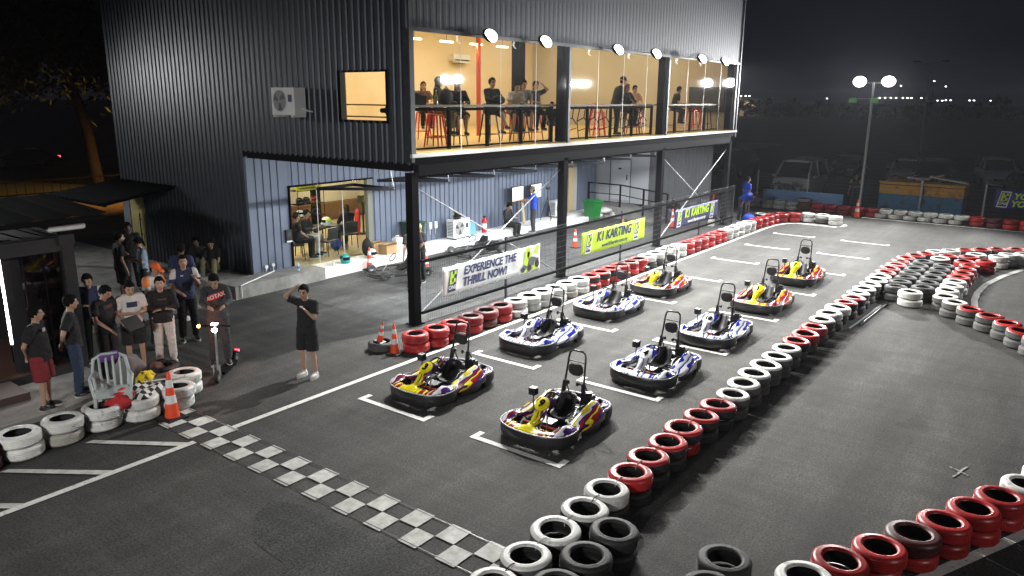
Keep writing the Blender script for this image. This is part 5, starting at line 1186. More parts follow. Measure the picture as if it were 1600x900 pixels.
for i, a in enumerate([(4.40, 3.85, -120, 'r', "red metal stool far back under the seated child at the left window"), (2.0, 1.15, -80, 'r', "red metal stool empty at the left end of the counter"), (2.58, 1.62, -70, 'r', "red metal stool under the person in the long khaki skirt"),
    (3.08, 1.42, -110, 'k', "black metal stool under the long haired person in the dark top"), (4.38, 1.40, -100, 'k', "black metal stool under the person with crossed legs"), (5.28, 1.34, -110, 'r', "red metal stool under the person leaning on folded arms"),
    (5.78, 1.42, -110, 'k', "black metal stool under the person in grey tee"), (6.28, 1.32, -110, 'r', "red metal stool under the person raising an arm"), (9.55, 1.2, -90, 'r', "red metal stool left of the big standing person"),
    (10.0, 1.35, -60, 'r', "red metal stool with a bag, just behind the big person"), (11.38, 1.22, -100, 'k', "black metal stool under the person in the dark coat"), (12.0, 1.15, -90, 'r', "red metal stool just left of the steel column"),
    (12.78, 1.68, -100, 'k', "black metal stool under the half hidden person"), (15.02, 1.25, -60, 'k', "black metal stool under the person eating"), (16.2, .95, -90, 'r', "red metal stool before the dark board"), (16.8, 1.0, -70, 'r', "second red metal stool before the dark board, farther right"), (17.4, .9, -90, 'k', "black metal stool at the right end by the grey wall")]): stool(*a)
t = thing("notice_board", "large dark board on the end wall upstairs", "board", (17.86, 1.12, 4.45)); MB().box((0, -.75, 0), (.06, .75, .98)).build("panel", mat("board_dark", (.02, .025, .035), .4), t)
t = thing("bag", "black bag lying on the counter left of the crossed legged person", "bag", (3.75, .62, ZF+.99)); MB().ell((0, 0, .11), (.24, .14, .12)).build("bag_body", C_BLACK, t, smooth=70); m = MB(); m.tube([(-.12, 0, .2), (-.06, 0, .29), (.06, 0, .29), (.12, 0, .2)], .012, 6); m.build("handle", C_BLACK, t)
t = thing("backpack", "dark backpack on the counter at the left window", "backpack", (1.85, .66, ZF+.99)); MB().ell((0, 0, .17), (.20, .13, .2)).build("bag_body", C_CHAR, t, smooth=70); m = MB(); m.tube([(-.05, 0, .36), (0, 0, .41), (.05, 0, .36)], .012, 6); m.build("handle", C_BLACK, t)
t = thing("camera_bag", "black bag with gear on the counter at the far left", "bag", (.85, .60, ZF+.99)); m = MB(); m.box((-.3, -.1, 0), (.16, .1, .2)); m.ell((-.1, 0, .2), (.18, .1, .07)); m.build("bag_body", C_BLACK, t); m = MB(); m.tube([(-.2, 0, .2), (-.1, 0, .3), (.05, 0, .2)], .012, 6); m.build("strap", C_BLACK, t)
t = thing("bottle", "clear tall bottle on the counter near the left end", "bottle", (1.42, .58, ZF+.99)); m = MB(); m.lathe([(.0, 0), (.04, 0), (.042, .18), (.015, .25), (.015, .30)], seg=14); m.build("bottle_body", mat("bottle_glass", (.30, .34, .26), .15), t, smooth=50); MB().cyl((0, 0, .30), (0, 0, .325), .017).build("cap", white_p, t)
t = thing("air_conditioner", "white indoor air conditioner high on the cream back wall", "air conditioner", (12.7, 9.6, 6.38)); m = MB(); m.box((-.5, -.14, 0), (.5, .1, .26)); m.box((-.42, -.16, -.06), (.42, .05, -.001)); m.build("case", white_p, t); MB().box((-.44, -.165, .02), (.44, -.142, .06)).build("louvre", steel_grey, t)
# standing fan seen through the side window
t = thing("pedestal_fan", "black standing fan behind the small side window", "fan", (.75, 1.35, ZF)); m = MB(); m.cyl((0, 0, 0), (0, 0, .03), .2); m.cyl((0, 0, .03), (0, 0, .75), .016); m.build("stand", steel_black, t); m = MB(); m.cyl((-.02, 0, .86), (-.30, 0, .86), .07, .05); m.build("motor", steel_black, t)
m = MB(); m.cyl((.02, 0, .86), (.05, 0, .86), .2, seg=22); m.lathe([(.2, 0), (.215, .05), (.2, .1)], (.0, 0, .86), 'x', 24); m.build("cage", steel_black, t)
hr2 = MB()
for z in (.98, .72, .52): hr2.cyl((.32, .5, ZF+z), (.32, 2.4, ZF+z), .018, seg=6)
for y in (.52, 2.38): hr2.cyl((.32, y, ZF), (.32, y, ZF+.98), .02, seg=6)
tag(hr2.build("guard_rail", brown), "thin brown rail behind the small side window", "railing")

# ================================================================== things on the walls and plinth
def ac_outdoor(lab, loc, rz, wall=False):
    t = thing("condenser_unit", lab, "air conditioner", loc, rz, "outdoor air conditioner units")
    m = MB(); m.box((-.42, -.16, 0), (.42, .16, .62)); m.build("case", white_p, t)
    m = MB(); m.lathe([(.235, 0), (.25, -.012), (.265, 0)], (-.12, -.161, .32), 'y', 28); m.build("fan_ring", white_p, t)
    MB().cyl((-.12, -.155, .32), (-.12, -.166, .32), .235, seg=28).build("fan_recess", mat("ac_grey", (.25, .25, .25), .6), t)
    m = MB()
    for q in range(3):
        a = q*2*PI/3+.4; m.add([(-.12+.05*math.cos(a), -.170, .32+.05*math.sin(a)), (-.12+.22*math.cos(a-.15), -.172, .32+.22*math.sin(a-.15)), (-.12+.22*math.cos(a+.55), -.168, .32+.22*math.sin(a+.55)), (-.12+.05*math.cos(a+.9), -.170, .32+.05*math.sin(a+.9))], [(0, 1, 2, 3)])
    m.build("fan_blade", steel_grey, t)
    MB().box((.20, -.167, .30), (.33, -.161, .46)).build("badge", navy, t)
    m = MB()
    for q in range(10): m.box((-.425, -.12, .08+.05*q), (-.42, .12, .10+.05*q))
    m.build("vent", steel_black, t)
    m = MB(); m.box((-.36, -.18, -.05), (-.30, .2, -.002)); m.box((.30, -.18, -.05), (.36, .2, -.002))
    if wall: m.bar((-.33, .2, -.03), (-.33, -.12, -.03), .04, .04); m.tube([(.42, .05, .15), (.55, .1, .1), (.58, .22, .08)], .02, 6)
    m.build("bracket", steel_grey if not wall else white_p, t); return t
ac_outdoor("white condenser unit hung on the dark ribbed end wall", (-.24, 3.72, 4.52), -PI/2, True)
ac_outdoor("white condenser unit on the plinth with a black and lime helmet on top", (7.75, 5.45, .32), 0)
ac_outdoor("white condenser unit on the plinth right of the wall monitors", (14.05, 5.55, .32), 0)
def helmet(lab, loc, base, vis, rz=0, r=.14, acc=None, grp=None):
    t = thing("helmet", lab, "helmet", loc, rz, grp); m = MB(); prof = [(.0, .27), (.06, .262), (.10, .24), (.132, .19), (.142, .13), (.135, .06), (.12, .0), (.0, .0)]
    m.lathe([(q*r/.14, z*r/.14) for q, z in prof[::-1]], seg=22); m.ell((.06*r/.14, 0, .06*r/.14), (.11*r/.14, .11*r/.14, .065*r/.14)); m.build("shell", base, t, smooth=60)
    m = MB(); n = 12; vs = []
    for i in range(n+1):
        a = R(-75+150*i/n)
        for z, q in ((.10, .147), (.185, .142)): vs.append((q*math.cos(a)*r/.14, q*math.sin(a)*r/.14, z*r/.14))
    m.add(vs, [(2*i, 2*i+2, 2*i+3, 2*i+1) for i in range(n)]); m.build("visor", vis, t, smooth=60)
    if acc: m = MB(); m.ell((-.02, 0, .16), (.135, .146, .10)); m.build("stripe", acc, t, smooth=60)
vis_m = mat("visor", (.01, .01, .012), .1)
helmet("black and lime helmet standing on the condenser unit", (7.62, 5.4, .945), black_p, vis_m, R(-100), acc=lime)
helmet("teal and lime helmet on the white plinth before the glass door", (2.60, 5.32, .275), mat("teal", (.02, .32, .30), .3), vis_m, R(-80), acc=mat("helmet_dark", (.02, .03, .05), .3))
helmet("black and white helmet on the plinth behind the traffic cone", (3.62, 5.30, .275), white_p, vis_m, R(-90), acc=black_p)
t = thing("water_bottle", "small clear water bottle with blue label on the plinth", "bottle", (.92, 5.28, .345)); m = MB(); m.lathe([(0, 0), (.035, 0), (.037, .16), (.015, .21), (.015, .23)], seg=14); m.build("bottle_body", mat("bottle_clear", (.55, .65, .75), .15), t, smooth=50); MB().cyl((0, 0, .06), (0, 0, .13), .038).build("label_band", mat("blue_label", (.05, .25, .7), .4), t); MB().cyl((0, 0, .23), (0, 0, .25), .017).build("cap", mat("cap_blue", (.05, .2, .6), .4), t)
t = thing("paper_cup", "white paper cup on the plinth before the glass door", "cup", (2.14, 5.30, .275)); MB().lathe([(.0, 0), (.03, 0), (.042, .11), (.038, .11), (.028, .01)], seg=16).build("cup_body", white_p, t, smooth=50); MB().lathe([(.041, .108), (.045, .112), (.041, .116)], seg=16).build("rim", white_p, t)
t = thing("backpack", "black backpack leaning by the door post on the plinth", "backpack", (3.72, 5.62, .275)); m = MB(); m.ell((0, 0, .26), (.17, .13, .27)); m.ell((.02, -.11, .18), (.13, .07, .16)); m.build("bag_body", C_BLACK, t, smooth=70); m = MB(); m.tube([(-.05, 0, .5), (0, 0, .57), (.05, 0, .5)], .012, 6); m.build("handle", C_BLACK, t)
card = mat("cardboard", (.38, .25, .12), .85, var=.12, vscale=5)
def carton(lab, loc, size, rz):
    t = thing("cardboard_box", lab, "box", loc, rz, "cardboard boxes on the plinth"); a, b, c = size; MB().box((-a/2, -b/2, 0), (a/2, b/2, c)).build("box_body", card, t); m = MB(); m.add([(-a/2, -b/2, c), (a/2, -b/2, c), (a/2, -b/2-.12, c+.05), (-a/2, -b/2-.12, c+.05)], [(0, 1, 2, 3)]); m.build("flap", card, t); MB().box((-a/2, -.025, c+.001), (a/2, .025, c+.004)).build("tape", tan_m, t)
carton("open brown cardboard box beside the white jerrycan", (4.38, 5.42, .275), (.48, .36, .30), .1); carton("brown cardboard box behind the open one by the door post", (4.15, 5.68, .275), (.36, .26, .36), -.1)
t = thing("jerrycan", "white plastic jerrycan on the plinth beside the boxes", "jerrycan", (4.85, 5.45, .275)); m = MB(); m.rings([[(x*q, y*q, z) for x, y in ((-.15, -.11), (.15, -.11), (.15, .11), (-.15, .11))] for z, q in ((0, .94), (.02, 1), (.36, 1), (.42, .8))]); m.build("can_body", white_p, t); m = MB(); m.tube([(-.08, 0, .41), (-.07, 0, .48), (.05, 0, .48), (.06, 0, .41)], .015, 6); m.build("handle", white_p, t); MB().cyl((.10, 0, .41), (.10, 0, .46), .03).build("cap", red_t, t)
t = thing("wheelie_bin", "dark green wheelie bin behind the bald person", "bin", (5.6, 5.5, .275)); gdk = mat("bin_dark_green", (.02, .05, .025), .5); m = MB(); m.rings([[(x*q, y*q, z) for x, y in ((-.27, -.27), (.27, -.27), (.27, .27), (-.27, .27))] for z, q in ((0, .78), (.75, 1.0), (.78, 1.05))]); m.build("bin_body", gdk, t); m = MB(); m.box((-.3, -.3, .785), (.3, .3, .83)); m.build("lid", gdk, t)
t = thing("wheelie_bin", "bright green wheelie bin by the white sacks", "bin", (15.35, 4.70, 0), R(-12)); t.scale = (.9, .9, .9); gbr = mat("bin_green", (.010, .16, .028), .4, var=.1); m = MB(); m.rings([[(x*q, y*q, z) for x, y in ((-.29, -.33), (.29, -.33), (.29, .33), (-.29, .33))] for z, q in ((.03, .74), (.86, 1.0), (.90, 1.08), (.93, 1.08))]); m.build("bin_body", gbr, t)
m = MB(); m.rings([[(x*q, y*q, z) for x, y in ((-.31, -.36), (.31, -.36), (.31, .36), (-.31, .36))] for z, q in ((.935, 1.04), (.965, 1.04), (1.0, .8))]); m.build("lid", gbr, t)
for s in (1, -1): MB().cyl((s*.24, .30, .10), (s*.29, .30, .10), .10, seg=16).build("wheel", black_p, t)
sack_m = mat("sack_white", (.55, .54, .52), .8, bump=.8, bscale=9, var=.12, vscale=5)
for i, (x, y, z, sx, sy, sz) in enumerate(((15.95, 4.85, .16, .34, .30, .17), (16.4, 4.75, .16, .36, .30, .17), (16.15, 4.62, .36, .38, .3, .14), (16.75, 4.55, .14, .3, .3, .15))):
    m = MB(); m.ell((0, 0, 0), (sx, sy, sz), None, 18, 10)
    for k in range(len(m.v)): v = m.v[k]; q = 1+.16*math.sin(v[0]*17+i)*math.sin(v[1]*15)+.08*math.sin(v[2]*30+v[0]*22); m.v[k] = (v[0]*q, v[1]*q, max(v[2]*q, -sz))
    tag(m.build("sack", sack_m, None, (x, y, z), rnd.uniform(0, 3), smooth=70), ["bulging white sack touching the green bin", "white sack in the middle of the pile", "white sack lying on top of the pile", "smaller white sack at the right end of the pile"][i], "sack", "white sacks by the green bin")
t = thing("fire_extinguisher", "red fire extinguisher standing on the white plinth", "extinguisher", (9.15, 5.45, .275)); m = MB(); m.lathe([(0, 0), (.09, 0), (.095, .03), (.095, .42), (.07, .49), (.03, .52), (0, .52)], seg=20); m.build("cylinder_body", mat("ext_red", (.5, .015, .015), .3), t, smooth=40); m = MB(); m.cyl((0, 0, .52), (0, 0, .58), .025); m.box((-.02, -.10, .58), (.02, .04, .60)); m.tube([(.02, 0, .56), (.12, -.02, .5), (.11, -.03, .2)], .013, 6); m.build("valve", black_p, t); MB().cyl((0, 0, .18), (0, 0, .34), .0965, seg=20).build("label_band", white_p, t)
t = thing("folded_mat", "light blue folded mat leaning on the plinth by the condenser", "mat", (8.5, 5.55, .275)); m = MB(); m.obox((0, 0, .22), (.50, .07, .44), Matrix.Rotation(R(-12), 3, 'X')); m.build("mat_body", mat("mat_blue", (.10, .28, .42), .8), t); m = MB(); m.obox((0, -.045, .18), (.46, .02, .34), Matrix.Rotation(R(-12), 3, 'X')); m.build("mat_fold", MATS["mat_blue"], t)
# monitors on the wall
for i, (x, z, c, lab) in enumerate(((11.35, 1.15, (.75, .28, .10), "wall monitor with an orange screen behind the person in blue"), (12.55, 1.15, (.45, .52, .62), "wall monitor with a pale screen right of the orange one"))):
    t = thing("wall_monitor", lab, "monitor", (x, 5.62, z), R(8), "monitors on the blue wall"); MB().box((-.46, -.02, 0), (.46, .03, .58)).build("bezel", black_p, t); MB().box((-.43, -.026, .03), (.43, -.021, .55)).build("screen", glow("screen%d" % i, c, .55), t); MB().bar((0, .03, .28), (0, .22, .28), .08, .08).build("bracket", steel_black, t)
t = thing("tripod", "black tripod stand below the pale monitor", "tripod", (13.0, 5.35, .275)); m = MB()
for a in (0, 2.1, 4.2): m.tube([(0, 0, .95), (.28*math.cos(a), .28*math.sin(a), 0)], .014, 6)
m.cyl((0, 0, .8), (0, 0, 1.2), .015); m.build("tripod_legs", black_p, t); MB().box((-.07, -.05, 1.2), (.07, .05, 1.3)).build("head", black_p, t)
t = thing("timber_board", "narrow wooden board leaning at the wall by the blue person", "board", (11.75, 5.6, .275)); m = MB(); m.obox((0, .03, .4), (.14, .03, .82), Matrix.Rotation(R(-8), 3, 'X')); m.build("plank", tan_m, t); m = MB(); m.obox((.02, -.0, .15), (.05, .03, .3), Matrix.Rotation(R(-8), 3, 'X')); m.build("cleat", tan_m, t)
# sockets and conduit on the wall
for i, (x, z, lab) in enumerate(((.30, .48, "white round outlet on the blue wall, left of a pair by the corner"), (.52, .50, "white round outlet on the blue wall, right of a pair by the corner"), (6.75, .78, "white socket box on the blue wall, left of a pair above the plinth"), (7.02, .78, "white socket box on the blue wall, right of a pair above the plinth"))):
    t = thing("wall_socket", lab, "socket", (x, 5.86, z), 0, "sockets on the blue wall"); m = MB()
    if i < 2: m.cyl((0, 0, 0), (0, -.05, 0), .05)
    else: m.box((-.06, -.06, -.11), (.06, .0, .11))
    m.build("box_body", white_p, t); m = MB(); m.cyl((0, -.02, -.05), (0, -.02, -.2 if i < 2 else -.3), .011, seg=6); m.build("conduit", white_p, t)
m = MB(); m.tube([(.52, 5.82, .30), (.45, 5.7, .36), (-.9, 5.05, .36), (-1.05, 4.99, .35), (-1.05, 4.98, .05)], .016, 6); tag(m.build("conduit", white_p), "white conduit running over the end of the concrete plinth", "conduit")
t = thing("access_panel", "small black access reader beside the glass door", "access reader", (1.08, 5.85, 1.05)); MB().box((-.09, -.05, 0), (.09, .02, .34)).build("case", black_p, t); MB().box((-.05, -.055, .16), (.05, -.051, .28)).build("screen", steel_grey, t); MB().box((-.09, -.052, .0), (.09, -.05, .04)).build("label_band", white_p, t)

# room furniture
chair_m = mat("chair_black", (.02, .02, .02), .5); rc = None
for i, (x, y, rz, lab) in enumerate(((2.64, 7.18, -60, "black chair under the person in race jersey in the room"), (2.08, 6.87, -30, "black chair at the left edge behind the glass door"), (4.28, 7.08, 75, "black chair under the long haired person in the room"), (3.05, 6.62, 100, "empty black chair nearest the glass door"))):
    if rc is None:
        rc = thing("chair", "x", "chair"); m = MB(); m.box((-.22, -.23, .42), (.22, .23, .47)); m.build("seat", chair_m, rc); m = MB(); m.obox((-.23, 0, .68), (.03, .44, .36), Matrix.Rotation(R(-8), 3, 'Y')); m.build("backrest", chair_m, rc)
        for sx, sy in ((.2, .2), (.2, -.2), (-.2, .2), (-.2, -.2)): MB().cyl((sx, sy, .42), (sx*1.1, sy*1.1, 0), .014, seg=6).build("leg", steel_black, rc)
        t = rc
    else: t = copy_tree(rc)
    t.location = (x, y, ZR); t.rotation_euler = (0, 0, R(rz)); tag(t, lab, "chair", "chairs in the ground floor room")
t = thing("table", "small dark table with a helmet in the room", "table", (3.80, 7.55, ZR)); MB().box((-.45, -.35, .70), (.45, .35, .74)).build("table_top", chair_m, t)
for sx in (-.38, .38):
    for sy in (-.28, .28): MB().cyl((sx, sy, 0), (sx, sy, .70), .02, seg=6).build("leg", steel_black, t)
helmet("white and lime helmet on the table in the room", (3.72, 7.45, ZR+.745), white_p, vis_m, R(150), acc=lime)
t = thing("shelf_rack", "wire rack with helmets on the back of the room", "shelf", (4.05, 8.75, ZR)); t.scale = (.70, 1, .80); m = MB()
for sx in (-.75, .75):
    for sy in (-.2, .2): m.cyl((sx, sy, 0), (sx, sy, 2.2), .014, seg=6)
m.build("upright", steel_black, t)
for z in (.5, 1.1, 1.6, 2.15): MB().box((-.76, -.21, z), (.76, .21, z+.02)).build("shelf", steel_black, t)
for i, (dx, z, c, nm) in enumerate(((-.5, 1.62, black_p, "black"), (-.1, 1.62, C_CHAR, "charcoal"), (.35, 1.62, red_t, "red"), (-.5, 1.12, white_p, "white"), (-.1, 1.12, lime, "lime"), (.4, 1.12, navy, "navy"))): helmet("%s helmet on the wire rack in the room" % nm, (4.05+dx*.70, 8.70, ZR+z*.80), c, vis_m, R(-90), .115, grp="helmets on the rack")
t = thing("shop_sign", "long lime sign above the wire rack", "sign", (4.0, 8.58, ZR+1.72)); t.scale = (.75, 1, .62); MB().box((-.65, -.02, 0), (.65, .02, .3)).build("panel", mat("lime_sign", (.45, .50, .04), .5), t); MB().box((-.5, -.024, .12), (.5, -.021, .17)).build("print_line", steel_grey, t)
t = thing("red_kayak_bag", "tall red padded bag standing at the back of the room", "bag", (5.95, 8.5, ZR)); t.scale = (.55, .6, .72); m = MB(); m.ell((0, 0, .65), (.16, .2, .66)); m.build("bag_body", mat("padding_red", (.55, .02, .03), .6), t, smooth=60); m = MB(); m.box((-.17, -.02, .6), (.17, .21, .66)); m.build("strap", C_BLACK, t)
t = thing("bin", "slim black post bin right of the table in the room", "bin", (6.3, 8.6, ZR)); m = MB(); m.cyl((0, 0, 0), (0, 0, .04), .2); m.cyl((0, 0, .04), (0, 0, 1.1), .035); m.box((-.14, -.1, 1.1), (.14, .1, 1.35)); m.build("post", black_p, t); MB().box((-.12, -.105, 1.13), (.12, -.101, 1.32)).build("panel", card, t)
t = thing("blue_bag", "blue bag on the floor under the chairs in the room", "bag", (3.7, 7.0, ZR)); MB().ell((0, 0, .2), (.2, .14, .2)).build("bag_body", mat("bag_blue", (.015, .04, .20), .7), t, smooth=60); m = MB(); m.tube([(-.1, 0, .36), (0, 0, .46), (.1, 0, .36)], .012, 6); m.build("handle", C_BLACK, t)

# ================================================================== cones
cone_o, cone_w = mat("cone_orange", (.80, .075, .018), .5, var=.1), mat("cone_white", (.72, .72, .72), .35)
cn = {}
def cone(lab, x, y, h, z=0, tilt=0):
    if h not in cn:
        t = thing("traffic_cone", "x", "traffic cone"); cn[h] = t; s = h
        b = [(.19, .04), (.145, .10), (.115, .34), (.088, .55), (.066, .74), (.042, .96), (.03, 1.0)]
        rr = lambda z: .15-.115*z
        m = MB(); m.lathe([(rr(z)*s, z*s) for z in (.05, .35, .6, .97)]+[(.02*s, 1.0*s)]); m.build("cone_body", cone_o, t, smooth=50)
        MB().lathe([(rr(z)*s+.0025, z*s) for z in (.35, .52)]).build("reflective_band", cone_w, t, smooth=50); MB().lathe([(rr(z)*s+.0025, z*s) for z in (.68, .84)]).build("reflective_band", cone_w, t, smooth=50)
        m = MB(); q = .22*s; m.rings([[(x_, y_, 0) for x_, y_ in ((-q, -q), (q, -q), (q, q), (-q, q))], [(x_, y_, .035*s) for x_, y_ in ((-q, -q), (q, -q), (q, q), (-q, q))], [(x_*.72, y_*.72, .055*s) for x_, y_ in ((-q, -q), (q, -q), (q, q), (-q, q))]]); m.build("base", black_p, t)
    else: t = copy_tree(cn[h])
    t.location = (x, y, z); t.rotation_euler = (R(tilt), 0, rnd.uniform(-.3, .3)); tag(t, lab, "traffic cone", "orange traffic cones")
for a in (("large orange cone between the white tyres and the checkered line", -6.02, -.52, .78), ("small orange cone in front of the first red tyre stack", -1.66, -1.02, .62), ("tilted orange cone behind the small one by the corner post", -1.66, -.60, .45, .17, 14), ("orange and white cone behind the stripped kart by the plinth", 3.2, 4.95, .70), ("orange cone seen through the fence beside the bald person", 4.1, 3.55, .70), ("orange cone alone on the lane between the white and lime banners", 10.0, 2.15, .64), ("orange cone behind the top edge of the lime banner", 13.05, 2.0, .62), ("orange cone left of the dark blue banner", 16.0, 1.4, .75), ("orange cone behind the top edge of the dark blue banner", 18.6, 1.6, .62), ("orange cone at the foot of the light pole", 23.55, -3.72, .78)): cone(*a)
post_red = mat("pole_red", (.55, .03, .02), .5); t = thing("marker_pole", "slim red and white pole leaning at the far end of the fence", "pole", (17.4, .35, 0)); MB().tube([(0, 0, .25), (.06, 0, 1.3)], .03, 8).build("pole_body", post_red, t); MB().box((-.1, -.1, 0), (.1, .1, .25)).build("foot", white_p, t)

# ================================================================== clutter by the left tyres
t = thing("plastic_chair", "pale grey plastic chair with slatted back and purple cloth", "chair", (-6.58, .14, 0), R(-115)); t.scale = (1.1, 1.1, 1.08); pc = mat("chair_plastic", (.42, .47, .46), .4, var=.05)
m = MB(); g = [(-.22, -.20), (.22, -.23), (.22, .23), (-.22, .20)]; m.rings([[(x, y, .42) for x, y in g], [(x, y, .445) for x, y in g]]); m.build("seat", pc, t)
m = MB(); m.tube([(-.21, .21, .42), (-.29, .23, .66), (-.33, .20, .84), (-.345, .10, .90), (-.345, -.10, .90), (-.33, -.20, .84), (-.29, -.23, .66), (-.21, -.21, .42)], .024, 7); 
for y in (-.12, -.04, .04, .12): m.tube([(-.21, y, .44), (-.285, y*1.1, .66), (-.335, y*1.1, .87)], .019, 6)
m.build("backrest", pc, t, smooth=60)
for sx, sy in ((.21, .21), (.21, -.21), (-.21, .19), (-.21, -.19)): MB().tube([(sx, sy, .43), (sx*1.2, sy*1.18, 0)], [.03, .022], 6).build("leg", pc, t)
m = MB()
for s in (1, -1): m.tube([(-.29, s*.23, .64), (-.05, s*.27, .64), (.2, s*.25, .62), (.22, s*.22, .43)], .02, 6)
m.build("armrest", pc, t, smooth=60)
m = MB(); vs = [(-.36-.05*math.sin(j*.8), -.12+.24*i/6, .93-abs(j-2)*.075) if j != 2 else (-.345, -.12+.24*i/6, .932) for i in range(7) for j in range(5)]
m = MB(); prof = [(-.315, .80), (-.318, .88), (-.345, .93), (-.375, .89), (-.38, .78)]; m.add([(x+.006*math.sin(i*1.3), -.13+.26*i/6, z-.01*math.sin(i)) for i in range(7) for x, z in prof], [(i*5+j, (i+1)*5+j, (i+1)*5+j+1, i*5+j+1) for i in range(6) for j in range(4)])
o = m.build("purple_cloth", mat("cloth_purple", (.12, .05, .20), .85), smooth=60); o.location = t.location; o.rotation_euler = t.rotation_euler; o.scale = t.scale; o.modifiers.new("thick", 'SOLIDIFY').thickness = .008; tag(o, "purple cloth hung over the back of the plastic chair", "cloth")
def drape(nm, lab, cat, c, sx, sy, m_, rz, amp=.03, n=14, fall=.12, mats=None, pickm=None, th=.006):
    mb = MB(); r2 = random.Random(len(nm)+int(abs(c[0]*100))); ph = [r2.uniform(0, 6) for _ in range(4)]; vs = []
    for i in range(n+1):
        for j in range(n+1):
            u, v = 2*i/n-1, 2*j/n-1; d = max(abs(u), abs(v)); vs.append((u*sx/2*(1-.1*abs(v)), v*sy/2*(1-.1*abs(u)), amp*math.sin(4*u+ph[0])*math.cos(3.3*v+ph[1])+amp*.6*math.sin(7*v+ph[2]+3*u)-fall*max(0, d-.55)**1.4))
    fs = [(i*(n+1)+j, (i+1)*(n+1)+j, (i+1)*(n+1)+j+1, i*(n+1)+j+1) for i in range(n) for j in range(n)]
    mb.add(vs, fs)
    if pickm: mb.m = [pickm(k//n, k % n) for k in range(n*n)]
    o = mb.build(nm, mats or m_, None, c, rz, smooth=60); o.modifiers.new("thick", 'SOLIDIFY').thickness = th; return tag(o, lab, cat)
drape("red_flag", "red flag lying on the seat of the plastic chair", "flag", (-6.52, -.04, .475), .46, .40, red_t, .3, .03, fall=.5, mats=[cl("flag_red", (.42, .02, .02))])
drape("checkered_flag", "black and white checkered flag thrown over the white tyres", "flag", (-6.18, .02, .46), .72, .56, None, .5, .035, 16, .3, [C_BLACK, C_WHITE], lambda i, j: (i//2+j//2) % 2)
drape("yellow_flag", "yellow flag standing up from the tyre behind the cone", "flag", (-5.98, .28, .55), .34, .26, None, .8, .05, 12, .2, [cl("flag_yellow", (.70, .50, .02))])
m = MB(); m.tube([(-6.1, .1, .49), (-5.55, .02, .43)], .010, 6); tag(m.build("flag_stick", white_p), "white flag stick lying across the tyres behind the cone", "stick")
for i, (x, y, sx, sz, c, lab) in enumerate(((-5.72, 1.35, .26, .30, C_GREY, "grey crumpled bag on the ground behind the plastic chair"), (-5.42, 1.05, .24, .22, C_BROWN, "brown bag on the ground behind the yellow flag"), (-5.05, 1.45, .22, .16, C_CHAR, "dark bag on the ground by the black tyres"))):
    m = MB(); m.ell((0, 0, 0), (sx, sx*.8, sz), None, 16, 10)
    for k in range(len(m.v)): v = m.v[k]; q = 1+.12*math.sin(v[0]*19+i*2)*math.sin(v[1]*17)+.06*math.sin(v[2]*31); m.v[k] = (v[0]*q, v[1]*q, max(v[2]*q, -sz*.9))
    tag(m.build("cloth_bag", c, None, (x, y, sz*.9), i, smooth=70), lab, "bag", "bags behind the left tyres")
m = MB(); m.obox((-5.62, .62, .30), (.62, .40, .05), Matrix.Rotation(R(18), 3, 'Z') @ Matrix.Rotation(R(-8), 3, 'X')); m.box((-5.85, .5, 0), (-5.45, .74, .26)); tag(m.build("tool_case", mat("case_grey", (.15, .16, .16), .6)), "flat grey case lying behind the white tyres", "case")
# electric scooter
t = thing("electric_scooter", "black electric kick scooter with a bright headlight", "scooter", (-4.68, .32, 0), R(38))
m = MB(); m.box((.12, -.08, .10), (.80, .08, .15)); m.tube([(.12, 0, .13), (.02, 0, .26)], .03, 8); m.build("deck", steel_black, t)
m = MB(); m.tube([(.0, 0, .22), (.06, 0, 1.02)], .021, 9); m.build("stem", k_metal, t); m = MB(); m.tube([(.07, .26, 1.02), (.06, 0, 1.04), (.07, -.26, 1.02)], .016, 8); m.build("handlebar", steel_black, t)
for x in (-.02, .92):
    m = MB(); m.lathe([(.06, -.03), (.105, -.03), (.12, -.012), (.12, .012), (.105, .03), (.06, .03)], (x, 0, .12), 'y', 22); w_ = m.build("wheel", black_t, t, smooth=40); m = MB(); m.cyl((x, -.026, .12), (x, .026, .12), .062, seg=16); m.build("rim", k_metal, w_)
m = MB(); m.box((-.055, -.06, .14), (-.02, -.04, .34)); m.box((-.055, .04, .14), (-.02, .06, .34)); m.build("fork", k_metal, t); m = MB(); m.tube([(.80, 0, .16), (.92, 0, .27), (1.04, 0, .22)], .03, 7); m.build("mudguard", steel_black, t)
MB().ell((.02, 0, .96), (.04, .05, .035)).build("headlight", glow("scooter_lit", (1, 1, 1), 45), t, smooth=60); MB().box((.0, -.05, 1.06), (.08, .05, 1.08)).build("display", glow("display_lit", (1, 1, 1), 14), t)
MB().ell((.07, .29, 1.02), (.028, .028, .028)).build("indicator", glow("indicator_lit", (1, .25, .03), 40), t); MB().box((1.02, -.04, .24), (1.04, .04, .27)).build("tail_light", glow("tail_lit", (1, .02, .03), 20), t)
lamp("scooter_beam", 'SPOT', t, (-.04, 0, .96), 14, (1, .98, .95), .03, target=(-6.0, -1.4, .1), spot=90)
lamp("indicator_glow", 'POINT', t, (.06, .36, 1.02), 6.5, (1, .22, .03), .03)
t = thing("unseen_red_lamp", "small unseen red lamp added on the ground behind the black tyres", "lamp", (-5.02, 1.42, 0)); MB().cyl((0, 0, 0), (0, 0, .10), .05).build("base", black_p, t); MB().ell((0, 0, .14), (.04, .04, .05)).build("lens", glow("red_lit", (1, .02, .05), 16), t); lamp("red_glow", 'POINT', t, (0, .10, .18), 11.0, (1, .03, .08), .04)  # unseen source, added for the red glow on the trousers
m = MB(); m.tube([(5.75, -7.74, .02), (8.3, -7.86, .02)], .022, 6); o1 = m.build("steel_rod", galv); tag(o1, "long steel rod on the ground beside the tyre row", "rod")
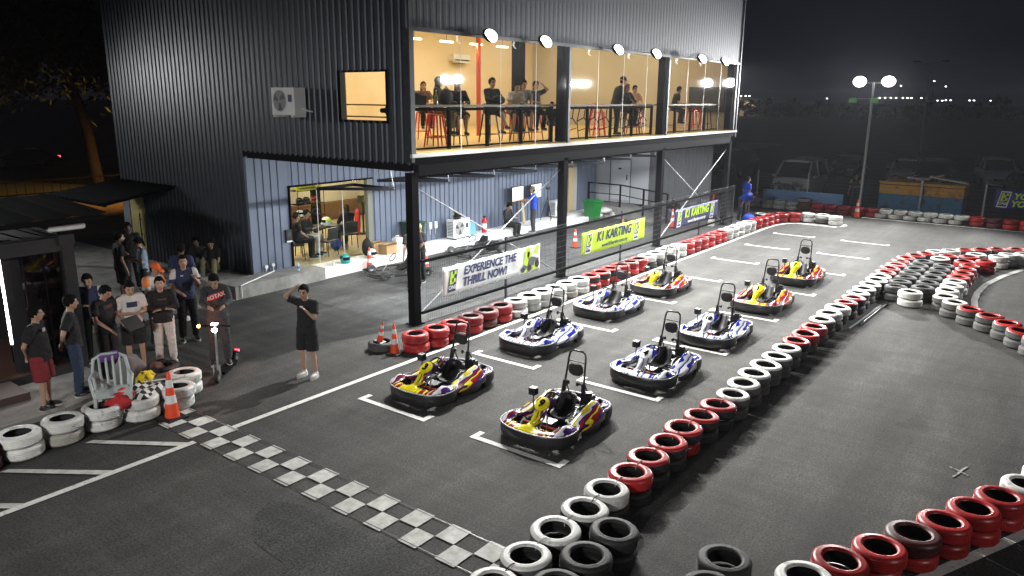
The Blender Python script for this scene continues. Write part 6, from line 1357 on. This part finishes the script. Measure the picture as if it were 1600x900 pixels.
m = MB(); m.tube([(6.2, -7.86, .02), (8.6, -7.95, .02)], .02, 6); tag(m.build("steel_rod", black_p), "dark rod on the ground, outside the long steel one", "rod")
# ================================================================== light poles
def light_pole(lab, x, y, h, target, power, green=False, spot=140, lens=.30, span=.58):
    t = thing("light_pole", lab, "light pole", (x, y, 0)); MB().tube([(0, 0, 0), (0, 0, h)], [.075, .05], 12).build("pole", galv, t, smooth=60); m = MB(); m.box((-.16, -.16, 0), (.16, .16, .03)); m.build("base_plate", steel_grey, t)
    MB().bar((0, -span-.15, h-.05), (0, span+.15, h-.05), .06, .06).build("cross_arm", galv, t)
    d = (Vector(target)-Vector((x, y, h))).normalized(); q = d.to_track_quat('-Z', 'Y').to_matrix()
    for s in (1, -1):
        c = Vector((0, s*span, h+.02)); Mq = q @ Matrix.Rotation(0, 3, 'Z'); hs = MB(); hs.ell(c-d*.05, (lens+.05, lens+.01, .10), q, 20, 10); fo = hs.build("lamp_head", steel_grey, t, smooth=60); le = MB(); le.ell(c+d*.03, (lens, lens*.84, .11), q, 22, 12); le.build("lens", glow("pole_lit", (1, 1, 1), 14), fo, smooth=60)
        lamp("pole_beam", 'SPOT', t, c+d*.16, power, (1, .995, .98), .16, target=target, spot=spot, blend=.7)
    if green:
        for s, yy in ((1, .78), (-1, -.10)): MB().box((-.06, yy-.16, h-.88), (.02, yy+.16, h-.68)).build("driver_box", mat("driver_green", (.22, .62, .18), .5), t)
        MB().bar((0, .9, h-.70), (0, -.28, h-.70), .03, .03).build("driver_arm", galv, t)
    return t
light_pole("tall grey light pole with two glaring floodlights at the far edge", 24.9, -3.5, 5.74, (4, -6, 0), P_POLE, True, lens=.27)
light_pole("grey light pole with two floodlights beside the track, out to the right", 15.5, -12.6, 5.8, (8, -1, 0), P_SIDEPOLE, spot=66, lens=.17, span=.36)
light_pole("grey light pole with two floodlights at the far right corner", 26.2, -12.4, 5.8, (15, -2, 0), P_SIDEPOLE, spot=74, lens=.17, span=.36)
light_pole("grey light pole behind the container at the far left", -4.8, 18.0, 5.9, (-3.8, 5, 0), P_LEFTPOLE, spot=100)
light_pole("grey light pole with two floodlights behind the camera, out of frame", -18.5, -7.5, 6.2, (-6.2, -2.0, 0.2), P_FRONTPOLE, spot=70)
light_pole("grey light pole with two floodlights behind the camera, to its right", -5.5, -21.0, 6.2, (-.5, -10, 0), P_NEARPOLE, spot=64)
t = thing("street_lamp", "tall unlit double armed street lamp beyond the car park", "street lamp", (71, 1.7, 0)); MB().tube([(0, 0, 0), (0, 0, 8.3)], [.11, .06], 8).build("pole", galv, t); MB().tube([(0, -1.1, 8.55), (0, 0, 8.3), (0, 1.1, 8.55)], .05, 6).build("arm", galv, t)
for s in (1, -1): MB().box((-.15, s*1.2-.35, 8.5), (.15, s*1.2+.35, 8.62)).build("lamp_head", steel_grey, t)
t = thing("street_lamp", "low sodium street lamp by the lane, hidden by the building", "street lamp", (12.6, 23.0, 0)); MB().tube([(0, 0, 0), (0, 0, 4.8), (-.6, .4, 5.2)], [.09, .06, .05], 8).build("pole", galv, t); MB().box((-1.2, .25, 5.17), (-.5, .6, 5.28)).build("lamp_head", glow("sodium_lit", (1, .5, .12), 1.2), t)
lamp("sodium_beam", 'SPOT', t, (-.85, .42, 5.1), P_STREET, (1, .47, .10), .2, target=(4.5, 28.5, 0), spot=88, blend=.8)
# ------------------------------------------------------------------ far fence and boards
FF = thing("far_fence", "grey wire mesh fence along the far edge of the track", "fence", (25.45, 0, 0)); wire2 = mat("far_wire", (.17, .175, .18), .5, metal=.5)
for i in range(6):
    ya, yb = 1.4-2.4*i, 1.4-2.4*(i+1); m = MB()
    for k in range(41): y = ya+(yb-ya)*k/40; m.cyl((0, y, .05), (0, y, 1.5), .003, seg=4)
    for k in range(10): m.cyl((0, ya, .08+k*.157), (0, yb, .08+k*.157), .004, seg=4)
    m.build("mesh_panel", wire2, FF); MB().box((.01, ya-.03, 0), (.07, ya+.03, 1.62)).build("post", galv, FF)
bb = mat("board_blue", (.20, .38, .66), .7, var=.3, vscale=2, stretch=(1, .35, 9), dirt=(.48, .58, .68), dscale=2.2, dlo=.55, dhi=.8)
t = thing("blue_board", "long weathered pale blue board against the far fence", "board", (25.15, -.85, .10)); MB().box((0, -1.85, 0), (.06, 1.85, .68)).build("panel", bb, t)
m = MB()
for y in (-1.2, 0, 1.2): m.box((.061, y-.04, -.1), (.10, y+.04, .68))
m.build("batten", brown, t)
t = thing("rubbish_skip", "large blue skip with yellow top band, heaped with scrap", "skip", (26.15, -5.75, 0)); sb, sy_ = mat("skip_blue", (.05, .24, .46), .6, var=.2, vscale=2, dirt=(.04, .08, .11), dscale=2), mat("skip_yellow", (.85, .44, .02), .6, var=.15, vscale=3, dirt=(.5, .26, .03), dscale=3)
MB().box((-.5, -1.65, .05), (1.2, 1.65, .92)).build("body", sb, t); MB().box((-.515, -1.66, .925), (1.2, 1.66, 1.40)).build("top_band", sy_, t); m = MB(); m.box((-.53, -1.67, 1.32), (-.516, 1.67, 1.345)); m.box((-.53, -.14, .925), (-.516, -.10, 1.32)); m.build("seam", steel_black, t); m = MB(); m.box((-.56, -1.7, 1.405), (-.40, 1.7, 1.46)); m.build("rim", sy_, t)
for i, (y, l, c, lab) in enumerate(((-.95, 1.5, white_p, "white plank lying on the skip at its right end"), (-.2, 1.1, tan_m, "tan board sticking out of the middle of the skip"), (.3, .9, white_p, "short pale board on the heap in the skip"), (.9, 1.4, brown, "brown plank on the left end of the skip"))):
    tag(MB().obox((26.3, -5.75+y, 1.62+.05*(i % 2)), (.5, l, .05), Matrix.Rotation(R((8, -14, 5, -6)[i]), 3, 'X') @ Matrix.Rotation(R(12*i), 3, 'Z')).build("plank", c), lab, "plank", "scrap heaped on the skip")
b2 = thing("banner", "dark blue banner with lime lettering on the far fence", "banner", (25.38, -8.55, .66), -PI/2)
m = MB(); n = 24; m.add([(3.2*i/n, .01*math.sin(i*.8+j), .78*j/4) for i in range(n+1) for j in range(5)], [(i*5+j, (i+1)*5+j, (i+1)*5+j+1, i*5+j+1) for i in range(n) for j in range(4)]); o = m.build("sheet", mat("navy_far", (.03, .035, .22), .5), b2, smooth=60); o.modifiers.new("thick", 'SOLIDIFY').thickness = .004
emblem(b2, .14, .10, .58, lime, -.012, banner_white); letter(b2, "YOU", .66, .53, .34, lime, .2, .012); letter(b2, "YOU", .60, .22, .34, lime, .2, .012)

# ------------------------------------------------------------------ cars
car_glass = mat("car_glass", (.012, .014, .016), .08); tyre_c = mat("car_tyre", (.015, .015, .015), .7); lampm = mat("headlamp", (.55, .57, .6), .15)
def car(lab, x, y, rz, paint_, kind='sedan', bare=False):
    """front of the car points along -x before turning"""
    t = thing("parked_car", lab, "car", (x, y, -.03), R(rz), "cars parked beyond the far fence")
    S = {'sedan': dict(L=4.5, W=1.78, H=1.45, hood=1.15, ws=1.95, rf0=2.05, rf1=3.3, tr=4.0, belt=.92),
         'suv': dict(L=4.5, W=1.85, H=1.68, hood=1.05, ws=1.75, rf0=1.9, rf1=4.0, tr=4.35, belt=1.05),
         'mpv': dict(L=4.9, W=1.85, H=1.93, hood=.75, ws=1.45, rf0=1.65, rf1=4.65, tr=4.85, belt=1.12)}[kind]
    L, W, H, bl = S['L'], S['W'], S['H'], S['belt']; hw = W/2
    secs = [(0.02, .42, .60, .62), (.12, .30, .72, .82), (.5, .24, .84, .95), (S['hood'], .22, bl-.02, 1), (S['ws'], .22, bl+.02, 1), (L*.6, .22, bl+.02, 1), (L-.6, .24, bl+.02, .99), (L-.12, .30, bl-.04, .93), (L-.02, .42, bl-.12, .82)]
    rings = []
    for sx, zb, zt, wf in secs:
        w_ = hw*wf; rings.append([(sx, -w_*.94, zb), (sx, -w_, zb+.14), (sx, -w_, zt-.14), (sx, -w_*.93, zt-.02), (sx, -w_*.6, zt+.02), (sx, 0, zt+.035), (sx, w_*.6, zt+.02), (sx, w_*.93, zt-.02), (sx, w_, zt-.14), (sx, w_, zb+.14), (sx, w_*.94, zb)])
    if bare: rings = rings[3:]
    m = MB(); m.rings(rings, True, True); m.build("body", paint_, t, smooth=40, fix=True)
    g = [(S['hood']+.05, bl+.03, .90, bl+.04), (S['rf0']-.0, bl, .80, H-.03), (S['rf1'], bl, .80, H-.03), (S['tr'], bl, .86, bl+.06)]
    m = MB(); m.rings([[(sx, -hw*.93, zb), (sx+.0, -hw*wf*.92, zt), (sx, 0, zt+.03), (sx, hw*wf*.92, zt), (sx, hw*.93, zb)] for sx, zb, wf, zt in g], True, True); m.build("window_glass", car_glass, t, smooth=30, fix=True)
    m = MB()
    m.rings([[(sx, -hw*.77, z), (sx, -hw*.5, z+.05), (sx, 0, z+.065), (sx, hw*.5, z+.05), (sx, hw*.77, z), (sx, hw*.5, z-.03), (sx, -hw*.5, z-.03)] for sx, z in ((S['rf0']-.06, H-.03), (S['rf0']+.3, H), (S['rf1']-.3, H), (S['rf1']+.05, H-.04))], True, True)
    for s in (1, -1):
        m.bar((S['hood']+.04, s*hw*.90, bl+.02), (S['rf0']-.02, s*hw*.765, H-.03), .07, .05); m.bar((S['rf1'], s*hw*.765, H-.03), (S['tr']+.02, s*hw*.86, bl+.03), .10, .06); m.bar((L*.56, s*hw*.93, bl), (L*.56, s*hw*.775, H-.03), .09, .04)
    m.build("roof", paint_, t, smooth=40, fix=True)
    for s in (1, -1):
        for sx in (.85, L-.85):
            m = MB(); m.lathe([(.18, -.10), (.29, -.10), (.315, -.07), (.315, .07), (.29, .10), (.18, .10)], (sx, s*(hw-.10), .315), 'y', 22); w_ = m.build("wheel", tyre_c, t, smooth=40); m = MB(); m.cyl((sx, s*(hw-.01), .315), (sx, s*(hw-.09), .315), .19, seg=16); m.build("rim", k_metal, w_)
        m = MB(); m.ell((S['ws']-.2, s*(hw+.10), bl+.06), (.07, .10, .07)); m.build("mirror", paint_, t, smooth=60)
        if not bare: m = MB(); m.obox((.16, s*hw*.62, .70), (.10, .38, .12), Matrix.Rotation(R(-s*24), 3, 'Z')); m.build("headlight", lampm, t); m = MB(); m.box((L-.07, s*hw*.7-.15, .78), (L-.005, s*hw*.7+.15, .92)); m.build("tail_light", k_red, t)
    if not bare:
        m = MB(); m.box((.0, -.45, .52), (.05, .45, .64)); m.box((.04, -.6, .32), (.10, .6, .42)); m.build("grille", steel_black, t); m = MB(); m.box((-.012, -.26, .44), (.0, .26, .54)); m.build("number_plate", black_p, t); m = MB(); m.tube([(.10, -hw*.72, .34), (.0, -hw*.4, .30), (-.01, 0, .29), (.0, hw*.4, .30), (.10, hw*.72, .34)], .05, 6); m.build("bumper", paint_, t, smooth=60)
    else:
        m = MB(); r2 = random.Random(5)
        for _ in range(46):
            a, b, c = r2.uniform(.12, S['hood']-.05), r2.uniform(-.75, .75), r2.uniform(.25, .85); q = r2.uniform(.05, .18); m.box((a, b, c), (a+q, b+q*1.3, c+q*.7))
        m.box((.30, -.78, .22), (.80, .78, .34)); m.build("exposed_engine", mat("engine_bits", (.15, .15, .16), .35, metal=.8, var=.5, vscale=6), t)
        m = MB()
        for _ in range(9): p = [Vector((r2.uniform(.05, .5), r2.uniform(-.7, .7), r2.uniform(.3, .9))) for _ in range(3)]; m.tube(p, .02, 5)
        m.build("hose", steel_black, t, smooth=60)
        for s in (1, -1): m = MB(); m.cyl((.06, s*.55, .66), (.20, s*.55, .66), .11, seg=16); m.build("headlight", lampm, t)
    return t
p_sil, p_wht, p_blk, p_gry = mat("car_silver", (.58, .59, .60), .35, metal=.1), mat("car_white", (.55, .55, .55), .3), mat("car_black", (.012, .012, .014), .25), mat("car_grey", (.12, .125, .13), .3, metal=.4)
car("silver people carrier with its nose stripped to bare machinery", 27.3, .55, 2, p_sil, 'mpv', True)
car("white saloon with its bonnet just showing right of the light pole", 39.0, -2.6, 4, p_wht)
car("black off-roader parked between the white saloon and the silver one", 35.8, -4.6, 4, p_blk, 'suv')
car("silver car with a bright bumper at the right of the car park", 40.5, -7.6, 14, p_sil, 'suv')
car("pale grey car cut by the right edge of the photo", 33.4, -9.9, 16, p_gry)
car("black car half hidden behind the end of the building", 36.5, 7.6, 0, p_blk, 'suv')
car("dark saloon behind the light pole in the shadow", 40.0, 1.2, 2, p_gry)
# ------------------------------------------------------------------ far background
FL = [(242.8, 41.7, 5.9), (243.1, 40.3, 5.9), (243.4, 38.8, 5.9), (243.7, 37.4, 5.9), (244, 35.6, 5.9), (244.2, 34.4, 5.9), (244.4, 33.4, 5.9), (244.8, 30.8, 5.9), (245.1, 29.4, 5.9), (245.5, 26.6, 5.2), (245.7, 25.4, 5.2), (245.8, 24.5, 5.3), (246, 23.3, 5.3), (246.6, 18.6, 5.3), (246.7, 17.5, 5.3), (247.1, 13.4, 5.3), (247.2, 12.4, 5.3), (239.4, 56, 5.6), (231.6, 80.3, 6.2), (232.1, 79, 6.2), (232.5, 77.9, 6.2), (245.3, 28.1, 10.7), (245.7, 25, 9.2), (243.8, 36.5, 9.4)]
fl0 = None
for x, y, z in FL:
    if fl0 is None:
        fl0 = thing("distant_lamp", "x", "street lamp"); m = MB(); m.cyl((0, 0, -5), (0, 0, -.2), .05, seg=5); m.build("pole", steel_grey, fl0); m = MB(); m.ell((0, 0, 0), (.17, .26, .12), None, 8, 6); m.build("lamp_head", glow("far_lit", (1, .97, .9), 7), fl0); t = fl0
    else: t = copy_tree(fl0)
    t.location = (x, y, z); tag(t, "tiny white street lamp on the horizon beyond the dark car park", "street lamp", "street lamps on the horizon")
t = thing("warehouse", "pale lit warehouse front far away right of the building", "building", (236, 84, 0)); MB().box((0, -7, -.03), (14, 9, 4.4)).build("wall", mat("warehouse_wall", (.62, .50, .36), .8), t); m = MB(); m.box((-.3, -7.4, 4.4), (14.3, 9.4, 4.9)); m.build("roof", steel_grey, t)
for y in (-5, -2, 1): MB().box((-.06, y, .0), (-.01, y+1.6, 2.6)).build("door", steel_grey, t)
lamp("yard_lamp", 'POINT', t, (-6, -4, 5), 900, (1, .85, .6), .3)
leaf_d = mat("leaf_dark", (.035, .052, .016), .8, var=.5, vscale=1.2); leaf_m = mat("leaf_mid", (.055, .075, .022), .8, var=.5, vscale=1.2); bark = mat("bark", (.06, .05, .04), .9, var=.3, vscale=6, bump=.6, bscale=20)
def leaves(mb, c, rad, n, size, r2, lo=-.5):
    """many small leaf faces scattered in uneven clumps"""
    clumps = []
    for _ in range(max(6, n//90)):
        while True:
            p = Vector((r2.uniform(-1, 1), r2.uniform(-1, 1), r2.uniform(lo, 1)))
            if .35 < p.length < 1: break
        clumps.append((p, r2.uniform(.12, .30)))
    for _ in range(n):
        p, q = r2.choice(clumps); d = Vector((r2.gauss(0, 1), r2.gauss(0, 1), r2.gauss(0, .8)))*q*.6; w_ = p+d
        P = Vector((c[0]+w_.x*rad[0], c[1]+w_.y*rad[1], c[2]+w_.z*rad[2])); a = Vector((r2.uniform(-1, 1), r2.uniform(-1, 1), r2.uniform(-1, 1))).normalized(); b = a.orthogonal().normalized(); s = size*r2.uniform(.6, 1.4)
        mb.add([P-a*s, P+b*s*.45, P+a*s, P-b*s*.45], [(0, 1, 2, 3)], 0 if r2.random() < .6 else 1)
def tree(lab, x, y, h, cr, n, seed, lean=(0, 0), leaf=.22, grp=None):
    r2 = random.Random(seed); t = thing("roadside_tree", lab, "tree", (x, y, -.03), 0, grp); m = MB()
    top = Vector((lean[0], lean[1], h*.62)); pts = [Vector((0, 0, 0)), Vector((lean[0]*.1, lean[1]*.1, h*.2)), Vector((lean[0]*.35, lean[1]*.35, h*.38)), top]
    m.tube(pts, [.34, .28, .24, .10], 10)
    for k in range(7):
        a = k*2*PI/7+r2.uniform(-.3, .3); b = pts[2].lerp(top, r2.uniform(0, .8)); e = b+Vector((math.cos(a)*cr*.7, math.sin(a)*cr*.7, h*r2.uniform(.14, .3))); mid = b.lerp(e, .5)+Vector((0, 0, .3)); m.tube([b, mid, e], [.15, .10, .03], 7)
    m.build("trunk", bark, t, smooth=60); mb = MB(); leaves(mb, (lean[0], lean[1], h*.66), (cr, cr, h*.38), int(n*3.2), leaf*.62, r2, -.85); mb.build("crown", [leaf_d, leaf_m], t)
tree("large leafy tree with a leaning pale trunk by the road", 8.9, 33.6, 15.5, 6.2, 5200, 1, (-2.2, .6), .30, "trees along the dark road")
tree("dark spreading tree left of the one with the pale trunk", 1.5, 36.5, 14.5, 6.5, 4200, 2, (.4, 0), .32, "trees along the dark road")
tree("dark tree at the far left edge of the photo", -5.5, 39.0, 15, 6.5, 3600, 3, (0, 0), .34, "trees along the dark road")
tree("tree farther back across the road behind the pale trunk", 11, 55, 15, 7.5, 3600, 4, (0, 0), .36, "trees along the dark road")
tree("tree farthest back across the road at the left", -1, 57, 15, 8, 3200, 5, (0, 0), .38, "trees along the dark road")
tree("tree by the back corner of the dark building", 17, 42, 15, 6.5, 3200, 6, (0, 0), .34, "trees along the dark road")
fwd = MB(); r2 = random.Random(9)
for k in range(44): leaves(fwd, (222+r2.uniform(-8, 8), 98-k*5.2+r2.uniform(-2, 2), 1.8), (4, 4.6, r2.uniform(2.0, 5.0)), 150, .9, r2)
tag(fwd.build("far_wood", [leaf_d, leaf_m]), "dark belt of low trees on the horizon behind the car park", "trees", None, "stuff")
t = thing("moving_car", "car passing on the dark road behind the trees", "car", (10.2, 47, 0), R(8)); m = MB(); m.rings([[(x, -.85*w_, .3), (x, -.88*w_, z-.1), (x, 0, z), (x, .88*w_, z-.1), (x, .85*w_, .3)] for x, z, w_ in ((-2.2, .7, .8), (-1.9, .85, .95), (-1.1, .95, 1), (-.5, 1.4, .85), (.9, 1.42, .85), (1.6, 1.0, .98), (2.2, .85, .85))]); m.build("body", p_gry, t, smooth=40, fix=True)
for sx in (-1.35, 1.35):
    for sy in (-.75, .75): m = MB(); m.cyl((sx, sy-.1, .31), (sx, sy+.1, .31), .31, seg=16); m.build("wheel", tyre_c, t)
for sy in (.6, -.6): MB().ell((-2.15, sy, .65), (.06, .14, .08)).build("headlight", glow("head_lit", (1, .95, .9), 9), t); MB().box((2.12, sy-.16, .7), (2.2, sy+.16, .8)).build("tail_light", glow("rear_lit", (1, .05, .05), 6), t)
hg = thing("low_road_fence", "low dark fence between the earth strip and the verge", "fence", (0, 29.6, 0)); m = MB()
for k in range(120): m.box((-22+k*.4, -.01, 0), (-21.98+k*.4, .01, .9))
m.build("slats", steel_black, hg); m = MB(); m.box((-22, -.03, .82), (26, .03, .88)); m.box((-22, -.03, .2), (26, .03, .26)); m.build("rail", steel_black, hg)
# ------------------------------------------------------------------ awning over the yellow door
AW = thing("door_awning", "dark corrugated awning over the yellow door at the far end of the wall", "awning", (0, 0, 0)); m = MB(); n = 40; vs = []
for i in range(n+1):
    y = 9.35+3.3*i/n; z = .025*math.sin(i*PI/1.5)
    vs += [(-.04, y, 2.42+z), (-2.15, y, 2.12+z)]
m.add(vs, [(2*i, 2*i+2, 2*i+3, 2*i+1) for i in range(n)]); o = m.build("sheet", mat("awning_sheet", (.006, .007, .008), .95, spec=.04), AW, smooth=60); o.modifiers.new("thick", 'SOLIDIFY').thickness = .01
m = MB()
for y in (9.5, 11.0, 12.5): m.bar((-.05, y, 2.36), (-2.1, y, 2.06), .05, .05)
m.bar((-2.08, 9.35, 2.06), (-2.08, 12.65, 2.06), .05, .05); m.build("frame", steel_black, AW); MB().box((-2.1, 12.5, 0), (-2.03, 12.57, 2.1)).build("post", steel_black, AW)
# ------------------------------------------------------------------ container office at the left
cont = mat("container_black", (.020, .021, .023), .55, var=.25, vscale=2); CO = thing("container_office", "black shipping container office with open glazed front and a bright light strip", "container", (0, 0, 0))
x0, x1, y0, y1, zb, zt = -14, -5.72, 2.9, 5.4, .16, 2.45
m = MB(); m.box((x0, y0, zb-.1), (x1, y1, zb)); m.build("floor_plate", mat("container_floor", (.10, .055, .045), .3, var=.2, vscale=2), CO)
m = MB(); corr(m, (x0, y1), (x1, y1), zb, zt, (0, 1), pitch=.28, rib=.10, d=.04); corr(m, (x1-.02, y0+.2), (x1-.02, y1), zb, zt, (1, 0), pitch=.28, rib=.10, d=.04); m.build("side_wall", cont, CO)
m = MB(); m.box((x0, y0, zt), (x1, y1, zt+.04))
for k in range(24): m.box((x0+.1+k*.34, y0+.1, zt+.04), (x0+.26+k*.34, y1-.1, zt+.065))
m.build("roof", cont, CO)
m = MB()
for x in (x1-.20, -8.9): m.box((x, y0-.02, zb-.12), (x+.20, y0+.16, zt+.05))
m.box((x1-.16, y1-.16, zb-.12), (x1+.01, y1+.01, zt+.05)); m.box((x0, y0-.015, zt-.20), (x1-.21, y0+.12, zt+.045)); m.box((x0, y0-.03, zb-.16), (x1-.21, y0+.10, zb-.005)); m.build("frame", cont, CO)
m = MB(); m.box((x1-.24, y0-.05, zt-.10), (x1+.02, y0+.2, zt+.08)); m.build("corner_casting", cont, CO)
st = MB().box((-6.86, 3.10, .70), (-6.83, 3.13, 2.24)).build("light_strip", glow("strip_white", (1, .98, .95), 14), CO); lamp("strip_glow", 'AREA', CO, (-6.845, 3.06, 1.45), 20, (1, .96, .92), .03, target=(-6.845, 0, 1.2), sy=1.5); lamp("inside_glow", 'POINT', CO, (-7.6, 4.2, 1.9), 16, (1, .75, .68), .1)
MB().box((-6.83, 3.08, zb), (-6.55, 3.16, zt-.2)).build("door_jamb", cont, CO)
for a, b in ((-6.53, -6.23), (-6.2, -5.95)): MB().box((a, 2.985, zb+.02), (b, 2.995, zt-.22)).build("glass_panel", glass("container_glass", (.35, .22, .22), 1.4), CO)  # reddish tint stands in for the red tyres reflected in the glass
m = MB()
for a in (-6.54, -6.22, -5.95): m.box((a-.012, 2.97, zb), (a+.012, 3.0, zt-.2))
m.box((-6.54, 2.97, 1.30), (-6.22, 3.0, 1.325)); m.build("glass_frame", steel_black, CO)
SR = thing("tyre_rack", "dark rack with pale plates behind the container glass", "rack", (-6.2, 3.5, zb)); MB().box((-.42, .3, 0), (.40, .36, 2.1)).build("back_panel", mat("rack_back_reflected_red", (.06, .015, .018), .5), SR)  # dark red back carries the colour of tyres reflected at the glass
for k in range(4): m = MB(); m.obox((-.2, .1, .42+.48*k), (.34, .30, .02), Matrix.Rotation(R(20), 3, 'X')); m.obox((.2, .1, .42+.48*k), (.30, .30, .02), Matrix.Rotation(R(20), 3, 'X')); m.build("plate", mat("plate_grey", (.38, .36, .36), .5), SR)
for y in (-.42, .40): MB().box((y-.02, .0, 0), (y+.02, .3, 2.15)).build("upright", steel_black, SR)
m = MB(); m.box((-12, 2.05, 0), (-7.05, 2.86, .14)); st_ = m.build("porch_step", mat("step_dark", (.07, .045, .04), .6, var=.2)); tag(st_, "dark wooden step in front of the container office", "step")
m = MB(); m.box((-9.2, 2.2, .42), (-7.55, 2.62, .47)); b_ = thing("bench", "dark bench on the step at the left edge", "bench", (0, 0, 0)); m.build("seat", mat("bench_dark", (.03, .025, .025), .5), b_)
for x in (-9.1, -7.62): MB().box((x-.03, 2.24, .145), (x+.03, 2.58, .42)).build("leg", steel_black, b_)
CA = thing("container_canopy", "dark corrugated canopy raised over the container roof", "canopy", (0, 0, 0)); m = MB(); n = 60; vs = []
for i in range(n+1):
    x = -14+8.75*i/n; z = .03*(1 if (i % 4) < 1 else 0); vs += [(x, 2.5, 2.88+z), (x, 5.0, 3.02+z)]
m.add(vs, [(2*i, 2*i+2, 2*i+3, 2*i+1) for i in range(n)]); o = m.build("sheet", MATS["awning_sheet"], CA); o.modifiers.new("thick", 'SOLIDIFY').thickness = .01
m = MB(); m.box((-14, 2.52, 2.78), (-5.28, 2.58, 2.86)); m.box((-14, 4.9, 2.92), (-5.28, 4.96, 3.0)); m.build("frame", steel_black, CA)
for x in (-5.85, -8.8):
    for y in (3.0, 4.92): MB().box((x-.04, y-.04, 2.53), (x+.04, y+.04, 2.9)).build("post", steel_black, CA)
t = thing("batten_light", "unlit white batten light under the canopy edge", "light", (-6.1, 2.9, 2.62)); MB().box((0, -.03, 0), (.62, .06, .07)).build("batten", white_p, t); MB().box((.02, -.02, -.02), (.60, .04, -.001)).build("diffuser", trim_white, t)
t = thing("kerb_step", "low concrete kerb between the pavement and the white tyres", "kerb", (0, 0, 0)); m = MB(); m.bar((-13, .98, .04), (-6.95, 1.08, .04), .14, .09); m.bar((-6.95, 1.08, .04), (-5.75, 1.52, .04), .14, .09); m.build("kerb_stone", concrete, t)
# ------------------------------------------------------------------ humid night air
hz = MB(); hz.box((-960, -960, -1.1), (1560, 960, 24.0)); ho = hz.build("haze", []); ho["kind"] = "stuff"
hm = bpy.data.materials.new("haze_air"); hm.use_nodes = True; hn = hm.node_tree; hn.nodes.remove(hn.nodes["Principled BSDF"])
pv = hn.nodes.new("ShaderNodeVolumePrincipled"); pv.inputs["Color"].default_value = (.86, .90, 1, 1); pv.inputs["Density"].default_value = .00032; pv.inputs["Anisotropy"].default_value = .35
hn.links.new(pv.outputs[0], hn.nodes["Material Output"].inputs["Volume"]); ho.data.materials.clear(); ho.data.materials.append(hm)
